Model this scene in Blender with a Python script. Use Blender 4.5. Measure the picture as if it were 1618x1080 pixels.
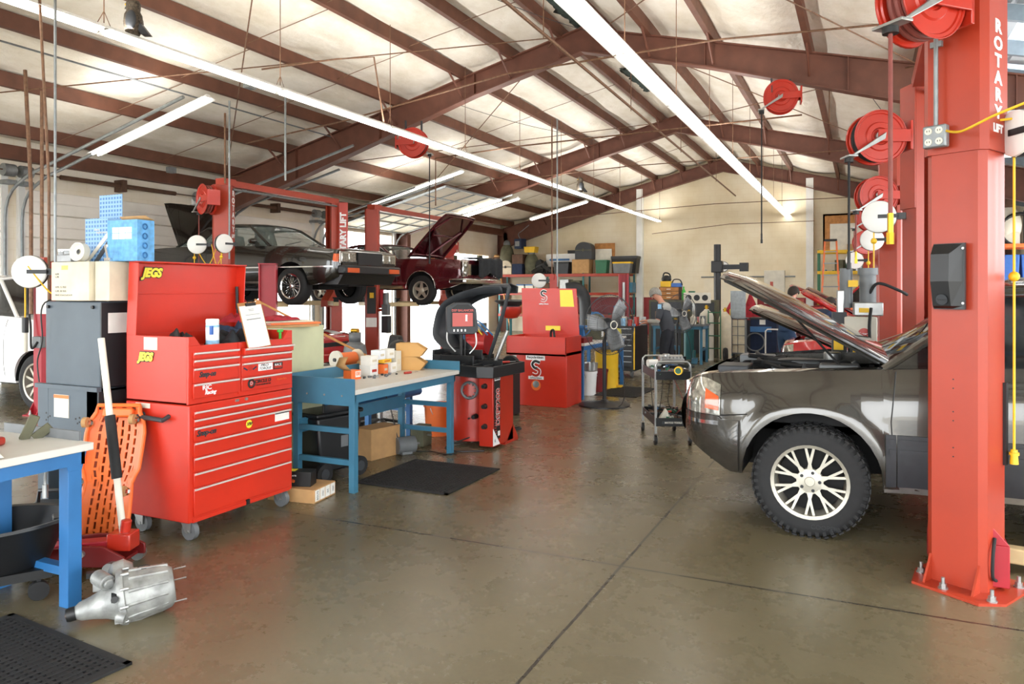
import bpy, math, random
from mathutils import Vector, Matrix, Euler
from math import sin, cos, pi, radians as R
for _o in list(bpy.data.objects): bpy.data.objects.remove(_o)
SC = bpy.context.scene
COL = SC.collection
random.seed(7)
# ---------------------------------------------------------------- camera
YAW = math.atan2(556, 1182)
cam = bpy.data.cameras.new('camera'); cam_o = bpy.data.objects.new('camera', cam); COL.objects.link(cam_o)
cam.sensor_width = 36; cam.lens = 36*1182/1618
cam.shift_y = -(540-460)/1618
cam.clip_start = .05; cam.clip_end = 300
cam_o.location = (0, 0, 1.65); cam_o.rotation_euler = (R(90), 0, YAW)
SC.camera = cam_o
# ---------------------------------------------------------------- view and world
SC.view_settings.view_transform = 'Standard'
try: SC.view_settings.look = 'None'
except Exception: pass
SC.view_settings.gamma = 1
SC.view_settings.use_curve_mapping = False
SC.view_settings.exposure = 0.05
w = bpy.data.worlds.new('world'); SC.world = w; w.use_nodes = True
_nt = w.node_tree; _bg = _nt.nodes['Background']
_bg.inputs[0].default_value = (.93, .97, 1, 1); _bg.inputs[1].default_value = 9.0
TUBE = 9.0          # emission of the fluorescent tubes
sun = bpy.data.lights.new('sun', 'SUN'); sun.energy = 2.2; sun.angle = R(4); sun.color = (1, .96, .9)
sun_o = bpy.data.objects.new('sun', sun); COL.objects.link(sun_o); sun_o.rotation_euler = (R(52), 0, R(100))
# ---------------------------------------------------------------- materials
def lin(h):
    h = h.lstrip('#'); v = [int(h[i:i+2], 16)/255 for i in (0, 2, 4)]
    return tuple(((x/12.92) if x <= .04045 else ((x+.055)/1.055)**2.4) for x in v)+(1,)
MATS = {}
def mat(name, col, rough=.5, metal=0, var=.12, scale=6, bump=0, coat=0, emit=0, trans=0, alpha=1, bscale=None, spec=.5):
    if name in MATS: return MATS[name]
    m = bpy.data.materials.new(name); m.use_nodes = True; nt = m.node_tree; b = nt.nodes['Principled BSDF']
    c = lin(col) if isinstance(col, str) else tuple(col)+(1,)
    b.inputs['Roughness'].default_value = rough; b.inputs['Metallic'].default_value = metal
    b.inputs['Coat Weight'].default_value = coat; b.inputs['Coat Roughness'].default_value = .05
    b.inputs['Specular IOR Level'].default_value = spec
    b.inputs['Transmission Weight'].default_value = trans; b.inputs['Alpha'].default_value = alpha
    b.inputs['Base Color'].default_value = c
    if emit:
        b.inputs['Emission Color'].default_value = c; b.inputs['Emission Strength'].default_value = emit
    if var or bump:
        tc = nt.nodes.new('ShaderNodeTexCoord'); nz = nt.nodes.new('ShaderNodeTexNoise')
        nz.inputs['Scale'].default_value = scale; nz.inputs['Detail'].default_value = 5
        nt.links.new(tc.outputs['Object'], nz.inputs['Vector'])
    if var:
        rp = nt.nodes.new('ShaderNodeValToRGB')
        rp.color_ramp.elements[0].position = .3; rp.color_ramp.elements[1].position = .7
        rp.color_ramp.elements[0].color = tuple(x*(1-var) for x in c[:3])+(1,)
        rp.color_ramp.elements[1].color = tuple(min(1, x*(1+var)) for x in c[:3])+(1,)
        nt.links.new(nz.outputs['Fac'], rp.inputs['Fac']); nt.links.new(rp.outputs['Color'], b.inputs['Base Color'])
    if bump:
        bp = nt.nodes.new('ShaderNodeBump'); bp.inputs['Strength'].default_value = bump
        n2 = nz
        if bscale:
            n2 = nt.nodes.new('ShaderNodeTexNoise'); n2.inputs['Scale'].default_value = bscale
            nt.links.new(tc.outputs['Object'], n2.inputs['Vector'])
        nt.links.new(n2.outputs['Fac'], bp.inputs['Height']); nt.links.new(bp.outputs['Normal'], b.inputs['Normal'])
    MATS[name] = m; return m
# ---------------------------------------------------------------- mesh builder
def frame(d):
    d = d.normalized(); u = Vector((0, 0, 1)) if abs(d.z) < .95 else Vector((1, 0, 0))
    a = d.cross(u).normalized(); return a, d.cross(a).normalized()
class MB:
    def __init__(s): s.v = []; s.f = []; s.mi = []
    def add(s, vs, fs, m=0):
        o = len(s.v); s.v += [tuple(x) for x in vs]; s.f += [tuple(i+o for i in f) for f in fs]; s.mi += [m]*len(fs); return s
    def box(s, x0, y0, z0, x1, y1, z1, m=0):
        if x0 > x1: x0, x1 = x1, x0
        if y0 > y1: y0, y1 = y1, y0
        if z0 > z1: z0, z1 = z1, z0
        return s.add([(x0,y0,z0),(x1,y0,z0),(x1,y1,z0),(x0,y1,z0),(x0,y0,z1),(x1,y0,z1),(x1,y1,z1),(x0,y1,z1)],
            [(0,3,2,1),(4,5,6,7),(0,1,5,4),(1,2,6,5),(2,3,7,6),(3,0,4,7)], m)
    def cb(s, x, y, z, sx, sy, sz, m=0, rot=None):
        """box by centre and size, optional Euler rotation"""
        n = MB().box(-sx/2, -sy/2, -sz/2, sx/2, sy/2, sz/2)
        M_ = Matrix.Translation((x, y, z)) @ (Euler(rot).to_matrix().to_4x4() if rot else Matrix())
        return s.add([M_ @ Vector(v) for v in n.v], n.f, m)
    def cyl(s, p0, p1, r, r1=None, n=16, m=0, caps=True):
        p0 = Vector(p0); p1 = Vector(p1); r1 = r if r1 is None else r1; a, b = frame(p1-p0)
        vs = [p0+(a*cos(2*pi*i/n)+b*sin(2*pi*i/n))*r for i in range(n)]+[p1+(a*cos(2*pi*i/n)+b*sin(2*pi*i/n))*r1 for i in range(n)]
        fs = [(i, (i+1) % n, n+(i+1) % n, n+i) for i in range(n)]
        if caps: fs += [tuple(range(n))[::-1], tuple(range(n, 2*n))]
        return s.add(vs, fs, m)
    def tube(s, pts, r, n=6, m=0, closed=False):
        pts = [Vector(p) for p in pts]; N = len(pts); vs = []; fs = []; pa = None
        for i, p in enumerate(pts):
            d = (pts[(i+1) % N]-pts[i-1]) if closed else (pts[min(i+1, N-1)]-pts[max(i-1, 0)])
            if d.length < 1e-9: d = Vector((0, 0, 1))
            d.normalize()
            if pa is None: a, b = frame(d)
            else:
                a = pa-d*pa.dot(d)
                if a.length < 1e-6: a, _ = frame(d)
                a.normalize(); b = d.cross(a)
            pa = a; rr = r[i] if isinstance(r, (list, tuple)) else r
            vs += [p+(a*cos(2*pi*k/n)+b*sin(2*pi*k/n))*rr for k in range(n)]
        for i in range(N if closed else N-1):
            j = (i+1) % N
            fs += [(i*n+k, i*n+(k+1) % n, j*n+(k+1) % n, j*n+k) for k in range(n)]
        if not closed: fs += [tuple(range(n))[::-1], tuple(range((N-1)*n, N*n))]
        return s.add(vs, fs, m)
    def lathe(s, prof, o=(0,0,0), ax=(0,0,1), n=24, m=0, caps=False):
        """prof: list of (radius, height along axis)"""
        o = Vector(o); ax = Vector(ax).normalized(); a, b = frame(ax); vs = []; fs = []
        for r, h in prof: vs += [o+ax*h+(a*cos(2*pi*k/n)+b*sin(2*pi*k/n))*r for k in range(n)]
        for i in range(len(prof)-1): fs += [(i*n+k, i*n+(k+1) % n, (i+1)*n+(k+1) % n, (i+1)*n+k) for k in range(n)]
        if caps: fs += [tuple(range(n))[::-1], tuple(range((len(prof)-1)*n, len(prof)*n))]
        return s.add(vs, fs, m)
    def prism(s, poly, h0, h1, ax='y', m=0):
        """2D polygon extruded: ax 'y' -> poly is (x,z); 'x' -> (y,z); 'z' -> (x,y)"""
        def p(q, h): return (q[0], h, q[1]) if ax == 'y' else ((h, q[0], q[1]) if ax == 'x' else (q[0], q[1], h))
        n = len(poly)
        return s.add([p(q, h0) for q in poly]+[p(q, h1) for q in poly],
            [tuple(range(n)), tuple(range(n, 2*n))[::-1]]+[(i, n+i, n+(i+1) % n, (i+1) % n) for i in range(n)], m)
    def sph(s, c, r, n=14, k=9, m=0, sq=(1,1,1)):
        c = Vector(c); vs = []; fs = []
        for i in range(k+1):
            t = pi*i/k
            vs += [c+Vector((r*sq[0]*sin(t)*cos(2*pi*j/n), r*sq[1]*sin(t)*sin(2*pi*j/n), r*sq[2]*cos(t))) for j in range(n)]
        for i in range(k): fs += [(i*n+j, (i+1)*n+j, (i+1)*n+(j+1) % n, i*n+(j+1) % n) for j in range(n)]
        return s.add(vs, fs, m)
    def torus(s, c, ax, Rr, r, n=28, k=8, m=0, a0=0, a1=2*pi):
        c = Vector(c); a, b = frame(Vector(ax)); full = abs(a1-a0-2*pi) < 1e-6
        N = n if full else n+1
        return s.tube([c+(a*cos(a0+(a1-a0)*i/n)+b*sin(a0+(a1-a0)*i/n))*Rr for i in range(N)], r, k, m, closed=full)
    def grid(s, P, m=0, flip=False):
        """P[i][j] vectors"""
        n = len(P[0]); vs = [p for row in P for p in row]; fs = []
        for i in range(len(P)-1):
            for j in range(n-1):
                q = (i*n+j, i*n+j+1, (i+1)*n+j+1, (i+1)*n+j); fs.append(q[::-1] if flip else q)
        return s.add(vs, fs, m)
    def xf(s, M_): s.v = [tuple(M_ @ Vector(v)) for v in s.v]; return s
    def join(s, o): 
        k = len(s.v); s.v += o.v; s.f += [tuple(i+k for i in f) for f in o.f]; s.mi += o.mi; return s
def link(name, me, parent=None):
    o = bpy.data.objects.new(name, me); COL.objects.link(o)
    if parent: o.parent = parent
    return o
def P(name, mb, m, parent=None, bevel=0, smooth=None, label=None, solid=0, loc=None, rot=None, seg=2):
    """link one mesh object (a part when it has a parent)"""
    me = bpy.data.meshes.new(name); me.from_pydata(mb.v, [], mb.f); 
    ms = m if isinstance(m, (list, tuple)) else [m]
    for x in ms: me.materials.append(MATS[x] if isinstance(x, str) else x)
    if len(ms) > 1: me.polygons.foreach_set('material_index', mb.mi)
    me.update(); me.validate()
    if smooth is None: smooth = True
    if smooth:
        me.polygons.foreach_set('use_smooth', [True]*len(me.polygons))
        try: me.set_sharp_from_angle(angle=R(38))
        except Exception: pass
    o = link(name, me, parent)
    if loc: o.location = loc
    if rot: o.rotation_euler = rot
    if solid:
        md = o.modifiers.new('solid', 'SOLIDIFY'); md.thickness = solid; md.offset = -1
    if bevel:
        md = o.modifiers.new('bevel', 'BEVEL'); md.width = bevel; md.segments = seg; md.limit_method = 'ANGLE'; md.angle_limit = R(40)
    if label: o['label'] = label
    return o
def tag(o, label=None, cat=None, group=None, kind=None):
    if label: o['label'] = label
    if cat: o['category'] = cat
    if group: o['group'] = group
    if kind: o['kind'] = kind
    return o
def T(name, label, cat, loc=(0,0,0), rz=0, group=None):
    o = bpy.data.objects.new(name, None); COL.objects.link(o); o.location = loc; o.rotation_euler = (0, 0, rz); o.empty_display_size = .1
    return tag(o, label, cat, group)
def S(name, mb, m, **k):
    return tag(P(name, mb, m, **k), kind='structure')
def text(name, s, size, m, parent, loc, nx=(1,0,0), up=(0,0,1), ext=.0015, align='LEFT', shear=0, sx=1, off=0):
    """raised lettering: nx reading direction, up letter-up direction"""
    c = bpy.data.curves.new(name, 'FONT'); c.body = s; c.size = size; c.extrude = ext; c.align_x = align; c.align_y = 'CENTER'; c.shear = shear; c.offset = off; c.resolution_u = 3
    t = bpy.data.objects.new('t', c); COL.objects.link(t)
    dg = bpy.context.evaluated_depsgraph_get(); me = bpy.data.meshes.new_from_object(t.evaluated_get(dg))
    bpy.data.objects.remove(t); me.name = name
    nx = Vector(nx).normalized(); up = Vector(up).normalized(); nn = nx.cross(up)
    M_ = Matrix((nx*sx, up, nn)).transposed().to_4x4(); M_.translation = Vector(loc)
    me.transform(M_); me.materials.clear(); me.materials.append(MATS[m] if isinstance(m, str) else m)
    return link(name, me, parent)
def copy_tree(o, parent=None):
    c = o.copy(); COL.objects.link(c); c.parent = parent
    for ch in [x for x in bpy.data.objects if x.parent == o]: copy_tree(ch, c)
    return c
def children(o): return [x for x in bpy.data.objects if x.parent == o]
def catm(p, k=6):
    """smooth curve through points"""
    p = [Vector(x) for x in p]; out = []
    for i in range(len(p)-1):
        a, b, c, d = p[max(i-1, 0)], p[i], p[i+1], p[min(i+2, len(p)-1)]
        for j in range(k):
            t = j/k; out.append(.5*((2*b)+(c-a)*t+(2*a-5*b+4*c-d)*t*t+(3*b-a-3*c+d)*t**3))
    return out+[p[-1]]
def sag(a, b, d, n=8):
    a = Vector(a); b = Vector(b)
    return [a.lerp(b, i/n)-Vector((0, 0, d*4*(i/n)*(1-i/n))) for i in range(n+1)]
def lerpf(x, pts):
    if x <= pts[0][0]: return pts[0][1]
    for (a, b), (c, d) in zip(pts, pts[1:]):
        if x <= c: return b+(d-b)*(x-a)/(c-a)
    return pts[-1][1]
def smoothf(x, pts):
    if x <= pts[0][0]: return pts[0][1]
    n = len(pts)
    for i in range(n-1):
        x0, y0 = pts[i]; x1, y1 = pts[i+1]
        if x <= x1:
            def sl(k):
                if k <= 0 or k >= n-1: return 0 if False else (pts[min(k+1, n-1)][1]-pts[max(k-1, 0)][1])/(pts[min(k+1, n-1)][0]-pts[max(k-1, 0)][0])
                return (pts[k+1][1]-pts[k-1][1])/(pts[k+1][0]-pts[k-1][0])
            h = x1-x0; t = (x-x0)/h
            return y0*(2*t**3-3*t*t+1)+h*sl(i)*(t**3-2*t*t+t)+y1*(-2*t**3+3*t*t)+h*sl(i+1)*(t**3-t*t)
    return pts[-1][1]
# colours
mat('trim_bright', '#d9d3cd', .35, .3, .05, 6)
mat('cream', '#eadfc6', .6, 0, .05, 3)
mat('red_paint', '#b32a18', .32, 0, .1, 3, coat=.3)
mat('lift_red', '#a5371f', .38, 0, .08, 3)
mat('crimson', '#a3202c', .4, 0, .1, 3)
mat('dark_red', '#6e1212', .4, 0, .1, 3)
mat('box_red', '#c92c15', .4, 0, .07, 3, coat=.12)
mat('blue_steel', '#39718c', .45, 0, .1, 5)
mat('worktop', '#cfccc4', .4, 0, .05, 4)
mat('blue_bright', '#2c6aa2', .45, 0, .1, 5)
mat('black_rubber', '#1b1b1c', .75, 0, .2, 20, bump=.15)
mat('black_plastic', '#17181a', .38, 0, .15, 10)
mat('dark_grey', '#33363a', .5, 0, .15, 6)
mat('mid_grey', '#6f7274', .5, .2, .15, 6)
mat('steel', '#a9aaa8', .35, .8, .15, 12)
mat('chrome', '#d5d5d5', .12, 1, 0)
mat('alu', '#9b9c99', .5, .5, .4, 14, bump=.7, bscale=60)
mat('galv', '#8f9496', .45, .6, .15, 14)
mat('rust_pipe', '#7a5a44', .6, .2, .3, 20)
mat('white_paint', '#e6e6e2', .45, 0, .06, 3)
mat('off_white', '#d9d4c5', .6, 0, .1, 5)
mat('paper', '#e9e7e0', .8, 0, .05, 10)
mat('card', '#b88f5f', .85, 0, .12, 8, bump=.1)
mat('card_pale', '#d6cbb2', .85, 0, .12, 6, bump=.1)
mat('yellow', '#e6b822', .5, 0, .08, 6)
mat('sticker_yellow', '#f1e13a', .4, 0, .03, 4)
mat('orange_slot_shade', '#a8481c', .5)  # darker copy of the orange, stands in for shade inside the creeper slots
mat('orange', '#ee7433', .38, 0, .06, 4)
mat('bin_tan', '#cf9c55', .5, 0, .08, 4)
mat('green', '#2e6b4c', .5, 0, .1, 4)
mat('lime', '#3fae3c', .4, 0, .1, 4)
mat('navy', '#1e2b46', .85, 0, .15, 10, bump=.3)
mat('wood', '#b27a42', .7, 0, .25, 8)
mat('beam_brown', '#6a4133', .55, 0, .16, 5, bump=.05)
mat('purlin_brown', '#67402f', .6, 0, .2, 4)
mat('ink', '#161616', .5, 0, 0)
mat('white_ink', '#f2f2f2', .5, 0, 0)
mat('rotor', '#8d8f90', .5, .5, .2, 10)
mat('glass', '#8fa09c', .04, 0, 0, alpha=.35, spec=.8)
mat('glass_dark', '#14171a', .04, 0, 0, alpha=.82, spec=.8)
mat('cloth_dark', '#25282c', .95, 0, .25, 10, bump=.4)
mat('cloth_blue', '#31445e', .95, 0, .3, 10, bump=.4)
mat('cloth_red', '#a52a35', .95, 0, .3, 10, bump=.4)
mat('skin', '#c98f75', .5, 0, .06, 20)
mat('brass', '#b8912c', .3, .9, .1, 10)
mat('tube_glow', (1, .97, .92), .4, 0, 0, emit=TUBE)
mat('hose', '#7a3a32', .6, 0, .15, 20)
mat('teal', '#2a6a6c', .5, 0, .1, 4)
mat('khaki', '#5b5a46', .85, 0, .25, 6, bump=.3)
mat('brown', '#5a4030', .75, 0, .25, 6, bump=.2)
# ---------------------------------------------------------------- the building
XR, XL, XE, YB, YF = -4.7, -13.9, 4.5, 28.4, -3.0      # ridge, left wall, right wall, back wall, front wall
def roofz(x, off=0): return 6.72+off-.25*abs(x-XR)
def floor_mat():
    m = bpy.data.materials.new('floor_concrete'); m.use_nodes = True; nt = m.node_tree; b = nt.nodes['Principled BSDF']; L = nt.links.new
    tc = nt.nodes.new('ShaderNodeTexCoord')
    def noise(sc, det=6, rough=.6):
        n = nt.nodes.new('ShaderNodeTexNoise'); n.inputs['Scale'].default_value = sc; n.inputs['Detail'].default_value = det; n.inputs['Roughness'].default_value = rough
        L(tc.outputs['Object'], n.inputs['Vector']); return n
    def ramp(src, a, b_, ca, cb):
        r = nt.nodes.new('ShaderNodeValToRGB'); r.color_ramp.elements[0].position = a; r.color_ramp.elements[1].position = b_
        r.color_ramp.elements[0].color = lin(ca); r.color_ramp.elements[1].color = lin(cb); L(src, r.inputs['Fac']); return r
    n1 = noise(.35, 4); n2 = noise(2.6, 8, .7); n3 = noise(30, 4)
    r1 = ramp(n1.outputs['Fac'], .35, .65, '#696049', '#776e56')
    r2 = ramp(n2.outputs['Fac'], .25, .75, '#c4c0b4', '#ffffff')
    mx = nt.nodes.new('ShaderNodeMixRGB'); mx.blend_type = 'MULTIPLY'; mx.inputs[0].default_value = .55
    L(r1.outputs[0], mx.inputs[1]); L(r2.outputs[0], mx.inputs[2])
    r3 = ramp(n3.outputs['Fac'], .35, .6, '#b9b5aa', '#ffffff')
    m3 = nt.nodes.new('ShaderNodeMixRGB'); m3.blend_type = 'MULTIPLY'; m3.inputs[0].default_value = .18
    L(mx.outputs[0], m3.inputs[1]); L(r3.outputs[0], m3.inputs[2])
    # joints in the slab
    sp = nt.nodes.new('ShaderNodeSeparateXYZ'); L(tc.outputs['Object'], sp.inputs[0])
    def mth(op, a, b_=None):
        n = nt.nodes.new('ShaderNodeMath'); n.operation = op
        for i, q in enumerate((a, b_)):
            if q is None: continue
            if isinstance(q, (int, float)): n.inputs[i].default_value = q
            else: L(q, n.inputs[i])
        return n.outputs[0]
    wob = mth('MULTIPLY', n2.outputs['Fac'], .02)
    def joint(out, off, period):
        u = mth('ADD', mth('ADD', out, wob), -off); u = mth('PINGPONG', u, period/2)
        return mth('LESS_THAN', u, .0085)
    j = mth('MAXIMUM', joint(sp.outputs[0], -1.31, 5.2), joint(sp.outputs[1], 4.36, 7.6))
    m4 = nt.nodes.new('ShaderNodeMixRGB'); m4.inputs[2].default_value = lin('#2e2a24'); L(j, m4.inputs[0]); L(m3.outputs[0], m4.inputs[1])
    L(m4.outputs[0], b.inputs['Base Color'])
    rr = nt.nodes.new('ShaderNodeMapRange'); rr.inputs['From Min'].default_value = .3; rr.inputs['From Max'].default_value = .7
    rr.inputs['To Min'].default_value = .25; rr.inputs['To Max'].default_value = .30; L(n2.outputs['Fac'], rr.inputs['Value']); L(rr.outputs[0], b.inputs['Roughness'])
    b.inputs['Specular IOR Level'].default_value = .5
    bp = nt.nodes.new('ShaderNodeBump'); bp.inputs['Strength'].default_value = .004; L(n3.outputs['Fac'], bp.inputs['Height']); L(bp.outputs[0], b.inputs['Normal'])
    return m
MATS['floor_concrete'] = floor_mat()
def block_mat(name, c1, c2, bw, bh, axes, msize=.012, bumpk=.3):
    m = bpy.data.materials.new(name); m.use_nodes = True; nt = m.node_tree; b = nt.nodes['Principled BSDF']; L = nt.links.new
    tc = nt.nodes.new('ShaderNodeTexCoord'); sp = nt.nodes.new('ShaderNodeSeparateXYZ'); cb = nt.nodes.new('ShaderNodeCombineXYZ')
    L(tc.outputs['Object'], sp.inputs[0]); L(sp.outputs[axes], cb.inputs[0]); L(sp.outputs[2], cb.inputs[1])
    br = nt.nodes.new('ShaderNodeTexBrick'); L(cb.outputs[0], br.inputs['Vector'])
    br.inputs['Scale'].default_value = 1; br.inputs['Brick Width'].default_value = bw; br.inputs['Row Height'].default_value = bh
    br.inputs['Mortar Size'].default_value = msize; br.inputs['Mortar Smooth'].default_value = .6
    br.inputs['Color1'].default_value = lin(c1); br.inputs['Color2'].default_value = lin(c1); br.inputs['Mortar'].default_value = lin(c2)
    n = nt.nodes.new('ShaderNodeTexNoise'); n.inputs['Scale'].default_value = .8; n.inputs['Detail'].default_value = 8; L(tc.outputs['Object'], n.inputs['Vector'])
    r = nt.nodes.new('ShaderNodeValToRGB'); r.color_ramp.elements[0].position = .3; r.color_ramp.elements[1].position = .6; r.color_ramp.elements[0].color = lin('#e8dfcc'); r.color_ramp.elements[1].color = (1, 1, 1, 1)
    L(n.outputs['Fac'], r.inputs['Fac'])
    mx = nt.nodes.new('ShaderNodeMixRGB'); mx.blend_type = 'MULTIPLY'; mx.inputs[0].default_value = .8; L(br.outputs['Color'], mx.inputs[1]); L(r.outputs[0], mx.inputs[2])
    L(mx.outputs[0], b.inputs['Base Color']); b.inputs['Roughness'].default_value = .7
    bp = nt.nodes.new('ShaderNodeBump'); bp.inputs['Strength'].default_value = bumpk; bp.invert = True; L(br.outputs['Fac'], bp.inputs['Height']); L(bp.outputs[0], b.inputs['Normal'])
    MATS[name] = m
block_mat('block_back', '#f0e5cb', '#eaddc0', .4, .2, 0, .008, .1)
block_mat('block_side', '#f2eadb', '#ece3d0', .4, .2, 1, .008, .1)
def ins_mat():
    m = bpy.data.materials.new('insulation'); m.use_nodes = True; nt = m.node_tree; b = nt.nodes['Principled BSDF']; L = nt.links.new
    tc = nt.nodes.new('ShaderNodeTexCoord'); mp = nt.nodes.new('ShaderNodeMapping'); mp.inputs['Scale'].default_value = (1.0, .55, 1); L(tc.outputs['Object'], mp.inputs[0])
    n = nt.nodes.new('ShaderNodeTexNoise'); n.inputs['Scale'].default_value = 1.6; n.inputs['Detail'].default_value = 6; n.inputs['Roughness'].default_value = .65; L(mp.outputs[0], n.inputs['Vector'])
    r = nt.nodes.new('ShaderNodeValToRGB'); r.color_ramp.elements[0].position = .3; r.color_ramp.elements[1].position = .62; r.color_ramp.elements[0].color = lin('#ddd3bf'); r.color_ramp.elements[1].color = lin('#f6f0e4')
    L(n.outputs['Fac'], r.inputs['Fac']); L(r.outputs[0], b.inputs['Base Color']); b.inputs['Roughness'].default_value = .45
    bp = nt.nodes.new('ShaderNodeBump'); bp.inputs['Strength'].default_value = .5; bp.inputs['Distance'].default_value = .15; L(n.outputs['Fac'], bp.inputs['Height']); L(bp.outputs[0], b.inputs['Normal'])
    MATS['insulation'] = m
ins_mat()
mat('roof_metal', '#c3ccd3', .4, .3, .08, 3)
mat('skylight', '#dfe9f2', .5, 0, .03, 4, trans=.0, emit=.9)
mat('asphalt', '#c9c4bb', .85, 0, .1, 3)
S('floor', MB().box(XL-.2, YF-.2, -.2, XE+.2, YB+.2, 0), 'floor_concrete', smooth=False)
S('ground_outside', MB().box(-60, -40, -.3, 50, 70, -.21), 'asphalt', smooth=False)
# roof: sagging insulation between purlins on both slopes
PXL = [-13.3, -11.7, -10.2, -8.75, -7.2, -6.15, -5.12]
PXR = [-4.28, -3.43, -2.33, -.8, .75, 2.3, 3.7]
def ins(name, xs, y0, y1):
    rows = []
    for a, b in zip(xs, xs[1:]):
        for k in range(6):
            t = k/6; x = a+(b-a)*t
            rows.append((x, roofz(x)-.10*sin(pi*t)+.05))
    rows.append((xs[-1], roofz(xs[-1])+.05))
    ys = [y0+(y1-y0)*i/60 for i in range(61)]
    G_ = [[(x, y, z+.025*sin(y*2.1+x)*sin(x*1.3+y*.7)) for y in ys] for x, z in rows]
    mb = MB().grid(G_, flip=True)
    return S(name, mb, 'insulation', solid=.05)
ins('ceiling_left_slope', [XL]+PXL+[XR], YF, YB)
ins('ceiling_right_slope', [XR]+PXR[:5]+[.9], YF, YB)
# bare metal deck with translucent strips at the right
mat('galv_blue', '#8b9aa6', .45, .3, .1, 8)
xs_ = []; x = .9
while x < XE+.3: xs_ += [x, x+.19, x+.21, x+.24, x+.26]; x += .28
dk = [[(xx, yy, roofz(xx)+.10+(.03 if k % 5 in (2, 3) else 0)) for yy in (YF, YB)] for k, xx in enumerate(xs_)]
S('ceiling_deck', MB().grid(dk, flip=True), 'roof_metal', solid=.01, smooth=False)
for i, (ya, yb) in enumerate(((6.0, 8.9), (9.1, 12.6), (13.6, 16.9), (18.5, 20.0), (23, 24.5))):
    mb = MB()
    for q in range(5): a = 1.12+.70*q; mb.add([(a, ya, roofz(a)+.085), (a+.42, ya, roofz(a+.42)+.085), (a+.42, yb, roofz(a+.42)+.085), (a, yb, roofz(a)+.085)], [(0, 3, 2, 1)])
    S('window_%d' % (i+1), mb, 'skylight', solid=.008)
# purlins: Z sections
def purlin(x, y0=YF, y1=YB, m='purlin_brown', h=.2):
    sg = 1 if x < XR else -1
    z = roofz(x)-.02
    pr = [(x-.035*sg, z), (x+.0*sg, z), (x+.0*sg, z-h+.006), (x+.055*sg, z-h+.02), (x+.055*sg, z-h), (x-.008*sg, z-h-.006), (x-.008*sg, z-.008), (x-.035*sg, z-.008)]
    return S('trim_purlin', MB().prism(pr, y0, y1, 'y'), m, smooth=False)
def box_purlin(x, m='purlin_brown'):
    z = roofz(x)
    return S('trim_purlin', MB().box(x-.045, YF, z-.24, x+.045, YB, z-.02), m, smooth=False)
for x in PXL+PXR[:5]: box_purlin(x)
for i in range(22):
    y = -1.6+1.4*i
    S('trim_girt', MB().prism([(.9, roofz(.9)-.14), (XE, roofz(XE)-.14), (XE, roofz(XE)+.06), (.9, roofz(.9)+.06)], y-.04, y+.04, 'y'), 'galv_blue', smooth=False)
S('trim_eave_strut', MB().box(XL+.02, YF, 4.0, XL+.2, YB, 4.25), 'purlin_brown')
# rigid frames
def rframe(y, full=True):
    def side(sg, xe):
        t = [(XR, 6.49)]; bo = [(XR, 6.06)]
        n = 8; L_ = abs(xe-XR)
        for i in range(1, n+1):
            d = L_*i/n; x = XR+sg*d; zt = 6.49-.25*d
            t.append((x, zt)); bo.append((x, zt-(.43+.37*max(0, (i/n-.25)/.75))))
        web = MB().prism(t+bo[::-1], y-.01, y+.01, 'y')
        fl = MB()
        for L2 in (t, bo):
            for (xa, za), (xb, zb) in zip(L2, L2[1:]):
                fl.prism([(xa, za-.012), (xb, zb-.012), (xb, zb+.012), (xa, za+.012)], y-.1, y+.1, 'y')
        for k in (2, 4, 6):   # web stiffeners
            xa, za = t[k]; xb, zb = bo[k]; fl.box(xa-.008, y-.09, zb, xa+.008, y+.09, za)
        fl.join(web)
        return fl
    S('trim_rafter', side(-1, XL+.25), 'beam_brown', smooth=False)
    S('trim_rafter', side(1, XE-.25), 'beam_brown', smooth=False)
    for x, w_ in ((XL+.15, .28), (XE-.15, -.28)):
        S('trim_column', MB().box(x-.13, y-.01, 0, x+w_, y+.01, 4.1).box(x-.14, y-.1, 0, x-.12, y+.1, 4.1).box(x+w_-.01, y-.1, 0, x+w_+.01, y+.1, 3.6), 'beam_brown', smooth=False)
    # knee braces to the purlins
    for i, x in enumerate(PXL[1:]+PXR[:5]):
        sg = 1
        zt = 6.49-.25*abs(x-XR); zp = roofz(x)-.22
        o = S('trim_brace', MB().cyl((x, y-.06, zt-.38), (x, y-.62, zp), .022, n=6), 'beam_brown')
for y in (13.06, 20.7, 28.2): rframe(y)
rframe(-2.6)
# sag rods between purlins (thin, diagonal)
k = 0
for y in (4.5, 8.8, 11, 16.5, 24.5):
    for xa, xb in zip(PXL, PXL[1:]):
        S('trim_sag_rod', MB().cyl((xa, y, roofz(xa)-.2), (xb, y+.35, roofz(xb)-.1), .007, n=5), 'rust_pipe')
for xs, y0, y1 in ((PXL, 5.6, 12.8), (PXL, 12.8, 20.5), (PXR[:5], 5.6, 12.8), (PXR[:5], 12.8, 20.5)):
    xa, xb = xs[0], xs[-1]
    for a, b in (((xa, y0), (xb, y1)), ((xa, y1), (xb, y0))):
        S('trim_cross_rod', MB().cyl((a[0], a[1], roofz(a[0])-.3), (b[0], b[1], roofz(b[0])-.3), .011, n=5), 'rust_pipe')
# torn insulation at the ridge
mat('insulation_torn', '#35443f', .9, 0, .5, 12, bump=.6)
for y0, y1 in ((6.8, 8.3), (11.6, 14.0), (16, 18)):
    mb = MB(); n = 14
    mb.grid([[(XR-.28+.17*j+.05*random.random(), y0+(y1-y0)*i/n, roofz(XR)-.13-.05*random.random()+.06*(j != 1 and j != 2)) for j in range(4)] for i in range(n+1)])
    S('trim_torn_insulation', mb, 'insulation_torn', solid=.02)
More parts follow.
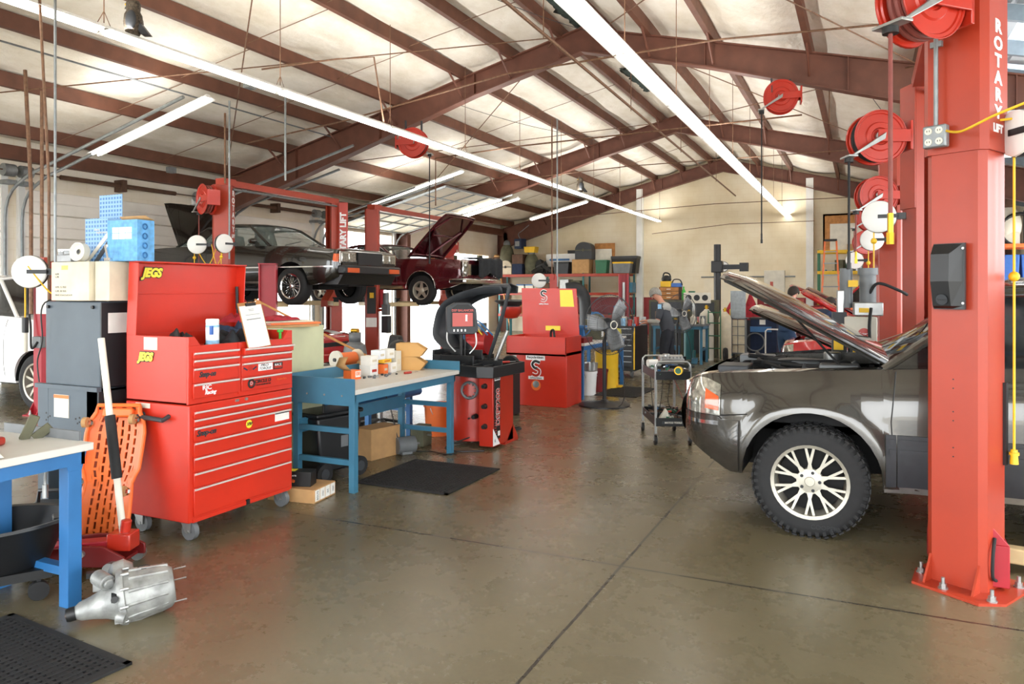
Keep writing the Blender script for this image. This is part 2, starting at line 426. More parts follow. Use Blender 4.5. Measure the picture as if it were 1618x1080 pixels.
# ---------------------------------------------------------------- walls
def gable(y0, y1): 
    return MB().prism([(XL-.1, 0), (XE+.1, 0), (XE+.1, roofz(XE)+.05), (XR, roofz(XR)+.05), (XL-.1, roofz(XL)+.05)], y0, y1, 'y')
S('wall_back', gable(YB, YB+.2), 'block_back', smooth=False)
mat('wainscot', '#8c2226', .5, 0, .1, 4)
S('baseboard_back', MB().box(-10.5, YB-.03, 0, XE, YB, 1.42), 'wainscot')
for x in (-7.83, -1.72):
    S('trim_wall_post', MB().box(x-.12, YB-.22, 0, x+.12, YB-.01, roofz(x)-.35), 'white_paint')
S('trim_wall_pipe', MB().tube([(-5.5, YB-.1, 2.18), (-2.2, YB-.1, 2.18)], .03), 'galv')
S('trim_door_slab', MB().box(-5.4, YB-.1, 0, -3.5, YB-.02, 2.12), 'cream')
mat('pilaster_brown', '#8a5a2a', .7)
# front wall behind the camera, unseen; two wide openings added to let daylight in
H_ = 3.7
def pieces(openings, lo, hi, zt, f_):
    """openings: (a, b, z0, z1); f_(a,b,z0,z1) adds a solid"""
    cur = lo
    for a, b, z0, z1 in openings:
        if a > cur: f_(cur, a, 0, zt)
        if z0 > 0: f_(a, b, 0, z0)
        f_(a, b, z1, zt); cur = b
    if cur < hi: f_(cur, hi, 0, zt)
mb = MB()
pieces([(-12.5, -6.0, 0, 3.9), (-4.5, 3.5, 0, 3.9)], XL-.1, XE+.1, 4.2, lambda a, b, z0, z1: mb.box(a, YF-.2, z0, b, YF, z1))
mb.prism([(XL-.1, 4.2), (XE+.1, 4.2), (XE+.1, roofz(XE)+.05), (XR, roofz(XR)+.05), (XL-.1, roofz(XL)+.05)], YF-.2, YF, 'y')
S('wall_front', mb, 'block_back', smooth=False)
mb = MB(); zt = roofz(XL)+.1
DOORS_L = [(-1.5, 2.4, 0, 3.45), (4.4, 8.1, 0, 3.45), (8.6, 12.3, 0, 3.45), (13.45, 16.35, 0, 3.45), (16.95, 20.35, 0, 3.45), (21.2, 27.3, 0, 3.1)]
pieces(DOORS_L, YF-.2, YB+.2, zt, lambda a, b, z0, z1: mb.box(XL-.2, a, z0, XL, b, z1))
S('wall_left', mb, 'block_side', smooth=False)
mb = MB(); zt = roofz(XE)+.1
DOORS_R = [(-1.5, 2.2, 0, 3.5), (3.4, 7.6, 0, 3.5), (8.4, 12.4, 0, 3.5), (13.6, 17.6, 0, 3.5), (20.9, 24.5, 0, 3.5)]
pieces(DOORS_R, YF-.2, YB+.2, zt, lambda a, b, z0, z1: mb.box(XE, a, z0, XE+.2, b, z1))
S('wall_right', mb, 'block_side', smooth=False)
# closed and half-open garage doors (ribbed steel) in the left wall
mat('door_white', '#f1ece3', .4, 0, .04, 3)
def ribbed(y0, y1, z0, z1, n, x):
    mb = MB(); h = (z1-z0)/n
    for i in range(n):
        a = z0+i*h; mb.prism([(x-.03, a), (x+.02, a+.015), (x+.02, a+h*.45), (x+.03, a+h*.5), (x+.02, a+h*.55), (x+.02, a+h-.015), (x-.03, a+h)], y0, y1, 'y')
    # prism builds in x,z with depth along y
    return mb
S('door_1', ribbed(8.5, 12.4, .02, 3.52, 8, XL+.035), 'door_white', smooth=False)
S('door_2', ribbed(13.4, 16.4, 1.7, 3.52, 4, XL+.035), 'door_white', smooth=False)
S('door_3', ribbed(4.3, 8.2, 1.9, 3.52, 4, XL+.035), 'door_white', smooth=False)
# raised sectional door following the roof pitch
mat('door_glow', '#f4eddb', .6, 0, .05, 3, emit=0)
def raised(name, y0, y1, x1, n=5):
    xa = XL+.5; za = 3.55
    pn = MB(); rb = MB()
    def q(x): return za+(x-xa)*.25
    pn.add([(xa, y0, q(xa)), (x1, y0, q(x1)), (x1, y1, q(x1)), (xa, y1, q(xa))], [(0, 1, 2, 3)])
    o = S(name, pn, 'door_glow', solid=.03)
    for i in range(n+1):
        x = xa+(x1-xa)*i/n; rb.cb(x, (y0+y1)/2, q(x)-.03, .05, y1-y0, .05)
    for i in range(5):
        y = y0+(y1-y0)*i/4; rb.prism([(xa, q(xa)-.055), (x1, q(x1)-.055), (x1, q(x1)), (xa, q(xa))], y-.03, y+.03, 'y')
    P('rail', rb, 'galv', o, smooth=False)
    return o
raised('door_4', 17.0, 20.3, -9.9)
# tracks of the garage doors, each pair turning up along the roof pitch
for i, (ya, yb, xe) in enumerate(((8.6, 12.3, -9.4), (13.45, 16.35, -10.5), (16.95, 20.35, -9.6), (4.4, 8.1, -9.4))):
    for y in (ya-.1, yb+.1):
        if i == 3 and y < 5: continue
        pts = [(XL+.08, y, .1), (XL+.08, y, 2.95)]+[(XL+.08+.55*(1-cos(t)), y, 2.95+.62*sin(t)) for t in (.3, .6, .9, 1.2)]+[(XL+.75, y, 3.68), (xe, y, 3.68+.25*(xe-XL-.75))]
        S('trim_door_track', MB().tube(pts, .028, 6), 'galv')
        S('trim_door_jamb', MB().box(XL, y-.06, 0, XL+.07, y+.06, 3.75), 'white_paint')
        S('trim_spring_bracket', MB().box(XL, y-.1, 3.55, XL+.3, y+.08, 3.62).cyl((XL+.18, y-.1, 3.8), (XL+.18, y+.1, 3.8), .11, n=14), 'galv')
    S('trim_torsion_spring', MB().tube([(XL+.18, (ya+yb)/2-1.3, 3.8), (XL+.18, (ya+yb)/2+1.3, 3.8)], .045, 8).cyl((XL+.18, ya-.2, 3.8), (XL+.18, yb+.2, 3.8), .012, n=6).box(XL, (ya+yb)/2-.05, 3.68, XL+.26, (ya+yb)/2+.05, 3.92), 'brown')
# ---------------------------------------------------------------- fluorescent fixtures
def fixture(loc, length, rz=0, tilt=0, name='strip_light', label=None, group=None, wires=True):
    t = T(name, label, 'ceiling light', loc, rz, group); t.rotation_euler = (0, -tilt, rz)
    # along local y
    L_ = length/2
    P('housing', MB().prism([(-.03, .045), (.03, .045), (.045, 0), (-.045, 0)], -L_, L_, 'y').prism([(-.13, -.02), (-.045, .01), (.045, .01), (.13, -.02), (.13, -.012), (.05, .02), (-.05, .02), (-.13, -.012)], -L_, L_, 'y'), 'white_paint', t)
    P('tube', MB().cyl((-.05, -L_+.03, -.025), (-.05, L_-.03, -.025), .019, n=8), 'tube_glow', t)
    P('tube', MB().cyl((.05, -L_+.03, -.025), (.05, L_-.03, -.025), .019, n=8), 'tube_glow', t)
    la = bpy.data.lights.new('lamp', 'AREA'); la.shape = 'RECTANGLE'; la.size = .14; la.size_y = length*.95; la.energy = CEILING_FILL; la.color = (1, .97, .92)
    lo = bpy.data.objects.new('lamp', la); COL.objects.link(lo); lo.parent = t; lo.location = (0, 0, .09); lo.rotation_euler = (pi, 0, 0)  # upward fill lamp added above the housing to brighten the ceiling
    return t
CEILING_FILL = 27  # energy of the added ceiling fill lamps
y = 2.6; i = 0
words_ = ['nearest', 'second', 'third', 'fourth', 'fifth', 'sixth', 'seventh', 'eighth', 'ninth', 'farthest']
ends = []
while y < 27:
    fixture((-7.05, y+1.28, 4.33), 2.52, label='glowing fluorescent strip fixture, %s link of the long left-hand row' % words_[min(i, 9)], group='left row of strip lights')
    if i: fixture((-2.44, y+1.28+.45, 4.33), 2.52, label='glowing fluorescent strip fixture, %s link of the row under the ridge' % words_[min(i-1, 9)], group='centre row of strip lights')
    for x in (-7.05, -2.44):
        yy = y+2.56+(.45 if x > -5 else 0)
        S('trim_hanger_wire', MB().cyl((x, yy, 4.4), (x, yy, roofz(x)-.1), .006, n=5).cyl((x, yy, 4.4+.12), (x, yy-.08, 4.37), .005, n=4).cyl((x, yy, 4.52), (x, yy+.08, 4.37), .005, n=4), 'rust_pipe')
    y += 2.56; i += 1

S('wall_outside', ribbed(17.5, 23.5, -.2, 4.2, 14, -24), 'door_white', smooth=False)
# ---------------------------------------------------------------- vehicles
mat('car_graphite', '#44413c', .25, .55, .04, 3, coat=1)
mat('car_black', '#1d1b17', .24, .2, .05, 3, coat=1)
mat('car_maroon', '#581822', .22, .3, .06, 3, coat=1)
mat('car_red', '#b3161c', .25, .1, .05, 3, coat=1)
mat('car_white', '#eeeeec', .25, 0, .03, 3, coat=1)
mat('cladding', '#2b2c30', .55, 0, .15, 20)
mat('underbody', '#151414', .85, 0, .3, 10, bump=.3)
mat('tyre_rubber', '#1f1f20', .8, 0, .15, 30, bump=.1)
mat('rim_silver', '#b9b4a6', .35, .5, .12, 12)
mat('lamp_glass', '#a8a69c', .1, .6, .45, 26, coat=1)
mat('lamp_amber', '#cf5a2c', .15, 0, .05, 10, coat=1)
mat('seat_fabric', '#2a2826', .9, 0, .1, 10)
mat('hood_under', '#3d3d3b', .4, .3, .15, 6)
mat('liner_black', '#0e0e0f', .8, 0, .2, 9, bump=.3)
def wheel(parent, x, y, z, side, r, wd, rr, style, steer=0):
    """side -1: outer face towards -y"""
    tr = MB(); s = side; h = wd/2
    prof = [(rr, -h*.86), (rr+.012, -h*.97), (rr+(r-rr)*.5, -h), (r-.025, -h*.93), (r-.006, -h*.78), (r, -h*.6), (r, h*.6), (r-.006, h*.78), (r-.025, h*.93), (rr+(r-rr)*.5, h), (rr, h*.86)]
    tr.lathe(prof, (0, 0, 0), (0, 1, 0), 44)
    if style == 'lattice':
        n = 46
        for i in range(n):
            for k, yy in enumerate((-.42, -.12, .12, .42)):
                a = 2*pi*(i+.5*(k % 2))/n
                b_ = MB().cb(0, yy*wd, r+.001, .030, wd*.2, .010, rot=(0, 0, .25 if k % 2 else -.25))
                b_.xf(Matrix.Rotation(a, 4, 'Y')); tr.join(b_)
            a = 2*pi*i/n; b_ = MB().cb(0, s*h*.93, r-.022, .022, .008, .03); b_.xf(Matrix.Rotation(a, 4, 'Y')); tr.join(b_)
    else:
        for k in (-.3, 0, .3): tr.torus((0, k*wd, 0), (0, 1, 0), r-.001, .004, 40, 4)
    o = P('wheel', tr, 'tyre_rubber', parent, loc=(x, y, z), rot=(0, 0, steer))
    rm = MB(); f = s*h
    rm.lathe([(rr+.004, f*.9), (rr+.01, f*.97), (rr-.012, f*.9), (rr-.02, f*.3), (rr-.03, -f*.8)], (0, 0, 0), (0, 1, 0), 40)
    def spoke(a0, r0, a1, r1, w0, w1, y0, y1, th=.02):
        p0 = Vector((r0*sin(a0), 0, r0*cos(a0))); p1 = Vector((r1*sin(a1), 0, r1*cos(a1))); d = (p1-p0).normalized(); n = Vector((d.z, 0, -d.x))
        vs = []
        for p, w_, yy in ((p0, w0, y0), (p1, w1, y1)):
            for q in (-1, 1): vs.append(p+n*q*w_/2+Vector((0, yy, 0)))
            for q in (1, -1): vs.append(p+n*q*w_*.7/2+Vector((0, yy-s*th, 0)))
        rm.add(vs, [(0, 1, 5, 4), (1, 2, 6, 5), (2, 3, 7, 6), (3, 0, 4, 7)])
    if style == 'lattice':
        for i in range(10):
            a = 2*pi*(i+.5)/10
            for q in (-1, 1): spoke(a+q*.03, .055, a+q*.43, rr-.006, .020, .016, f*.72, f*.78, .022)
        rm.lathe([(0, f*.80), (.03, f*.80), (.034, f*.76), (.085, f*.72), (.088, f*.5)], (0, 0, 0), (0, 1, 0), 24)
    elif style == 'rally':
        for i in range(5): spoke(2*pi*i/5, .04, 2*pi*i/5, rr-.01, .10, .055, f*.6, f*.55, .03)
        rm.lathe([(0, f*.8), (.04, f*.78), (.07, f*.6), (.075, f*.4)], (0, 0, 0), (0, 1, 0), 20)
    elif style == 'wire':
        for i in range(28):
            a = 2*pi*i/28; q = .22 if i % 2 else -.22
            rm.cyl((.05*sin(a), f*.55, .05*cos(a)), ((rr-.02)*sin(a+q), f*.3, (rr-.02)*cos(a+q)), .0035, n=4)
        rm.lathe([(0, f*.75), (.035, f*.72), (.05, f*.5)], (0, 0, 0), (0, 1, 0), 16)
    else:
        for i in range(10): spoke(2*pi*i/10, .03, 2*pi*i/10, rr-.01, .045, .03, f*.7, f*.75, .03)
        rm.lathe([(0, f*.8), (.04, f*.78), (.06, f*.6)], (0, 0, 0), (0, 1, 0), 16)
    P('rim', rm, 'rim_silver' if style != 'wire' else 'chrome', o)
    dk = MB().lathe([(0, f*.05), (rr-.03, f*.05), (rr-.03, -f*.1)], (0, 0, 0), (0, 1, 0), 24)
    P('brake_disc', dk, 'underbody', o)
    if style == 'lattice':
        lg = MB()
        for i in range(5):
            a = 2*pi*i/5+.3; lg.cyl((.062*sin(a), f*.66, .062*cos(a)), (.062*sin(a), f*.79, .062*cos(a)), .011, n=10)
        P('lug_nuts', lg, 'black_plastic', o)
        text('tyre_lettering', 'COOPER', .042, 'black_plastic', o, (0.09, s*h*1.0, -(rr+.055)), (-1, 0, 0) if False else (1, 0, 0), (0, 0, 1), .002, 'CENTER')
    return o
class Car:
    def __init__(s, name, label, loc, rz, L, hw, low, belt, wf, wr, Ra, zc, paint, up=.09, lo=.05, fl=0, roofpts=None, lean=.13, inner=None, group=None):
        s.t = T(name, label, 'car', loc, rz, group); s.L = L; s.hwp = hw; s.lowp = low; s.beltp = belt; s.wf, s.wr, s.Ra, s.zc = wf, wr, Ra, zc
        s.up, s.lo, s.fl, s.paint = up, lo, fl, paint
    def hw(s, x): return smoothf(x, s.hwp)
    def belt(s, x): return smoothf(x, s.beltp)
    def low(s, x):
        z = lerpf(x, s.lowp)
        for w_ in (s.wf, s.wr):
            d = abs(x-w_)
            if d < s.Ra: z = max(z, s.zc+math.sqrt(s.Ra**2-d*d))
        return z
    def y(s, x, z):
        zb = s.belt(x); zl = lerpf(x, s.lowp); t = (z-zl)/max(.05, zb-zl)
        y = s.hw(x)-s.lo*max(0, (.35-t)/.35)**2-s.up*max(0, (t-.6)/.4)**2
        if s.fl:
            for w_ in (s.wf, s.wr):
                r = math.hypot(x-w_, z-s.zc)
                y += s.fl*math.exp(-max(0, (r-s.Ra-.03)/.07)**2)
        return y
    def xs(s, a=0, b=None):
        b = s.L if b is None else b
        q = {a, b}; x = 0
        base = [0, .02, .05, .09, .14]+[.2+.06*i for i in range(int((s.L-.4)/.06))]+[s.L-.14, s.L-.09, s.L-.05, s.L-.02, s.L]
        for w_ in (s.wf, s.wr):
            for k in range(0, 17):
                a_ = pi*k/16; base.append(w_+s.Ra*cos(a_)*.9999)
            base += [w_-s.Ra-.001, w_+s.Ra+.001]
        for x in base:
            if a < x < b: q.add(x)
        q = sorted(q); out = [q[0]]
        for v in q[1:]:
            if v-out[-1] > .0008: out.append(v)
        return out
    def body(s, holes=(), crown=.035, nz=12):
        """holes: (x0, x1, edge) parts of the deck left open"""
        mb = MB(); xs = s.xs()
        for sg in (-1, 1):
            G_ = []
            for x in xs:
                zl, zb = s.low(x), s.belt(x)
                row = [Vector((x, sg*(s.y(x, zl)-.05), zl+.0))]
                row += [Vector((x, sg*s.y(x, zl+(zb-zl)*j/nz), zl+(zb-zl)*j/nz)) for j in range(nz+1)]
                G_.append(row)
            mb.grid(G_, flip=(sg > 0))
        def deck(x, u):    # u -1..1
            yb = s.y(x, s.belt(x)); return Vector((x, yb*u, s.belt(x)+crown*(1-abs(u)**4)))
        us = [-1, -.96, -.9, -.8, -.6, -.3, 0, .3, .6, .8, .9, .96, 1]
        for a, b in zip(xs, xs[1:]):
            m_ = (a+b)/2; op = [h for h in holes if h[0] < m_ < h[1]]
            if op:
                e = op[0][2]
                for sg in (-1, 1):
                    uu = [sg*(1-(1-e)*k/3) for k in range(4)]
                    mb.grid([[deck(a, u) for u in uu], [deck(b, u) for u in uu]], flip=sg < 0)
                    mb.grid([[deck(a, sg*e), deck(a, sg*e)-Vector((0, 0, .1))], [deck(b, sg*e), deck(b, sg*e)-Vector((0, 0, .1))]])
            else: mb.grid([[deck(a, u) for u in us], [deck(b, u) for u in us]])
        for x in (0, s.L):
            zl, zb = s.low(x), s.belt(x)
            col_ = [[Vector((x-(.03 if x == 0 else -.03)*sin(pi*j/nz)*1.0, s.y(x, zl+(zb-zl)*j/nz)*u*.999, zl+(zb-zl)*j/nz+(crown*(1-abs(u)**4) if j == nz else 0))) for u in us] for j in range(nz+1)]
            mb.grid(col_, flip=(x == 0))
        P('body', mb, s.paint, s.t)
        # floor pan and wheel liners
        z0 = lerpf(s.L/2, s.lowp); W_ = s.hw(s.L/2)
        ub = MB().box(s.wf+s.Ra, -W_*.9, z0-.02, s.wr-s.Ra, W_*.9, z0+.12)
        ub.box(.15, -W_*.42, z0-.02, s.L-.25, W_*.42, z0+.1)
        P('underbody', ub, 'underbody', s.t)
        ln = MB()
        for w_ in (s.wf, s.wr):
            for sg in (-1, 1):
                G_ = [[Vector((w_+(s.Ra-.004)*cos(pi*k/14), sg*q, s.zc+(s.Ra-.004)*sin(pi*k/14))) for q in (W_*.45, s.y(w_, s.zc+s.Ra)-.03)] for k in range(15)]
                ln = MB().grid(G_, flip=sg > 0)
                c_ = [Vector((w_+s.Ra*cos(pi*k/14), sg*W_*.45, s.zc+s.Ra*sin(pi*k/14))) for k in range(15)]+[Vector((w_-s.Ra, sg*W_*.45, z0)), Vector((w_+s.Ra, sg*W_*.45, z0))]
                ln.add(c_, [tuple(range(len(c_)))])
                P('wheel_arch_liner', ln, 'liner_black', s.t)
    def patch(s, name, x0, x1, z0, z1, m, off=.006, nx=10, nz=5, sides=(-1, 1), bevel=0, parent=None):
        for sg in sides:
            f0 = z0 if callable(z0) else (lambda x: z0); f1 = z1 if callable(z1) else (lambda x: z1)
            G_ = []
            for i in range(nx+1):
                x = x0+(x1-x0)*i/nx; a, b = f0(x), f1(x)
                row = [Vector((x, sg*(s.y(x, a)-.02), a))]+[Vector((x, sg*(s.y(x, a+(b-a)*j/nz)+off), a+(b-a)*j/nz)) for j in range(nz+1)]+[Vector((x, sg*(s.y(x, b)-.02), b))]
                G_.append(row)
            e0 = [Vector((v.x, v.y-sg*.02, v.z)) for v in G_[0]]; e1 = [Vector((v.x, v.y-sg*.02, v.z)) for v in G_[-1]]
            G_ = [e0]+G_+[e1]
            P(name, MB().grid(G_, flip=sg > 0), m, parent or s.t)
    def seam(s, pts, r=.004, sides=(-1, 1)):
        for sg in sides:
            pp = []
            for (xa, za), (xb, zb) in zip(pts, pts[1:]):
                for k in range(8):
                    t = k/8; x = xa+(xb-xa)*t; z = za+(zb-za)*t; pp.append((x, sg*(s.y(x, z)+.0005), z))
            x, z = pts[-1]; pp.append((x, sg*(s.y(x, z)+.0005), z))
            P('door_seam', MB().tube(pp, r, 4), 'ink', s.t)
    def green(s, b0, t0, t1, b1, zr, inset=.16, pillars=(), gm='glass', rp=None, frame_r=.028):
        """greenhouse: windshield base/top x, rear top/base x"""
        yb = lambda x: s.y(x, s.belt(x))-.02
        yt = yb((t0+t1)/2)-inset; zb = lambda x: s.belt(x)+.0
        rp = rp or s.paint
        us = [-1, -.92, -.7, -.35, 0, .35, .7, .92, 1]
        def rz(x, u): return zr-.05*((x-(t0+t1)/2)/((t1-t0)/2+.001))**2*.6+.02-.045*abs(u)**3
        roof = [[Vector((t0+(t1-t0)*i/10, yt*u, rz(t0+(t1-t0)*i/10, u))) for u in us] for i in range(11)]
        P('roof', MB().grid(roof), rp, s.t, solid=.03)
        ze0, ze1 = rz(t0, 1), rz(t1, 1)
        def glass(nm, ba, ta, q):
            G_ = [[Vector((ba+(-.10 if q < 0 else .10)*(1-u*u), yb(ba)*u, zb(ba)+.03*(1-u*u))).lerp(Vector((ta, yt*u, rz(ta, u))), k/4) for u in us] for k in range(5)]
            P(nm, MB().grid(G_, flip=q > 0), gm, s.t)
        glass('windshield', b0, t0, -1); glass('rear_window', b1, t1, 1)
        for sg in (-1, 1):
            lo_ = [(b0+.06, zb(b0)), (b1-.04, zb(b1))]; hi = [(t0+.04, ze0), (t1-.03, ze1)]
            n = 10
            G_ = [[Vector((b0+.04+(b1-b0-.08)*i/n, sg*yb(b0+(b1-b0)*i/n), zb(b0+(b1-b0)*i/n))), Vector((t0+.02+(t1-t0-.04)*i/n, sg*yt, rz(t0+(t1-t0)*i/n, 1)))] for i in range(n+1)]
            P('side_window', MB().grid(G_, flip=sg > 0), gm, s.t)
            fr = MB()
            ring = [(b0, sg*yb(b0), zb(b0)), (t0, sg*yt, ze0)]+[(t0+(t1-t0)*i/8, sg*yt, rz(t0+(t1-t0)*i/8, 1)) for i in range(1, 8)]+[(t1, sg*yt, ze1), (b1, sg*yb(b1), zb(b1))]
            fr.tube(ring, frame_r, 8)
            for (xb, xt, wd) in pillars:
                a = Vector((xb, sg*yb(xb), zb(xb))); b = Vector((xt, sg*yt, rz(min(max(xt, t0), t1), 1)))
                fr.add([a+Vector((-wd/2, sg*.012, 0)), a+Vector((wd/2, sg*.012, 0)), b+Vector((wd/2, sg*.012, 0)), b+Vector((-wd/2, sg*.012, 0)), a+Vector((-wd/2, -sg*.02, 0)), a+Vector((wd/2, -sg*.02, 0)), b+Vector((wd/2, -sg*.02, 0)), b+Vector((-wd/2, -sg*.02, 0))],
                       [(0,1,2,3), (4,5,6,7), (0,3,7,4), (1,2,6,5)])
            P('window_frame', fr, rp, s.t)
        # interior: seats, dash, wheel
        it = MB(); z0 = lerpf(s.L/2, s.lowp)+.15; zb_ = zb((b0+b1)/2)
        it.box(b0+.05, -yb(b0)*.9, zb_-.28, b0+.45, yb(b0)*.9, zb_-.02)
        for x in ((b0+t0)/2+.75, (b0+t0)/2+1.6):
            if x+.5 > b1: continue
            for yy in (-.38, .38):
                it.cb(x, yy, z0+.2, .5, .48, .2); it.cb(x+.27, yy, z0+.5, .14, .46, .62, rot=(0, .18, 0)); it.cb(x+.35, yy, z0+.88, .09, .24, .16)
        P('seats', it, 'seat_fabric', s.t, bevel=.02)
        P('steering_wheel', MB().torus(((b0+t0)/2+.42, .38, zb_-.02), (1, 0, .5), .18, .014, 24, 6), 'ink', s.t)
    def wheels(s, r, wd, rr, style, z=None, inb=.02, steer=0, skip=()):
        for x in (s.wf, s.wr):
            for sg in (-1, 1):
                y = s.y(x, s.zc+s.Ra)-wd/2-inb
                wheel(s.t, x, sg*y, z if z is not None else r, sg, r, wd, rr, style, steer if x == s.wf else 0)
    def hood(s, x0, x1, edge, ang, hingez=None, under='hood_under', braces=True, name='hood', th=.03):
        """panel hinged at x1 (or at x0 when ang<0: trunk lid hinged in front), free edge raised"""
        hx = x1 if ang > 0 else x0; us = [-1, -.85, -.5, 0, .5, .85, 1]; n = 10
        hz = hingez or s.belt(hx)+.02
        def pt(x, u, dz):
            yb = s.y(x, s.belt(x))*edge*(1-.0)*u
            if ang > 0: yb *= 1-.10*max(0, 1-(x-x0)/.25)**2
            return Vector((x-hx, yb, s.belt(x)+.035*(1-abs(u)**4)-s.belt(hx)+dz-.02*(abs(u) > .99)))
        M_ = Matrix.Translation((hx, 0, hz)) @ Matrix.Rotation(ang, 4, 'Y')
        top = MB().grid([[pt(x0+(x1-x0)*i/n, u, 0) for u in us] for i in range(n+1)])
        # turned-down rims
        for u in (-1, 1): top.grid([[pt(x0+(x1-x0)*i/n, u, 0), pt(x0+(x1-x0)*i/n, u*.985, -.035)] for i in range(n+1)], flip=u < 0)
        for xx in (x0, x1): top.grid([[pt(xx, u, 0) for u in us], [pt(xx, u*.99, -.04) for u in us]], flip=xx == x1)
        h = P(name, top.xf(M_), s.paint, s.t)
        un = MB().grid([[pt(x0+.01+(x1-x0-.02)*i/n, u*.985, -.022) for u in us] for i in range(n+1)], flip=True)
        if braces:
            L_ = x1-x0
            def br(a, b, r=.028):
                pp = []
                for k in range(7):
                    t = k/6; x = x0+L_*(a[0]+(b[0]-a[0])*t); u = a[1]+(b[1]-a[1])*t; pp.append(pt(x, u, -.035))
                un.tube(pp, r, 6)
            for a, b in (((.04, -.9), (.04, .9)), ((.95, -.9), (.95, .9)), ((.04, -.92), (.95, -.92)), ((.04, .92), (.95, .92)), ((.95, -.1), (.35, -.8)), ((.95, .1), (.35, .8)), ((.35, -.8), (.04, -.3)), ((.35, .8), (.04, .3)), ((.5, -.55), (.5, .55))): br(a, b)
        P('inner_panel', un.xf(M_), under, h)
        return M_, h
    def engine(s, x0, x1, seed=1, z=None, big=False):
        rnd = random.Random(seed); W_ = s.y((x0+x1)/2, s.belt((x0+x1)/2))*.9; zb = s.belt(x0)
        z = z or zb-.2
        bay = MB().box(x0, -W_, z-.35, x1, W_, z-.3).box(x0-.02, -W_, z-.35, x0+.02, W_, zb-.02).box(x1-.02, -W_, z-.35, x1+.02, W_, zb-.02).box(x0, -W_, z-.35, x1, -W_+.02, zb-.05).box(x0, W_-.02, z-.35, x1, W_, zb-.05)
        P('engine_bay', bay, 'underbody', s.t)
        e = MB(); xm = (x0+x1)/2
        e.cb(xm+.05, 0, z-.12, (x1-x0)*.6, .4, .3); e.cb(xm, -.13, z+.02, (x1-x0)*.5, .13, .1); e.cb(xm, .13, z+.02, (x1-x0)*.5, .13, .1)
        e.cyl((xm+.05, 0, z+.02), (xm+.05, 0, z+.09), .19, n=20)
        P('engine', e, 'mid_grey', s.t, bevel=.015)
        bs = [MB().cb(x1-.22, -W_+.22, z+.0, .26, .2, .22), MB().cb(x0+.2, W_-.25, z-.02, .28, .2, .2), MB().cb(x0+.16, -W_+.25, z+.0, .22, .3, .16), MB().cyl((x1-.3, W_-.25, z-.1), (x1-.3, W_-.25, z+.12), .07, n=14)]
        for i in range(10):
            x = rnd.uniform(x0+.1, x1-.1); y = rnd.uniform(-W_+.15, W_-.15); bs.append(MB().cb(x, y, z-.02+rnd.uniform(-.05, .04), rnd.uniform(.06, .16), rnd.uniform(.06, .14), rnd.uniform(.08, .16), rot=(rnd.uniform(-.5, .5), rnd.uniform(-.5, .5), rnd.uniform(0, 3))))
        for i, b in enumerate(bs): P('engine_component', b, ('black_plastic', 'mid_grey', 'dark_grey', 'steel')[i % 4] if i else 'mid_grey', s.t, bevel=.012)
        for i in range(9):
            p = [(rnd.uniform(x0+.08, x1-.08), rnd.uniform(-W_+.08, W_-.08), z+rnd.uniform(0, .1)) for _ in range(4)]
            P('hose', MB().tube(catm(p, 5), rnd.choice((.008, .014, .02)), 6), 'black_rubber', s.t)
# ---- the SUV with its bonnet up
J = Car('suv', 'dark graphite SUV with its bonnet propped open behind the nearest red lift post', (-1.24, 6.36, 0), 0, 4.6,
    [(0, .60), (.04, .70), (.10, .79), (.2, .86), (.4, .91), (.9, .92), (3.9, .92), (4.4, .88), (4.6, .80)],
    [(0, .56), (.06, .54), (.36, .37), (.46, .37), (1.34, .36), (3.3, .36), (4.3, .45), (4.6, .5)],
    [(0, .90), (.06, .99), (.2, 1.045), (.5, 1.075), (.9, 1.10), (1.35, 1.13), (1.9, 1.16), (3.0, 1.20), (4.2, 1.22), (4.6, 1.12)], .91, 3.6, .445, .385, 'car_graphite', up=.10, lo=.05, fl=.035)
J.body(holes=[(.16, 1.38, .86)], crown=.02)
J.wheels(.368, .25, .24, 'lattice', inb=-.02)
J.engine(.2, 1.3, 3, z=1.02)
J.green(1.36, 2.05, 3.95, 4.45, 1.70, .17, pillars=((2.62, 2.72, .07), (3.62, 3.62, .07)), gm='glass_dark')
J.patch('headlamp', .012, .31, lambda x: .775-.03*x, lambda x: min(J.belt(x)-.012, 1.02-.35*max(0, x-.2)), 'lamp_glass', .012, 12, 6)
J.patch('turn_signal', .20, .30, lambda x: .81-.1*(x-.2), lambda x: .95-.5*(x-.2), 'lamp_amber', .018, 8, 6)
J.patch('bumper', .0, .44, lambda x: lerpf(x, J.lowp)+.01, lambda x: .765 if x < .3 else .74, 'car_graphite', .022, 14, 6)
J.patch('bumper_strip', .02, .30, .70, .725, 'chrome', .03, 10, 2)
J.patch('fender_cladding', 1.37, 1.43, .38, .72, 'cladding', .014, 4, 6)
J.patch('fender_cladding', 1.436, 3.14, .38, .72, 'cladding', .014, 30, 6)
for z in (.665, .60): J.patch('cladding_rib', 1.39, 1.425, z, z+.03, 'cladding', .022, 5, 3); J.patch('cladding_rib', 1.45, 3.05, z, z+.03, 'cladding', .022, 30, 3)
J.patch('side_trim', 1.0, 3.1, 1.0, 1.012, 'chrome', .004, 30, 2) if False else None
J.patch('sill', 1.36, 3.15, .335, .385, 'steel', .0, 20, 2)
J.seam([(1.425, .4), (1.40, .8), (1.43, 1.12)]); J.seam([(2.6, .4), (2.6, 1.19)]); J.seam([(.5, .79), (.3, .765), (.02, .76)])
J.patch('door_handle', 2.36, 2.5, .97, 1.0, 'cladding', .03, 4, 3)
J.hood(.12, 1.40, .90, R(33), 1.17)
P('hood_prop', MB().cyl((1.15, -.55, 1.05), (.75, -.52, 1.5), .009, n=6), 'ink', J.t)
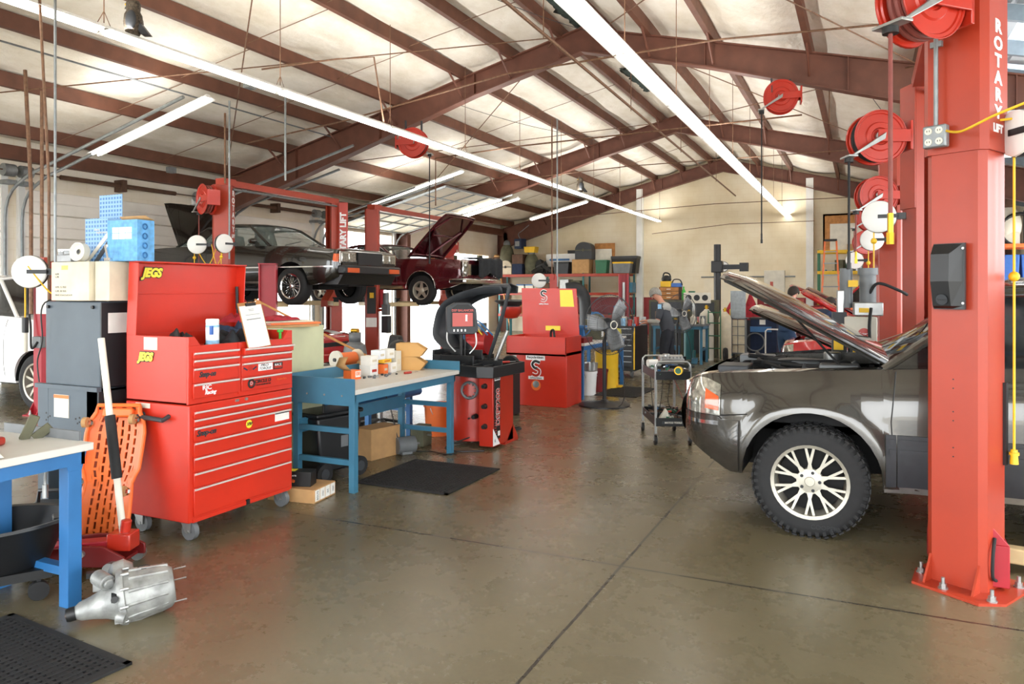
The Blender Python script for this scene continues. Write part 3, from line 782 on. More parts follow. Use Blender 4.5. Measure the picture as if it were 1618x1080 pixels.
P('door_mirror', MB().sph((1.72, -1.02, 1.20), .1, sq=(.8, 1, .8)).sph((1.72, 1.02, 1.20), .1, sq=(.8, 1, .8)).box(1.7, -.98, 1.14, 1.78, -.85, 1.17), 'cladding', J.t)
P('grille', MB().box(-.01, -.5, .78, .01, .5, .96), 'chrome', J.t)
P('inspection_sticker', MB().cb(1.62, -.42, 1.345, .11, .09, .004, rot=(0, R(-39), 0)), 'blue_bright', J.t)
P('roof_rail', MB().tube([(2.2, -.66, 1.70), (2.3, -.66, 1.745), (3.8, -.66, 1.745), (3.95, -.66, 1.69)], .016, 6).tube([(2.2, .66, 1.70), (2.3, .66, 1.745), (3.8, .66, 1.745), (3.95, .66, 1.69)], .016, 6), 'chrome', J.t)
# ---- black coupe on the lift, boot open
B = Car('coupe', 'dusty black coupe raised on a lift with its boot lid up', (-8.15, 11.2, 1.50), pi, 5.05,
    [(0, .80), (.05, .87), (.2, .9), (2, .92), (4.6, .91), (5.0, .86), (5.05, .83)],
    [(0, .42), (.3, .30), (.6, .26), (4.2, .26), (4.7, .34), (5.05, .42)],
    [(0, .80), (.04, .86), (.4, .90), (1.4, .96), (3.6, 1.0), (4.6, .98), (5.05, .94)], 1.02, 3.72, .375, .30, 'car_black', up=.06, lo=.05)
B.body(holes=[(4.15, 4.85, .85)], crown=.03)
B.wheels(.335, .23, .215, 'wire', z=.24, inb=.0)
B.green(1.55, 2.15, 3.25, 3.9, 1.40, .16, pillars=((2.95, 2.95, .12), (3.45, 3.15, .3)), gm='glass')
B.hood(3.95, 4.9, .88, R(-66), 1.05, under='car_black', name='boot_lid')
P('boot_lining', MB().box(4.15, -.7, .5, 4.85, .7, .55).box(4.13, -.7, .5, 4.17, .7, .9), 'liner_black', B.t)
P('bumper', MB().box(-.13, -.86, .44, .03, .86, .60), 'black_plastic', B.t, bevel=.03)
P('front_grille', MB().box(-.04, -.36, .62, .0, .36, .84), 'black_plastic', B.t)
for s_ in (-1, 1):
    for k in range(2): P('headlamp', MB().box(-.035, s_*(.42+.2*k), .66, -.005, s_*(.60+.2*k), .82), 'lamp_glass', B.t, bevel=.01)
    P('turn_signal', MB().box(-.145, s_*.46, .475, -.12, s_*.78, .555), 'lamp_amber', B.t)
    P('headlamp_bezel', MB().box(-.02, s_*.40, .64, 0, s_*.84, .84), 'chrome', B.t)
P('air_dam', MB().prism([(-.05, .44), (.3, .44), (.35, .27), (.06, .27)], -.8, .8, 'y'), 'black_plastic', B.t)
B.patch('corner_lamp', .02, .10, .66, .80, 'lamp_amber', .004, 4, 3)
B.patch('side_molding', .1, 4.9, .57, .59, 'chrome', .004, 40, 2)
B.patch('rocker_trim', 1.42, 3.3, .29, .33, 'chrome', .004, 20, 2)
B.seam([(1.6, .32), (1.6, .95)]); B.seam([(3.05, .32), (3.05, .98)])
P('door_mirror', MB().sph((1.85, .95, 1.06), .09, sq=(1, 1, .6)).box(1.82, .8, .98, 1.9, .93, 1.04).sph((1.85, -.95, 1.06), .09, sq=(1, 1, .6)), 'car_black', B.t)
P('windshield_wiper', MB().cyl((1.5, .5, 1.0), (1.62, -.05, 1.1), .008, n=5).cyl((1.5, -.1, 1.0), (1.62, -.6, 1.1), .008, n=5), 'ink', B.t)
P('front_axle', MB().cyl((1.02, -.7, .24), (1.02, .7, .24), .04).box(.8, -.4, .18, 1.3, .4, .34), 'underbody', B.t)
P('exhaust_pipe', MB().tube([(1.0, .3, .2), (3.5, .3, .2), (4.9, .45, .25)], .035, 8), 'galv', B.t)
# ---- maroon muscle car on the next lift, bonnet up
GT = Car('coupe', 'maroon classic muscle car raised on a lift with its bonnet wide open', (-8.2, 15.65, 1.42), pi, 5.2,
    [(0, .86), (.05, .9), (.3, .93), (2, .95), (4.6, .93), (5.1, .88), (5.2, .82)],
    [(0, .42), (.3, .32), (.6, .28), (4.2, .28), (4.7, .34), (5.2, .42)],
    [(0, .90), (.04, .93), (.6, .96), (1.4, .99), (2.8, .96), (3.7, 1.0), (4.8, .93), (5.2, .84)], 1.05, 3.95, .385, .31, 'car_maroon', up=.04, lo=.06)
GT.body(holes=[(.2, 1.5, .86)], crown=.03)
GT.wheels(.345, .21, .205, 'rally', z=.25, inb=.0)
GT.engine(.25, 1.45, 5, z=.78)
GT.green(1.75, 2.3, 3.2, 4.0, 1.36, .16, pillars=((2.95, 2.95, .05), (3.5, 3.15, .22)), gm='glass')
GT.hood(.12, 1.5, .9, R(47), 1.06, under='car_maroon')
P('bumper', MB().box(-.12, -.92, .40, .0, .92, .52).box(-.10, .85, .40, .3, .95, .52).box(-.10, -.95, .40, .3, -.85, .52), 'chrome', GT.t, bevel=.03)
for s_ in (-1, 1):
    P('headlamp_housing', MB().box(-.05, s_*.66, .56, .03, s_*.9, .92), 'chrome', GT.t, bevel=.02)
    for z in (.65, .82): P('headlamp', MB().lathe([(0, -.02), (.05, -.015), (.072, 0), (.078, .03)], (-.06, s_*.78, z), (1, 0, 0), 18), 'lamp_glass', GT.t)
P('grille', MB().box(-.03, -.62, .6, .0, .62, .85), 'chrome', GT.t)
# fender cover draped over the far corner of the nose
gv = []
for i in range(17):
    row = []
    for j in range(13):
        u = i/16; v = j/12; yy = -.95+1.25*u; xx = .35-.48*min(1, v*2.2) if v < .45 else -.13
        zz = .98+.015*sin(u*17) if v < .45 else .98-(v-.45)*1.0*(.75+.12*sin(u*9)); row.append(Vector((xx-.02*sin(u*22)*v, yy, zz)))
    gv.append(row)
tag(P('fender_cover', MB().grid(gv), 'cloth_dark', None, solid=.006, loc=(-8.2, 15.65, 1.45), rot=(0, 0, pi)), 'dark cloth cover draped over the nose of the raised maroon car', 'cloth')
GT.patch('arch_trim', 1.43, 1.445, .33, .45, 'chrome', .006, 3, 3)
for s_ in (-1, 1):
    P('arch_moulding', MB().tube([(1.05+.39*cos(a), s_*(GT.y(1.05, .7)+.004), .31+.39*sin(a)) for a in [pi*k/16 for k in range(17)]], .009, 5), 'chrome', GT.t)
GT.patch('rocker_trim', 1.46, 3.5, .29, .36, 'chrome', .006, 20, 2)
GT.seam([(1.7, .38), (1.7, .95)]); GT.seam([(3.1, .38), (3.1, .95)])
P('door_mirror', MB().sph((1.95, .97, 1.06), .06, sq=(1, .6, 1)).box(1.93, .9, .98, 1.97, .95, 1.04), 'chrome', GT.t)
# ---- simpler cars standing on the floor
def plain_car(name, label, loc, rz, paint, L=4.6, W_=.9, h=1.28, wheel_='alloy', hood=None, r=.33, gm='glass_dark', stripes=None, z0=.24, hz=.82, tall=0, seed=2):
    c = Car(name, label, loc, rz, L, [(0, W_*.72), (.05, W_*.84), (.15, W_*.93), (.5, W_), (L-.6, W_), (L-.1, W_*.9), (L, W_*.84)],
        [(0, z0+.12), (.3, z0), (L-.4, z0), (L, z0+.15)], [(0, hz-.16), (.06, hz-.07), (.5, hz), (1.4, hz+.08), (L*.6, hz+.12), (L-.4, hz+.12), (L, hz+.02)], .9, L-.95, r+.055, r, paint, up=.08, lo=.05)
    c.body(holes=[(.2, 1.35, .86)] if hood else (), crown=.05)
    c.wheels(r, .22, r*.66, wheel_)
    c.green(1.4, 2.05, L*.66, L-.75, h, .17, pillars=((L*.54, L*.54, .06),), gm=gm)
    if hood: c.hood(.12, 1.38, .9, hood, None, under=paint); c.engine(.22, 1.3, seed, z=hz-.1)
    c.patch('headlamp', .02, .2, hz-.2, lambda x: c.belt(x)-.02, 'lamp_glass', .006)
    P('grille', MB().box(-.02, -W_*.5, hz-.32, .02, W_*.5, hz-.16), 'black_plastic', c.t)
    P('bumper', MB().box(-.05, -W_*.74, z0+.1, .03, W_*.74, z0+.26), paint, c.t, bevel=.03)
    c.seam([(1.55, z0+.1), (1.55, hz+.05)]); c.seam([(2.6, z0+.1), (2.6, hz+.08)])
    return c
WC = plain_car('car', 'white car parked in the open doorway at far left behind the maroon lift post', (-9.45, 7.45, 0), pi, 'car_white', L=4.4, W_=.93, h=1.86, hz=1.2, r=.39, z0=.36)
SC_ = plain_car('coupe', 'low red sports car with white bonnet stripes behind the blue workbench', (-8.95, 11.15, 0), pi, 'car_red', L=4.6, W_=.93, h=1.2, hz=.86)
for k in (-1, 1):
    G_ = [[Vector((x, k*.30+dy, SC_.belt(x)+.05*(1-(abs(k*.30+dy)/.84)**4)+.006)) for dy in (-.14, 0, .14)] for x in [.02+.09*i for i in range(16)]]
    P('racing_stripe', MB().grid(G_), 'white_ink', SC_.t, smooth=True)
BC = plain_car('coupe', 'glossy black low car just beyond the dark SUV', (-1.42, 9.65, 0), 0, 'car_black', L=4.6, h=1.25, hz=.84, hood=R(30), seed=8)
RC = plain_car('coupe', 'bright red low car with its bonnet raised beyond the black car', (-1.2, 13.3, 0), 0, 'car_red', L=4.5, h=1.22, hz=.88, hood=R(38), seed=9)
MC = plain_car('sedan', 'maroon car with its bonnet up in front of the red pickup', (-1.35, 17.2, 0), 0, 'car_maroon', L=4.6, h=1.42, hz=1.0, hood=R(35), seed=4)
PU = plain_car('pickup', 'red pickup truck standing near the rear wall', (-2.0, 21.8, 0), 0, 'car_red', L=5.3, W_=.98, h=1.98, hz=1.2, r=.4, z0=.42, hood=R(30), seed=6)
PU.t['category'] = 'truck'
# ---------------------------------------------------------------- two-post lifts
def column(parent, x, y, rz, h=3.5, wdt=.31, dep=.26, sleeve=None, m='lift_red', plate=True, letters=None):
    w2 = wdt/2; t = .012; ch = .035
    out = [(-w2, dep), (-w2, ch), (-w2+ch, 0), (w2-ch, 0), (w2, ch), (w2, dep), (w2-.075, dep), (w2-.075, dep-t), (w2-t, dep-t), (w2-t, ch+.006), (w2-ch-.006, t), (-w2+ch+.006, t), (-w2+t, ch+.006), (-w2+t, dep-t), (-w2+.075, dep-t), (-w2+.075, dep)]
    c = P('column', MB().prism(out, 0.012, h, 'z'), m, parent, loc=(x, y, 0), rot=(0, 0, rz), smooth=False)
    if sleeve:
        w2 += .014; o2 = [(-w2, dep), (-w2, ch-.014), (-w2+ch, -.014), (w2-ch, -.014), (w2, ch-.014), (w2, dep), (w2-.012, dep), (w2-.012, ch), (w2-ch-.004, -.002), (-w2+ch+.004, -.002), (-w2+.012, ch), (-w2+.012, dep)]
        P('upper_sleeve', MB().prism(o2, sleeve, h+.02, 'z'), m, c, smooth=False); w2 -= .014
    if plate:
        P('base_plate', MB().prism([(-w2-.1, .1), (-w2-.02, -.12), (w2+.03, -.16), (w2+.12, -.05), (w2+.12, dep+.1), (-w2-.1, dep+.1)], 0, .014, 'z'), m, c, smooth=False)
        for sg in (-1, 1):
            P('gusset', MB().prism([(0.0, .012), (-.09, .012), (0, .16)], sg*(w2-.03)-.006, sg*(w2-.03)+.006, 'x'), m, c, smooth=False)
        for bx, by in ((-w2-.05, .06), (-.02, -.09), (w2+.06, -.07), (w2+.07, dep)):
            P('anchor_bolt', MB().cyl((bx, by, .012), (bx, by, .02), .026, n=14).cyl((bx, by, .02), (bx, by, .042), .019, n=6).cyl((bx, by, .042), (bx, by, .075), .010, n=10), 'steel', c)
    if letters:
        z0, sz, fx = letters
        for i, chh in enumerate('ROTARY'):
            text('letter', chh, sz, 'white_ink', c, (w2+.016, dep*fx, z0-i*sz*.96), (0, 1, 0), (0, 0, 1), .001, 'CENTER', sx=1.4, off=.004)
        text('letter', 'LIFT', sz*.62, 'white_ink', c, (w2+.016, dep*fx, z0-6*sz*.95), (0, 1, 0), (0, 0, 1), .001, 'CENTER', sx=1.15, off=.003)
    return c
mat('arm_tan', '#c9b184', .5, 0, .15, 6)
def lift(name, label, a, b, ra=0, rb=pi, h=3.5, cross=True, carr=.05, arm_m='arm_tan', sleeve=None, letters=None, car_dx=0, arms=True, m='lift_red'):
    t = T(name, label, 'car lift', (a[0], a[1], 0))
    bx, by = b[0]-a[0], b[1]-a[1]
    c1 = column(t, 0, 0, ra, h, sleeve=sleeve, letters=letters, m=m); c2 = column(t, bx, by, rb, h, sleeve=sleeve, m=m)
    if cross:
        P('overhead_beam', MB().box(-.05, .1, h-.02, .05, by-.1, h+.09), m, t)
        P('hydraulic_line', MB().tube([(.07, .2, h-.07), (.07, by-.2, h-.07)], .02, 6), 'galv', t)
        P('top_pulley_box', MB().box(-.1, -.02, h-.02, .1, .25, h+.1), m, t)
    for (cx_, cy_, sg) in ((0, 0, 1), (bx, by, -1)):
        P('carriage', MB().box(cx_-.1, cy_+sg*.2, carr, cx_+.1, cy_+sg*.33, carr+.42).prism([(cy_+sg*.33, carr), (cy_+sg*.5, carr), (cy_+sg*.5, carr+.14), (cy_+sg*.33, carr+.32)], cx_-.1, cx_+.1, 'x'), 'crimson' if sg > 0 else m, t, bevel=.004)
        if arms:
            for ex, ey in ((.75, .95), (-.95, 1.0)):
                p0 = Vector((cx_+(.07 if ex > 0 else -.07), cy_+sg*.42, carr+.08)); p1 = Vector((cx_+ex+car_dx, cy_+sg*ey, carr+.08))
                d = (p1-p0); n = MB().cb(0, 0, 0, d.length, .11, .09); n.xf(Matrix.Translation((p0+p1)/2) @ Matrix.Rotation(math.atan2(d.y, d.x), 4, 'Z'))
                P('swing_arm', n, arm_m, t, bevel=.008)
                P('lift_pad', MB().cyl(p1+Vector((0, 0, .03)), p1+Vector((0, 0, .10)), .05, n=14).cyl(p1+Vector((0, 0, .10)), p1+Vector((0, 0, .125)), .07, n=14), 'black_rubber', t)
    return t, c1, c2
R1, R1a, R1b = lift('two_post_lift', 'tall red two-post lift whose nearest column stands in front of the dark SUV', (.455, 4.815), (.45, 8.1), R(-28), pi+R(28), 3.55, sleeve=2.42, letters=(3.1, .098, .5), carr=.02, arms=False)
for (ex, ey) in ((.62, .42), (.35, 1.2)):
    p0 = Vector((.16, .5, .09)); p1 = Vector((ex, ey, .09)); d = p1-p0
    n = MB().cb(0, 0, 0, d.length+.1, .1, .09); n.xf(Matrix.Translation((p0+p1)/2) @ Matrix.Rotation(math.atan2(d.y, d.x), 4, 'Z')); P('swing_arm', n, 'arm_tan', R1, bevel=.01)
P('arm_carriage', MB().box(.145, .02, .03, .265, .24, .26).prism([(.145, .26), (.265, .26), (.145, .40)], .02, .035, 'y').prism([(.145, .26), (.265, .26), (.145, .40)], .225, .24, 'y'), 'crimson', R1, bevel=.004)
P('arm_pivot', MB().cyl((.62, .42, .0), (.62, .42, .15), .045, n=16), 'arm_tan', R1, bevel=.005)
P('edge_guard', MB().box(.15, .235, .68, .172, .265, 1.14), 'black_plastic', R1a) 
for z in (.78, .73, .98, .93, 1.16, 1.11): P('bolt_hole', MB().cyl((-.005, -.002, z), (-.005, .004, z), .004, n=8), 'ink', R1a)
P('hydraulic_hose', MB().tube(catm([(.165, .10, .3), (.175, .05, .22), (.17, .06, .1), (.165, .13, .06)], 6), .009, 8), 'black_rubber', R1a)
lift('two_post_lift', 'second red two-post lift, behind the column nearest the camera', (.30, 11.45), (.26, 14.8), R(-28), pi+R(28), 3.5, carr=.05)
lift('two_post_lift', 'third red two-post lift, farthest down the right-hand row', (.10, 18.3), (.10, 21.3+2.3-1.0), R(-28), pi+R(28), 3.45, carr=.05)
L1, L1a, L1b = lift('two_post_lift', 'red two-post lift holding up the dusty black coupe', (-10.05, 9.55), (-10.05, 12.8), R(28), pi-R(28), 3.5, carr=1.33, letters=(3.35, .13, .5), car_dx=-.1)
L2, L2a, L2b = lift('two_post_lift', 'red two-post lift holding up the maroon muscle car', (-10.0, 13.85), (-10.0, 17.45), R(28), pi-R(28), 3.5, carr=1.27, car_dx=-.1)
# ROTARY LIFT running up the far column of the first left lift
text('lettering', 'ROTARY LIFT', .21, 'white_ink', L1b, (-.165, .13, 2.7), (0, 0, 1), (0, 1, 0) if False else (0, -1, 0), .001, 'CENTER', off=.006) if False else None
tl = T('lift_placard', 'red upright placard reading ROTARY LIFT beside the raised black coupe', 'sign', (-9.82, 12.62, 0), R(25))
P('panel', MB().box(-.09, -.01, 2.0, .09, .01, 3.5), 'red_paint', tl)
text('lettering', 'ROTARY LIFT', .17, 'white_ink', tl, (0, -.012, 2.78), (0, 0, 1), (-1, 0, 0), .001, 'CENTER', off=.008)
P('bracket', MB().box(-.09, 0, 3.2, -.03, .25, 3.25).box(-.09, 0, 2.2, -.03, .25, 2.25), 'lift_red', tl)
L0 = T('two_post_lift', 'maroon lift column with notices and switch box beside the dark machine cabinet', 'car lift', (-10.0, 6.35, 0))
c0 = column(L0, 0, 0, R(10), 2.05, wdt=.2, dep=.2, m='crimson')
P('notice_board', MB().box(.02, -.04, 1.35, .24, -.02, 1.95), 'paper', c0); P('switch_box', MB().box(.0, -.08, .9, .14, 0, 1.05), 'mid_grey', c0, bevel=.005); P('cap_box', MB().box(-.02, -.1, 1.97, .22, 0, 2.1), 'lift_red', c0, bevel=.005)
P('cable', MB().tube(catm([(-.06, -.04, 1.95), (-.1, -.06, 1.6), (-.06, -.05, 1.2), (.0, -.09, .9), (.1, -.09, .98)], 6), .014, 6), 'black_rubber', c0)
P('conduit', MB().tube([(.14, -.06, 2.0), (.14, -.06, 4.3)], .022, 8).tube([(-.04, -.06, 1.35), (-.04, -.06, 3.0), (-.14, -.06, 4.6)], .024, 8), 'rust_pipe', c0)
L5 = T('short_lift_column', 'short crimson lift column standing behind the red toolbox', 'lift column', (-8.35, 9.0, 0)) if False else None
sc_ = T('short_lift_column', 'short crimson steel column rising behind the open red tool chest', 'lift column', (-9.03, 9.6, 0), R(35))
P('column', MB().box(-.14, -.1, .012, -.12, .1, 2.1).box(.12, -.1, .012, .14, .1, 2.1).box(-.12, -.01, .012, .12, .01, 2.1).box(-.15, -.11, 2.1, .15, .11, 2.115), 'crimson', sc_, smooth=False)
P('base_plate', MB().box(-.2, -.2, 0, .2, .2, .012), 'crimson', sc_)
# far lift posts near the rear: crimson column by the shelf, black column by the clock
t = T('steel_column', 'narrow pink-red slotted column standing in front of the rear shelf', 'column', (-6.0, 20.0, 0), R(20))
P('column', MB().box(-.14, -.05, 0, -.07, .1, 2.12).box(.07, -.05, 0, .14, .1, 2.12).box(-.07, .04, 0, .07, .1, 2.12), 'crimson', t, smooth=False)
P('rack', MB().box(-.03, -.02, .2, .03, .03, 1.9), 'steel', t)
t = T('steel_post', 'tall black round post standing in front of the wall clock', 'post', (-4.25, 24.5, 0))
P('pole', MB().cyl((0, 0, 0), (0, 0, 3.15), .11, n=18), 'black_plastic', t); P('collar', MB().box(-.17, -.17, 2.25, .17, .17, 2.62), 'black_plastic', t, bevel=.02)
P('arm', MB().box(.1, -.06, 2.35, .95, .06, 2.5).box(.7, -.12, 2.28, .95, .12, 2.55), 'dark_grey', t)
# ---------------------------------------------------------------- hose and cord reels
def hose_reel(label, loc, rz, r=.24, drop=1.0, group=None, m='red_paint', tilt=0, mount=None, hm='hose'):
    t = T('hose_reel', label, 'hose reel', loc, rz, group)
    for yy in (-.07, .07):
        P('flange', MB().lathe([(.03, yy), (r*.30, yy), (r*.34, yy*1.17), (r*.52, yy*1.17), (r*.56, yy), (r*.86, yy), (r*.89, yy*1.12), (r*.97, yy*1.12), (r, yy*1.3)], (0, 0, 0), (0, 1, 0), 36), m, t, solid=.003)
    P('hose_coil', MB().torus((0, -.04, 0), (0, 1, 0), r*.75, .018).torus((0, 0, 0), (0, 1, 0), r*.75, .018).torus((0, .04, 0), (0, 1, 0), r*.75, .018).torus((0, -.02, 0), (0, 1, 0), r*.86, .018).torus((0, .02, 0), (0, 1, 0), r*.86, .018), hm, t)
    P('hub', MB().cyl((0, -.1, 0), (0, .1, 0), .045, n=16), 'steel', t)
    P('bracket', MB().box(-.03, -.11, -.05, r*1.15, -.095, .06).box(-.03, .095, -.05, r*1.15, .11, .06).box(r*1.08, -.11, -.12, r*1.18, .11, .14), m, t, bevel=.004)
    P('guide_arm', MB().prism([(.03, .03), (.02, -.03), (-r*1.05, -r*.75), (-r*1.12, -r*.70)], -.135, -.112, 'y').prism([(-r*.95, -r*.72), (-r*1.3, -r*.72), (-r*1.3, -r*.80), (-r*.95, -r*.80)], -.14, .05, 'y'), 'steel', t, bevel=.004)
    P('roller', MB().cyl((-r*1.1, -.03, -r*.95), (-r*1.1, -.03, -r*.80), .04, n=14), 'ink', t)
    x = -r*1.1
    P('hose', MB().tube([(x, -.03, -r*.8), (x, -.03, -r*.95-drop)], .011, 8), hm, t)
    P('hose_end', MB().cyl((x, -.03, -r*.95-drop), (x, -.03, -r*.95-drop-.1), .015, n=10).cyl((x, -.03, -r*.95-drop-.1), (x, -.03, -r*.95-drop-.16), .02, n=6), 'brass' if hm == 'hose' else 'ink', t)
    return t
def cord_reel(label, loc, rz, r=.13, drop=.8, end='plug', cord='yellow', lead=None, group=None):
    t = T('cord_reel', label, 'cord reel', loc, rz, group)
    P('housing', MB().lathe([(0, -.055), (r*.8, -.05), (r*.98, -.035), (r, -.02)], (0, 0, 0), (0, 1, 0), 32).lathe([(r, .02), (r*.98, .035), (r*.8, .05), (0, .055)], (0, 0, 0), (0, 1, 0), 32), 'white_paint', t)
    P('band', MB().lathe([(r*1.01, -.021), (r*1.02, 0), (r*1.01, .021)], (0, 0, 0), (0, 1, 0), 32).cb(r*.5, -.058, 0, r*1.1, .01, .035), 'black_plastic', t)
    P('mount', MB().box(r*.9, -.03, -.03, r*1.5, .03, .03), 'black_plastic', t)
    P('cord', MB().tube([(-r*.3, 0, -r*.9), (-r*.3, 0, -drop)], .007, 6), cord, t)
    if end == 'plug':
        P('stopper_ball', MB().sph((-r*.3, 0, -drop*.45), .028), cord, t)
        P('connector', MB().cyl((-r*.3, 0, -drop-.08), (-r*.3, 0, -drop), .022, .017, n=12).cyl((-r*.3, 0, -drop-.03), (-r*.3, 0, -drop-.015), .026, n=12), cord, t)
    else:
        P('work_lamp', MB().cyl((-r*.3, 0, -drop-.14), (-r*.3, 0, -drop), .028, n=12), 'black_plastic', t); P('lamp_tube', MB().cyl((-r*.3, 0, -drop-.32), (-r*.3, 0, -drop-.14), .02, n=12), 'off_white', t)
    if lead: P('lead', MB().tube(catm(lead, 8), .007, 6), cord, t)
    return t
hose_reel('large red hose reel at the top edge of the nearest lift column', (.27, 4.50, 3.18), R(46), .22, .92)
hose_reel('red hose reel on the second column of the right-hand row', (.10, 7.5, 3.03), R(25), .235, .8, hm='black_rubber')
hose_reel('red hose reel above the third column down the right-hand row', (.15, 11.2, 2.93), R(25), .26, .5)
hose_reel('dark-centred red hose reel below another reel, far down the right-hand row', (.12, 14.85, 2.98), R(10), .26, .4)
hose_reel('small distant red hose reel, lowest in the right-hand stack of reels', (.03, 18.1, 2.72), R(10), .26, .4)
hose_reel('red hose reel hanging alone under the ridge-side rafter at upper right', (-1.22, 12.85, 4.80), R(8), .27, 1.95, hm='black_rubber')
hose_reel('red hose reel hanging under the first rafter beside the left light row', (-8.25, 12.85, 4.65), R(195), .30, 2.0, hm='black_rubber')
hose_reel('red hose reel on the lift column behind the open tool chest', (-10.16, 9.35, 3.22), R(-22), .26, 1.2)
hose_reel('red hose reel behind the raised bonnet of the maroon car', (-9.95, 17.1, 2.8), R(25), .27, .6)
for x, z in ((-1.22, 4.82), (-8.25, 4.65)):
    S('trim_reel_hanger', MB().box(x-.15, 12.76, z+.05, x-.12, 12.79, 5.1).box(x+.12, 12.93, z+.05, x+.15, 12.96, 5.1), 'dark_grey')
# outlets, cord reels and control box on the nearest column
ob = T('outlet_box', 'grey four-socket outlet box on the nearest lift column', 'outlet', (.375, 4.80, 2.51), R(-28))
P('box', MB().box(-.062, -.05, -.062, .062, -.0, .062), 'galv', ob, bevel=.008)
for sx_ in (-.028, .028):
    for sz_ in (-.03, .03): P('socket', MB().cyl((sx_, -.056, sz_), (sx_, -.05, sz_), .019, n=16), 'off_white', ob); P('slot', MB().box(sx_-.008, -.0575, sz_-.004, sx_-.005, -.056, sz_+.006).box(sx_+.005, -.0575, sz_-.004, sx_+.008, -.056, sz_+.006), 'ink', ob)
P('conduit', MB().tube([(0, -.025, .06), (0, -.025, 1.05)], .012, 10).box(-.03, -.03, .5, .03, -.005, .53), 'galv', ob)
cord_reel('white cord reel with yellow cord beside the nearest lift column', (.775, 4.92, 2.52), R(-60), .128, 1.75, lead=[(.02, -.02, .08), (-.1, -.35, .05), (.1, -.42, -.02), (.3, -.38, .02), (.42, -.30, .06)])
cb_ = T('control_box', 'black plastic cover box fixed to the nearest lift column', 'box', (.43, 4.79, 1.735), R(-28))
P('cover', MB().prism([(-.18, 0), (-.18, -.02), (-.15, -.075), (-.0, -.085), (.13, -.075), (.18, -.04), (.18, 0)], -.055, .075, 'x'), 'black_plastic', cb_, bevel=.006) if False else None
cv = MB()
pf = [(-.18, -.03), (-.165, -.055), (-.03, -.085), (.12, -.08), (.175, -.045)]
vs = [(x_, y_, z_) for (z_, y_) in pf for x_ in (-.065, .035)]
base = [(-.075, 0, -.18), (.085, 0, -.18), (.085, 0, .178), (-.075, 0, .178)]
cv.box(-.075, -.02, -.185, .085, 0, .18)
G_ = [[Vector((-.075, -.02, z_)), Vector((-.065, y_, z_)), Vector((.03, y_, z_)), Vector((.075, -.02, z_))] for (z_, y_) in pf]
cv.grid(G_, flip=False); cv.add([G_[0][0], G_[0][1], G_[0][2], G_[0][3]], [(0, 1, 2, 3)]); cv.add([G_[-1][0], G_[-1][1], G_[-1][2], G_[-1][3]], [(3, 2, 1, 0)])
P('cover', cv, 'black_plastic', cb_, smooth=False)
P('badge', MB().lathe([(0, 0), (.03, 0), (.032, .003)], (-.012, -.068, -.13), (0, -1, -.2), 20), 'dark_grey', cb_)
text('badge_lettering', 'Rotary', .018, 'black_plastic', cb_, (-.012, -.075, -.13), (1, 0, 0), (0, 0, 1), .001, 'CENTER')
for z_ in (-.15, .15): P('screw', MB().cyl((.078, -.026, z_), (.078, -.02, z_), .007, n=10), 'steel', cb_)
cord_reel('white cord reel on the second right-hand column, seen face on', (.13, 7.85, 2.35), R(-5), .15, .5, cord='yellow')
cord_reel('white cord reel with yellow sticker on the third right-hand column', (.10, 11.3, 2.35), R(5), .15, .7)
cord_reel('small far white cord reel low on the right-hand row', (-.15, 14.7, 2.2), R(5), .15, .8, cord='orange')
cord_reel('white cord reel with hanging work lamp above the left workbench', (-6.95, 4.35, 1.83), R(35), .15, .42, end='lamp', lead=[(.0, -.05, .05), (.2, -.05, -.2), (.35, -.05, -.15), (.38, 0, .0)])
cord_reel('white cord reel left of the column behind the open tool chest', (-10.33, 9.3, 2.45), R(35), .16, .5, lead=[(0, 0, -.1), (.2, -.1, -.35), (.35, -.1, 0)])
cord_reel('white cord reel right of the column behind the open tool chest', (-9.72, 9.3, 2.45), R(80), .16, .5, lead=[(0, 0, -.1), (.0, .2, -.35), (.0, .35, 0)])
for (x, y, z0, z1, l) in ((-6.9, 4.42, 1.87, 5.9, 0),): S('trim_drop_conduit', MB().tube([(x+.12, y+.05, z0), (x+.12, y+.05, z1)], .012, 8), 'galv'); S('trim_drop_pipe', MB().tube([(x+.03, y+.05, z0-.6), (x+.03, y+.05, z0+.8), (x-.15, y, z1)], .013, 8), 'rust_pipe')
# pump unit between the far columns at right
pu = T('lift_pump_unit', 'grey hydraulic pump with white control cabinet beside the right-hand columns', 'pump', (.05, 7.55, 0), R(5))
P('cabinet', MB().box(-.22, -.12, 1.15, .05, .08, 1.42), 'off_white', pu, bevel=.01); P('motor', MB().cyl((-.02, -.02, 1.43), (-.02, -.02, 1.83), .07, n=20).cyl((-.02, -.02, 1.8), (-.02, -.02, 1.86), .085, n=20).cyl((-.2, -.02, 1.5), (-.2, -.02, 1.86), .055, n=18), 'mid_grey', pu)
P('valve_block', MB().box(-.14, -.1, 1.43, .1, .06, 1.55).box(-.28, -.08, 1.45, -.22, .02, 1.66), 'steel', pu, bevel=.008)
P('lower_column', MB().box(-.32, -.1, 0, -.2, .04, 1.46), 'dark_grey', pu); P('tank', MB().box(-.18, -.1, .3, .12, .08, 1.15), 'dark_grey', pu, bevel=.01)
for x, z, sx_, sz_ in ((-.26, 1.2, .05, .16), (-.08, .98, .07, .3), (-.14, 1.72, .05, .06), (-.05, 1.48, .05, .04)): P('warning_label', MB().box(x-sx_, -.13, z-sz_/2, x+sx_*.6, -.105, z+sz_/2), 'yellow', pu)
P('emblem', MB().lathe([(0, 0), (.05, 0)], (-.06, -.123, 1.27), (0, -1, 0), 20), 'red_paint', pu); text('emblem_lettering', 'Rotary', .03, 'white_ink', pu, (-.06, -.125, 1.27), align='CENTER')
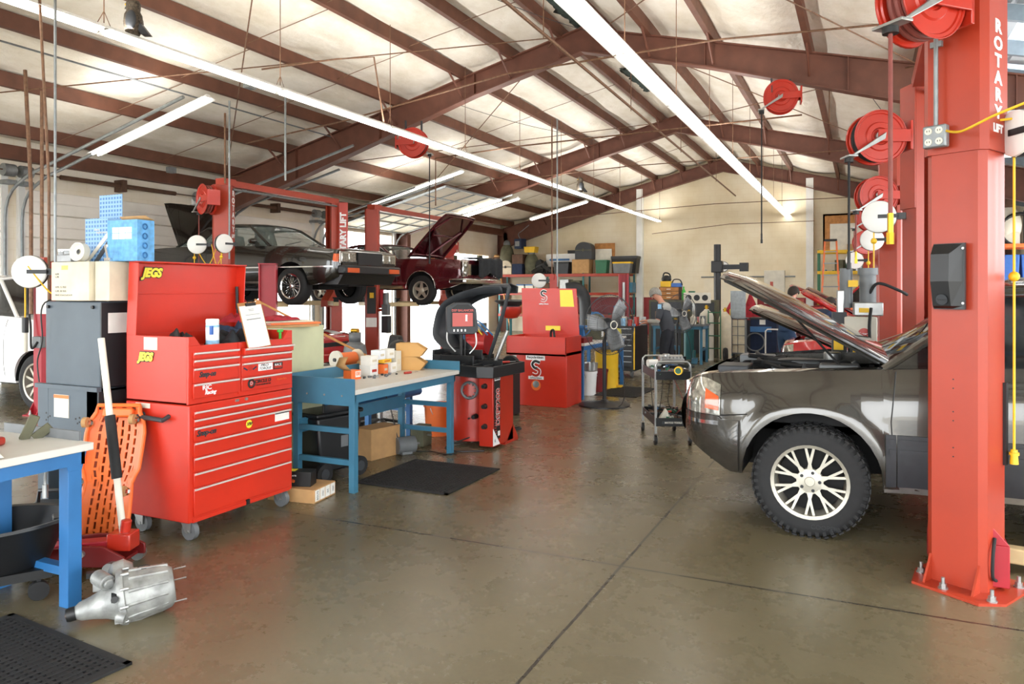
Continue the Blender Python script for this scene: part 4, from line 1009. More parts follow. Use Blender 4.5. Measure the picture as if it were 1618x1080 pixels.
for k, pts in enumerate(([(-.02, -.06, 1.6), (.05, -.12, 1.72), (.22, -.1, 1.66), (.3, 0, 1.62)], [(0, -.1, 1.5), (-.02, -.16, 1.3), (.02, -.14, 1.0), (.2, -.1, .8)])): P('hose', MB().tube(catm(pts, 6), .014, 8), 'black_rubber', pu)

P('control_box', MB().box(-.09, -.07, 1.15, .10, -.015, 1.75), 'ink', L2a, bevel=.01); P('yellow_switch', MB().box(-.03, -.08, 1.5, .06, -.07, 1.62), 'yellow', L2a); P('notice', MB().box(-.12, -.02, .85, .12, -.016, 1.06), 'paper', L2a)
P('pump_motor', MB().cyl((.32, .1, 1.35), (.32, .1, 1.62), .07, n=16).box(.24, .04, 1.12, .40, .16, 1.36), 'mid_grey', L2, bevel=.008); P('pump_tank', MB().box(.24, .03, .72, .42, .17, 1.10), 'dark_grey', L2, bevel=.01); P('pump_bracket', MB().box(.1, .08, 1.2, .26, .12, 1.26), 'lift_red', L2)
# ---------------------------------------------------------------- red tool chest on its roll cabinet
RCAB = T('roll_cabinet', 'tall red rolling tool cabinet beneath the open tool chest', 'tool cabinet', (-4.0, 3.53, 0))
Wd, Dp = .98, .6
def drawer(t, y0, y1, z0, z1, pull=0, lab=None):
    d = P('drawer', MB().box(0, y0, z0, .012+pull, y1, z1), 'box_red', t, bevel=.003)
    P('drawer_pull', MB().prism([(.012+pull, z1-.004), (.030+pull, z1-.001), (.030+pull, z1-.012), (.012+pull, z1-.018)], y0+.004, y1-.004, 'y'), 'trim_bright', d, smooth=False)
    return d
P('body', MB().box(-Dp, 0, .125, 0, Wd, .9), 'box_red', RCAB, bevel=.008)
P('kick_rail', MB().box(-.01, .03, .125, .006, Wd-.03, .15), 'box_red', RCAB); P('latch', MB().box(.0, .50, .125, .012, .53, .16), 'ink', RCAB)
zz = [.857, .805, .752, .652, .552, .452, .350, .16]
for a, b in zip(zz, zz[1:]): drawer(RCAB, .035, Wd-.035, b+.006, a)
P('lock', MB().cyl((0, .50, .882), (.012, .50, .882), .011, n=14).box(0, .40, .874, .008, .43, .89), 'steel', RCAB)
P('side_handle', MB().tube([(-.42, -.0, .82), (-.42, -.05, .81), (-.18, -.05, .80), (-.18, 0, .82)], .016, 8), 'dark_grey', RCAB)
for x, y in ((-.07, .06), (-.07, Wd-.06), (-.52, .06), (-.52, Wd-.06)):
    c = P('caster', MB().cyl((x+.02, y-.018, .062), (x+.02, y+.018, .062), .062, n=22), 'mid_grey', RCAB)
    P('fork', MB().prism([(x+.045, .055), (x-.0, .055), (x-.04, .125), (x+.05, .125)], y-.03, y-.022, 'y').prism([(x+.045, .055), (x, .055), (x-.04, .125), (x+.05, .125)], y+.022, y+.03, 'y').cyl((x+.02, y-.034, .062), (x+.02, y+.034, .062), .012, n=8), 'steel', c)
text('badge', 'Snap-on', .052, 'dark_grey', RCAB, (.014, .055, .706), (0, 1, 0), (0, 0, 1), .002, shear=.3, sx=.95, off=.0015)
P('sticker', MB().lathe([(0, 0), (.028, 0), (.03, -.002)], (.0155, .52, .70), (1, 0, 0), 20), 'sticker_yellow', RCAB); text('sticker_lettering', 'XRP', .03, 'ink', RCAB, (.0165, .52, .70), (0, 1, 0), (0, 0, 1), .0005, 'CENTER', shear=.3, off=.001)
P('sticker', MB().box(.012, .78, .675, .0145, .93, .745), 'paper', RCAB); P('sticker_band', MB().box(.0145, .78, .728, .015, .93, .745), 'ink', RCAB)
P('warning_label', MB().box(-.50, -.002, .86, -.36, 0, .893), 'off_white', RCAB)
TC = T('tool_chest', 'red top tool chest with its lid open and JEGS stickers', 'tool chest', (-4.0, 3.53, .905))
h = .445
P('body', MB().box(-.02, 0, 0, 0, Wd, h-.06).box(-Dp+.0, 0, 0, -.02, .012, h).box(-Dp, Wd-.012, 0, -.02, Wd, h).box(-Dp, 0, 0, -Dp+.012, Wd, h).box(-Dp, 0, 0, -.02, Wd, .012).box(-Dp, .012, .33, -.02, Wd-.012, .345)
  .prism([(0, h-.06), (0, h), (.05, h), (.10, h-.06)], -.02, 0, 'x').prism([(Wd, h-.06), (Wd, h), (Wd-.05, h), (Wd-.10, h-.06)], -.02, 0, 'x'), 'box_red', TC, bevel=.002)
P('divider', MB().box(0, .425, .02, .006, .447, h-.06), 'box_red', TC)
zz = [.342, .292, .238, .135, .03]
for a, b in zip(zz, zz[1:]): drawer(TC, .03, .42, b+.006, a)
zz = [.342, .288, .235, .130, .03]
for k, (a, b) in enumerate(zip(zz, zz[1:])): drawer(TC, .452, Wd-.03, b+.006, a, pull=.03 if k == 0 else 0)
lid = P('lid', MB().box(-.005, 0, 0, .0, Wd, .50).box(.0, 0, 0, .09, .008, .50).box(0, Wd-.008, 0, .09, Wd, .50).prism([(.0, .495), (.10, .505), (.10, .515), (-.005, .505)], 0, Wd, 'y').box(0, 0, .28, .006, Wd, .29), 'box_red', TC, loc=(-Dp+.01, 0, h), rot=(0, R(3), 0), bevel=.002)
P('gas_strut', MB().cyl((.03, Wd-.03, .34), (.05, Wd-.02, -.02), .008, n=8).cyl((.03, Wd-.03, .34), (.04, Wd-.025, .16), .012, n=8), 'ink', lid)
for par, loc, nx, s_ in ((lid, (.011, .10, .43), (0, 1, 0), .085), (TC, (-.47, -.004, .30), (1, 0, 0), .075)):
    nn = Vector(nx).cross(Vector((0, 0, 1)))
    text('sticker_backing', 'JEGS', s_, 'ink', par, Vector(loc)-nn*.002, nx, (0, 0, 1), .001, shear=.3, sx=.9, off=.011); text('sticker_lettering', 'JEGS', s_, 'sticker_yellow', par, loc, nx, (0, 0, 1), .001, shear=.3, sx=.9, off=.005)
P('warning_label', MB().box(-.42, -.002, .35, -.29, 0, .435), 'off_white', TC)
text('badge', 'Snap-on', .05, 'dark_grey', TC, (.014, .075, .19), (0, 1, 0), (0, 0, 1), .002, shear=.3, sx=.85, off=.0015)
text('sticker_lettering', 'RJC', .042, 'white_ink', TC, (.014, .10, .100), (0, 1, 0), (0, 0, 1), .001, sx=1.2, off=.001); text('sticker_lettering', 'Racing', .036, 'white_ink', TC, (.014, .12, .066), (0, 1, 0), (0, 0, 1), .001, shear=.4, off=.001)
P('sticker', MB().box(.012, .61, .165, .0135, .755, .215), 'white_ink', TC); text('sticker_lettering', 'PRO', .027, 'ink', TC, (.0145, .63, .203), (0, 1, 0), (0, 0, 1), .0006, shear=.3, sx=1.5); text('sticker_lettering', 'TORQUE', .025, 'ink', TC, (.0145, .615, .18), (0, 1, 0), (0, 0, 1), .0006, shear=.3, sx=1.2)
P('sticker', MB().box(.012, .765, .162, .0135, .86, .212), 'ink', TC); P('sticker_panel', MB().box(.0135, .772, .170, .0145, .853, .19), 'red_paint', TC); text('sticker_lettering', 'RACE', .026, 'white_ink', TC, (.0155, .775, .195), (0, 1, 0), (0, 0, 1), .0006, sx=1.1)
P('sticker', MB().lathe([(0, 0), (.022, 0)], (.0145, .53, .195), (1, 0, 0), 16), 'red_paint', TC)
for sg in (-1, 1): P('sticker_wing', MB().prism([(.53+sg*.022, .185), (.53+sg*.06, .205), (.53+sg*.065, .196), (.53+sg*.03, .178)], .0125, .014, 'x'), 'navy', TC)
P('sticker_ring', MB().torus((.016, .54, .082), (1, 0, 0), .028, .007, 24, 6), 'ink', TC); P('sticker', MB().lathe([(0, 0), (.026, 0)], (.0145, .54, .082), (1, 0, 0), 16), 'red_paint', TC); text('sticker_lettering', 'D', .035, 'white_ink', TC, (.016, .54, .083), (0, 1, 0), (0, 0, 1), .0006, 'CENTER')
text('sticker_lettering', 'CIRCLE D', .033, 'ink', TC, (.0145, .575, .09), (0, 1, 0), (0, 0, 1), .0008, sx=1.15, off=.0012); text('sticker_lettering', 'TRANSMISSION', .014, 'ink', TC, (.0145, .58, .065), (0, 1, 0), (0, 0, 1), .0008, sx=1.6, off=.0005)
text('sticker_lettering', 'Custom Parts', .018, 'orange', TC, (.0145, .80, .085), (0, 1, 0), (0, 0, 1), .0005, shear=.3)
# things lying in and on the chest
def crumple(name, label, cat, loc, sx, sy, sz, m, seed=1, n=16, rz=0, group=None, top=True, f=3.0):
    rnd = random.Random(seed); a = [rnd.uniform(0, 6) for _ in range(8)]
    G_ = []
    for i in range(n+1):
        row = []
        for j in range(n+1):
            u, v = i/n*2-1, j/n*2-1; r_ = max(abs(u), abs(v)); e = 1+.12*sin(5*math.atan2(v, u)+a[0])
            hgt = sz*(max(0, 1-r_**3))**.5*(.62+.2*sin(f*u*2+a[1]+v)+.16*sin(f*v*2.3+a[2]-u*2)+.1*sin(f*3*(u+v)+a[3]))
            row.append(Vector((u*sx/2*e, v*sy/2*e, max(.002, hgt+.004))))
        G_.append(row)
    mb = MB().grid(G_)
    o = P(name, mb, m, loc=loc, rot=(0, 0, rz)); return tag(o, label, cat, group)
mat('wipe_white', '#e9eef2', .35, 0, .03, 6); mat('wipe_blue', '#2f63b0', .4, 0, .1, 10); mat('wipe_sky', '#8fc3e6', .4, 0, .25, 30)
wp = T('wipes_canister', 'white and blue canister of wipes standing in the open tool chest', 'canister', (-4.12, 3.84, 1.25))
P('body', MB().lathe([(0, 0), (.042, 0), (.044, .01), (.044, .17), (.042, .18)], n=28), 'wipe_white', wp); P('lid', MB().lathe([(.045, .178), (.045, .20), (.04, .208), (0, .21)], n=28), 'white_paint', wp)
P('wrap', MB().lathe([(.0448, .03), (.0448, .165)], n=28), 'wipe_sky', wp); P('label_panel', MB().lathe([(.0455, .06), (.0455, .15)], n=28, ax=(0, 0, 1)), 'wipe_white', wp)
P('label_stripe', MB().box(.02, -.046, .1, .042, -.03, .16), 'wipe_blue', wp)
cl = T('clipboard', 'brown clipboard with a white form leaning on the tool chest drawers', 'clipboard', (-3.965, 4.02, 1.235), 0); cl.rotation_euler = (R(4), R(-14), 0)
P('board', MB().box(-.004, 0, 0, 0, .235, .34), 'wood', cl, bevel=.003); P('paper', MB().box(0, .008, .005, .002, .225, .315), 'paper', cl); P('clip', MB().box(0, .07, .31, .012, .165, .332).tube([(.006, .09, .33), (.006, .09, .345), (.006, .145, .345), (.006, .145, .33)], .003, 6), 'ink', cl, bevel=.002)
for k, z in enumerate((.285, .275, .245, .21)): P('printed_line', MB().box(.002, .05 if k > 1 else .09, z, .0028, .19 if k > 1 else .14, z+.0025*(2 if k == 3 else 1)), 'mid_grey', cl)
crumple('work_gloves', 'black gloves lying in the left end of the open tool chest', 'gloves', (-4.30, 3.72, 1.25), .20, .16, .14, 'ink', 3)
crumple('shop_rag', 'blue-black cloth heaped in the right end of the open tool chest', 'cloth', (-4.33, 4.30, 1.25), .34, .30, .2, 'cloth_blue', 4)
crumple('shop_rag', 'dark crumpled cloth beside the clipboard in the open tool chest', 'cloth', (-4.2, 4.05, 1.25), .3, .22, .13, 'cloth_dark', 5)
crumple('shop_rag', 'red woven cloth on top of the blue-black cloth heap', 'cloth', (-4.40, 4.36, 1.41), .26, .2, .07, 'cloth_red', 6)
rnd = random.Random(5)
for i in range(14):
    y = rnd.uniform(.08, .9); x = rnd.uniform(-.18, -.06); L_ = rnd.uniform(.08, .18); a = rnd.uniform(0, 3)
    kind = rnd.choice(['wrench', 'socket', 'screwdriver']); z = 1.256
    mb = MB()
    if kind == 'wrench': mb.cb(0, 0, .004, L_, .014, .006).cyl((L_/2, 0, 0), (L_/2, 0, .01), .016, n=12).cyl((-L_/2, 0, 0), (-L_/2, 0, .01), .014, n=6)
    elif kind == 'socket': mb.cyl((0, 0, .014), (.05, 0, .014), .014, n=12).cyl((.05, 0, .014), (.07, 0, .014), .010, n=12)
    else: mb.cyl((0, 0, .014), (.08, 0, .014), .014, n=10).cyl((.08, 0, .014), (.17, 0, .014), .004, n=8)
    o = P(kind, mb, 'steel' if kind != 'screwdriver' else rnd.choice(['ink', 'lime', 'red_paint']), loc=(-4.0+x, 3.53+y, z), rot=(0, 0, a)); tag(o, 'small steel %s lying among others along the front of the open tool chest' % kind if kind != 'screwdriver' else 'small screwdriver lying along the front of the open tool chest', kind, 'loose tools in the tool chest')
o = T('tap_handle', 'bright green T-handled tool hooked on the right end of the tool chest', 'tool', (-4.02, 4.40, 1.29)); P('handle', MB().box(-.01, -.025, .05, .01, .025, .07).box(-.008, -.008, 0, .008, .008, .05), 'lime', o, bevel=.003)
# pale green board or pier behind the chest, with flat boxes on top
mat('pale_green', '#c3c7a3', .7, 0, .1, 3)
o = T('floor_cabinet', 'pale green slab-sided cabinet between the red tool chest and blue bench', 'cabinet', (-4.62, 4.80, 0)); P('body', MB().box(-.2, -.02, 0, .10, .72, 1.34), 'pale_green', o, bevel=.004); P('base_trim', MB().box(-.205, -.025, 0, .105, .725, .05), 'dark_grey', o)
o = T('flat_boxes', 'flat orange-edged cardboard lying on the pale green cabinet', 'cardboard', (-4.62, 5.05, 1.34), R(70)); P('sheet', MB().box(-.2, -.15, 0, .3, .12, .02), 'card', o); P('sheet', MB().box(-.15, -.13, .022, .33, .10, .04), 'orange', o); P('sheet', MB().box(-.2, -.14, .042, .25, .1, .055), 'card_pale', o)
crumple('strap_bundle', 'red strap bundle spread over the flat cardboard', 'straps', (-4.6, 5.0, 1.397), .2, .34, .05, 'cloth_red', 9)
# ---------------------------------------------------------------- dark machine cabinet and what stands on it
mat('slate', '#4b565f', .5, 0, .12, 3); mat('slate_black', '#222528', .45, 0, .1, 4)
MC_ = T('machine_cabinet', 'dark slate machine cabinet standing left of the red tool chest', 'cabinet', (-5.4, 3.43, 0))
P('lower_body', MB().box(0, 0, .0, .12, .5, .98).box(.12, 0, .55, .65, .5, .98).box(.53, 0, 0, .65, .5, .98).box(.1, .46, 0, .6, .5, .6), 'slate', MC_, bevel=.006)
P('upper_body', MB().prism([(.06, .985), (.65, .985), (.65, 1.58), (.06, 1.58)], .02, .5, 'y'), 'slate', MC_, bevel=.008); P('ledge', MB().box(-.01, -.015, .96, .66, .02, .99), 'slate', MC_)
P('side_panel', MB().box(.65, .02, .99, .66, .5, 1.57).box(.65, .0, .0, .66, .5, .96), 'slate_black', MC_)
P('warning_label', MB().box(.19, -.004, .76, .35, -.0, .92), 'off_white', MC_); P('warning_header', MB().box(.19, -.006, .895, .35, -.004, .918), 'orange', MC_)
P('notice', MB().box(.66, .07, 1.36, .663, .22, 1.5), 'paper', MC_)
for k in range(3): P('vent', MB().cyl((.655, .27, 1.10+k*.045), (.668, .32, 1.115+k*.045), .012, n=8), 'steel', MC_)
for x, z in ((.1, .78), (.12, .75), (.1, .73), (.14, .76), (.42, .76), (.44, .73), (.46, .77), (.46, .74)): P('hole', MB().cyl((x, -.002, z), (x, .002, z), .007, n=8), 'ink', MC_)
P('cable', MB().tube(catm([(.12, .3, 1.585), (.10, -.01, 1.57), (.085, -.02, 1.3), (.03, -.02, 1.15), (.05, -.02, 1.0)], 8), .005, 6), 'ink', MC_)
for x in (.1, .58): P('bolt', MB().cyl((x, .005, 1.54), (x, .02, 1.54), .012, n=10), 'ink', MC_)
bx = T('cardboard_box', 'large pale carton with printed weights on the dark machine cabinet', 'box', (-5.20, 3.40, 1.585), R(-2))
P('carton', MB().box(0, 0, 0, .42, .46, .27), 'card_pale', bx, bevel=.004)
for k, s_ in enumerate(('N.W.', 'G.W.', 'N.W.: 15  KGS', 'G.W.: 18  KGS', 'MEAS: 52.5x52.5x35.5CM')): text('print', s_, .020 if k < 4 else .018, 'mid_grey', bx, (.05, -.002, .15-k*.028 if k > 1 else .185-k*.02), ext=.0005)
P('sticker', MB().box(.12, -.002, .215, .19, 0, .245), 'sticker_yellow', bx)
bx2 = T('cardboard_box', 'second pale carton behind the red chest lid, right of the printed one', 'box', (-4.775, 3.42, 1.585), R(1)); P('carton', MB().box(.01, 0, 0, .15, .75, .27), 'card_pale', bx2, bevel=.004)
def tiled(name, c1, c2, sc):
    m = bpy.data.materials.new(name); m.use_nodes = True; nt = m.node_tree; b = nt.nodes['Principled BSDF']; tc = nt.nodes.new('ShaderNodeTexCoord'); ck = nt.nodes.new('ShaderNodeTexBrick')
    sp = nt.nodes.new('ShaderNodeSeparateXYZ'); cb = nt.nodes.new('ShaderNodeCombineXYZ'); nt.links.new(tc.outputs['Object'], sp.inputs[0]); nt.links.new(sp.outputs[0], cb.inputs[0]); nt.links.new(sp.outputs[2], cb.inputs[1])
    ck.offset = 0; ck.inputs['Brick Width'].default_value = sc; ck.inputs['Row Height'].default_value = sc; ck.inputs['Mortar Size'].default_value = sc*.22; ck.inputs['Scale'].default_value = 1
    ck.inputs['Color1'].default_value = lin(c1); ck.inputs['Color2'].default_value = lin(c1); ck.inputs['Mortar'].default_value = lin(c2); nt.links.new(cb.outputs[0], ck.inputs['Vector']); nt.links.new(ck.outputs[0], b.inputs['Base Color']); MATS[name] = m
tiled('blue_tiles', '#3c6fa5', '#7fa7cf', .03)
mat('box_blue', '#5f9fd2', .6, 0, .25, 25)
b1 = T('parts_box', 'dark blue tile-patterned parts box standing open on the cartons', 'box', (-5.05, 3.55, 1.857)); P('carton', MB().box(0, 0, 0, .24, .12, .31), 'blue_tiles', b1, smooth=False); P('open_flap', MB().box(.0, .11, .31, .24, .115, .49), 'blue_tiles', b1, smooth=False)
P('stripe_band', MB().prism([(0, 0), (.04, 0), (.24, .17), (.24, .21)], -.003, 0, 'y'), 'off_white', b1); P('dark_band', MB().prism([(.09, 0), (.14, 0), (.24, .10), (.24, .15)], -.003, 0, 'y'), 'dark_grey', b1)
text('lettering', 'direct', .025, 'off_white', b1, (.10, -.003, .23), ext=.0005); text('lettering', 'replacement', .025, 'off_white', b1, (.12, -.003, .21), ext=.0005)
b2 = T('parts_box', 'light blue and white open carton beside the tile-patterned box', 'box', (-4.72, 3.48, 1.857), R(3)); P('carton', MB().box(0, 0, 0, .28, .14, .28), 'box_blue', b2); P('open_flap', MB().add([(0, .14, .28), (.28, .14, .28), (.26, .08, .31), (.02, .08, .31)], [(0, 1, 2, 3)]), 'card', b2, solid=.004)
for i in range(3):
    for j in range(2): P('white_panel', MB().box(.05+i*.062, -.002, .15+j*.042, .105+i*.062, 0, .188+j*.042), 'white_ink', b2)
for j in range(4): P('side_emblem', MB().torus((.285, .06, .04+j*.065), (1, 0, 0), .018, .005, 14, 5), 'blue_bright', b2)
gp = T('engine_part', 'cast metal pump part with chrome cap at left end of the cartons', 'engine part', (-5.12, 3.46, 1.857)); P('casting', MB().box(-.05, -.04, 0, .10, .05, .05).cyl((.04, 0, .05), (.04, 0, .08), .04, n=18).cyl((-.04, 0, .04), (-.04, 0, .075), .03, n=16), 'rotor', gp, bevel=.004)
P('cap', MB().cyl((.04, 0, .08), (.04, 0, .088), .045, n=18).cyl((-.04, 0, .075), (-.04, 0, .09), .034, n=16), 'chrome', gp)
gp = T('pulley', 'round pale pulley leaning against the tile-patterned box', 'pulley', (-4.93, 3.43, 1.857+.065)); P('wheel', MB().lathe([(.0, 0), (.02, .0), (.02, .015), (.045, .015), (.06, .03), (.065, .03), (.065, -.02), (0, -.02)], (0, 0, 0), (.15, -1, .1), 28), 'off_white', gp); P('hub', MB().lathe([(0, .022), (.015, .02)], (0, 0, 0), (.15, -1, .1), 12), 'ink', gp)
gp = T('metal_bracket', 'small bent metal bracket in front of the light blue carton', 'bracket', (-4.63, 3.42, 1.857)); P('plate', MB().box(-.03, -.01, 0, .03, .01, .02).cb(-.01, 0, .06, .02, .015, .1, rot=(0, -.3, 0)), 'chrome', gp)
# ---------------------------------------------------------------- near workbench (blue legs, white top)
def bench(name, label, cat, loc, rz, L_, D_, hgt, m, top='worktop', backs=(), rungs=(.28, .58), group=None, lower=None, top_th=.04, leg=.055):
    """local x = length, y = depth"""
    t = T(name, label, cat, loc, rz, group)
    P('worktop', MB().box(0, 0, hgt-top_th, L_, D_, hgt), top, t, bevel=.004)
    P('apron', MB().box(.03, .03, hgt-top_th-.07, L_-.03, .05, hgt-top_th).box(.03, D_-.05, hgt-top_th-.07, L_-.03, D_-.03, hgt-top_th).box(.03, .03, hgt-top_th-.07, .05, D_-.03, hgt-top_th).box(L_-.05, .03, hgt-top_th-.07, L_-.03, D_-.03, hgt-top_th), m, t)
    for lx in (.04, L_-.04-leg):
        for ly in (.04, D_-.04-leg):
            P('leg', MB().box(lx, ly, 0, lx+leg, ly+leg, hgt-top_th-.02).prism([(lx-.03, hgt-top_th), (lx+leg+.03, hgt-top_th), (lx+leg, hgt-top_th-.1), (lx, hgt-top_th-.1)], ly-.001, ly+.003, 'y'), m, t, bevel=.003)
        for z in rungs: P('end_rung', MB().box(lx+.01, .06, z, lx+leg-.01, D_-.06, z+.045), m, t)
    if lower: P('stringer', MB().box(.06, D_-.10, lower, L_-.06, D_-.08, lower+.12), m, t)
    for s_ in backs:
        if s_ == 'back': P('back_panel', MB().box(0, D_-.008, hgt, L_, D_+.006, hgt+.10), m, t)
        if s_ == 'left': P('end_panel', MB().box(-.012, 0, hgt-.13, 0, D_, hgt+.09), m, t)
        if s_ == 'right': P('end_panel', MB().box(L_, 0, hgt-.02, L_+.012, D_, hgt+.09), m, t)
        if s_ == 'leftlow': P('end_panel', MB().box(0, 0, hgt, .008, D_, hgt+.07), 'mid_grey', t)
    return t
NB = bench('workbench', 'white-topped workbench with bright blue legs at the left edge', 'workbench', (-3.70, .9, 0), R(90), 1.75, .75, .85, 'blue_bright', leg=.075, rungs=(.16,), backs=())
P('end_splash', MB().box(1.735, .10, .85, 1.747, .75, .90), 'mid_grey', NB)
# things on it
o = T('tool_case', 'open red plastic case of small bits on the left workbench', 'case', (-4.15, 2.28, .85), R(20)); P('tray', MB().box(-.14, -.09, 0, .14, .09, .045), 'red_paint', o, bevel=.015); P('inset', MB().box(-.1, -.05, .045, .1, .06, .05), 'dark_grey', o, bevel=.004)
crumple('paper_towel', 'crumpled white paper towel at the left edge of the workbench', 'paper towel', (-3.86, 2.10, .85), .26, .2, .07, 'paper', 12)
o = T('staple_gun', 'dark hand tool lying against the workbench end', 'tool', (-4.1, 2.56, .85), R(60)); P('body', MB().cb(0, 0, .06, .05, .03, .14, rot=(0, .4, 0)).cb(.06, 0, .03, .05, .025, .1, rot=(0, .9, 0)), 'khaki', o, bevel=.005)
for i in range(6):
    r_ = random.Random(i); o = P('metal_fitting', MB().cyl((0, 0, 0), (0, 0, .03+.02*r_.random()), .02+.01*r_.random(), n=12).cb(.03, .01, .015, .06, .03, .03), r_.choice(['steel', 'mid_grey', 'rotor']), loc=(-4.38+.05*(i % 2), 1.95+.1*i, .85), rot=(0, 0, i)); tag(o, 'small metal fitting on the far edge of the left workbench', 'fitting', 'fittings on the left workbench')
o = T('hanging_air_chuck', 'air blow nozzle hanging under the left workbench top', 'nozzle', (-3.92, 2.55, .60)); P('nozzle', MB().tube(catm([(.06, 0, .13), (-.0, 0, .14), (-.03, 0, .06), (-.03, 0, 0)], 5), .007, 8).cyl((-.03, 0, -.05), (-.03, 0, .02), .014, n=10).cyl((.0, 0, .11), (.06, 0, .14), .016, n=10), 'steel', o)
# black oval tub, jug, jack, creeper, gearbox
tb = T('oval_tub', 'black oval rubber tub under the left workbench', 'tub', (-4.26, 2.42, .17), R(60))
def oval(rx, ry, z, n=36): return [Vector((rx*cos(2*pi*k/n), ry*sin(2*pi*k/n), z)) for k in range(n)]
lv = [(.30, .20, 0), (.36, .26, .15), (.40, .29, .24), (.425, .31, .25), (.43, .315, .235), (.415, .30, .23)]
inn = [(.395, .285, .245), (.35, .25, .15), (.29, .19, .02)]
mb = MB(); rows = [oval(*q) for q in lv]; rows = [r_+[r_[0]] for r_ in rows]; mb.grid(rows); r2 = [oval(*q) for q in [(.425, .31, .25)]+inn]; r2 = [r_+[r_[0]] for r_ in r2]; mb.grid(r2); mb.add(oval(.29, .19, .02), [tuple(range(36))]); mb.add(oval(.30, .20, 0), [tuple(range(36))[::-1]])
P('tub', mb, 'black_plastic', tb)
for sg in (-1, 1): P('rim_handle', MB().box(sg*.36-.05, -.06, .20, sg*.36+.09, .06, .225), 'black_plastic', tb, bevel=.01)
o = T('dolly', 'low black dolly carrying the oval tub', 'dolly', (-4.26, 2.42, 0), R(60)); P('deck', MB().box(-.3, -.2, .12, .3, .2, .168), 'ink', o); 
for a in (-1, 1):
    for b in (-1, 1): P('wheel', MB().cyl((a*.24, b*.16-.02, .05), (a*.24, b*.16+.02, .05), .05, n=16).box(a*.24-.01, b*.16-.01, .05, a*.24+.01, b*.16+.01, .125), 'black_rubber', o)
o = T('oil_jug', 'black jug with a handle behind the left workbench leg', 'jug', (-4.62, 3.02, 0), R(30)); P('body', MB().box(-.12, -.09, 0, .12, .09, .33), 'black_plastic', o, bevel=.03); P('handle', MB().tube([(-.08, 0, .33), (-.07, 0, .40), (.08, 0, .40), (.1, 0, .33)], .014, 8), 'black_plastic', o); P('label', MB().box(-.06, -.093, .1, .06, -.09, .22), 'paper', o)
FJ = T('floor_jack', 'red trolley jack with a white and black handle standing upright', 'floor jack', (-4.15, 2.98, 0), R(24))
P('frame', MB().prism([(-.42, .05), (-.42, .12), (-.05, .17), (.12, .17), (.24, .11), (.24, .05)], -.13, -.11, 'y').prism([(-.42, .05), (-.42, .12), (-.05, .17), (.12, .17), (.24, .11), (.24, .05)], .11, .13, 'y').box(-.3, -.11, .05, .2, .11, .07), 'dark_red', FJ, bevel=.004)
P('lift_arm', MB().prism([(-.45, .09), (-.40, .13), (.12, .18), (.12, .12)], -.05, .05, 'y'), 'crimson', FJ, bevel=.006); P('saddle', MB().cyl((-.43, 0, .12), (-.43, 0, .15), .055, n=18), 'steel', FJ)
P('handle_yoke', MB().box(.10, -.06, .12, .24, .06, .22).cyl((.17, 0, .15), (.19, 0, .29), .03, n=14), 'red_paint', FJ, bevel=.008)
for x, y, r_ in ((-.36, -.15, .05), (-.36, .15, .05), (.18, -.15, .045), (.18, .15, .045)): P('wheel', MB().cyl((x, y-.02, r_), (x, y+.02, r_), r_, n=18), 'steel', FJ)
P('pivot_bolt', MB().cyl((.0, -.15, .13), (.0, .15, .13), .02, n=10), 'steel', FJ)
hd = [Vector((.17, 0, .2)), Vector((-.05, .15, 1.36))]; hd_dir = hd[1]-hd[0]
P('handle', MB().tube([hd[0], hd[1]], .020, 14), 'off_white', FJ); P('handle_foam', MB().tube([hd[0]+hd_dir*.28, hd[0]+hd_dir*.60], .030, 16), 'black_rubber', FJ)
CR = T('creeper', 'orange slotted plastic mechanic creeper leaning upright beside the red cabinet', 'creeper', (-4.42, 3.20, 0), R(26)); CR.rotation_euler = (R(-16), 0, R(26))
def cx_w(z):   # half width along the height
    return lerpf(z, [(0, .165), (.25, .16), (.43, .15), (.50, .185), (.75, .19), (.82, .175), (.88, .14)])
mb = MB(); nc, nr = 8, 15; H0 = .92
for r_ in range(nr):
    for c_ in range(nc):
        off = .5 if c_ % 2 else 0
        z0, z1 = (r_+off)/(nr+.5)*H0, (r_+1+off)/(nr+.5)*H0
        def q(u, z): 
            w_ = cx_w(z); x = -w_+2*w_*u; return Vector((x, .035*(1-(2*u-1)**2)-.012*sin(z*7), z))
        u0, u1 = c_/nc, (c_+1)/nc; uu = (u0+(u1-u0)*.32, u0+(u1-u0)*.68); zz = (z0+(z1-z0)*.14, z0+(z1-z0)*.86)
        o_ = [q(u0, z0), q(u1, z0), q(u1, z1), q(u0, z1)]; 
        if c_ in (0, nc-1) or r_ in (0, nr-1) or (c_ == nc-2 and 6 > r_ > 2): mb.add(o_, [(0, 1, 2, 3)]); continue
        i_ = [q(uu[0], zz[0]), q(uu[1], zz[0]), q(uu[1], zz[1]), q(uu[0], zz[1])]
        mb.add(o_+i_, [(0, 1, 5, 4), (1, 2, 6, 5), (2, 3, 7, 6), (3, 0, 4, 7)])
P('slatted_deck', mb, 'orange', CR, solid=.014, smooth=False)
P('deck_back', MB().grid([[Vector((x_*cx_w(z), .034+.035*(1-x_*x_)-.012*sin(z*7), z)) for x_ in (-.97, -.5, 0, .5, .97)] for z in [H0*k/20 for k in range(21)]]), 'orange_slot_shade', CR, solid=.003)  # backing behind the slots, recess shade put into its colour
P('rim', MB().tube([Vector((-cx_w(z), 0, z)) for z in [H0*k/20 for k in range(21)]]+[Vector((cx_w(z), 0, z)) for z in [H0*k/20 for k in range(20, -1, -1)]], .014, 8, closed=True), 'orange', CR)
P('headrest', MB().box(-.10, -.02, .84, .10, .03, .90), 'orange', CR, bevel=.012)
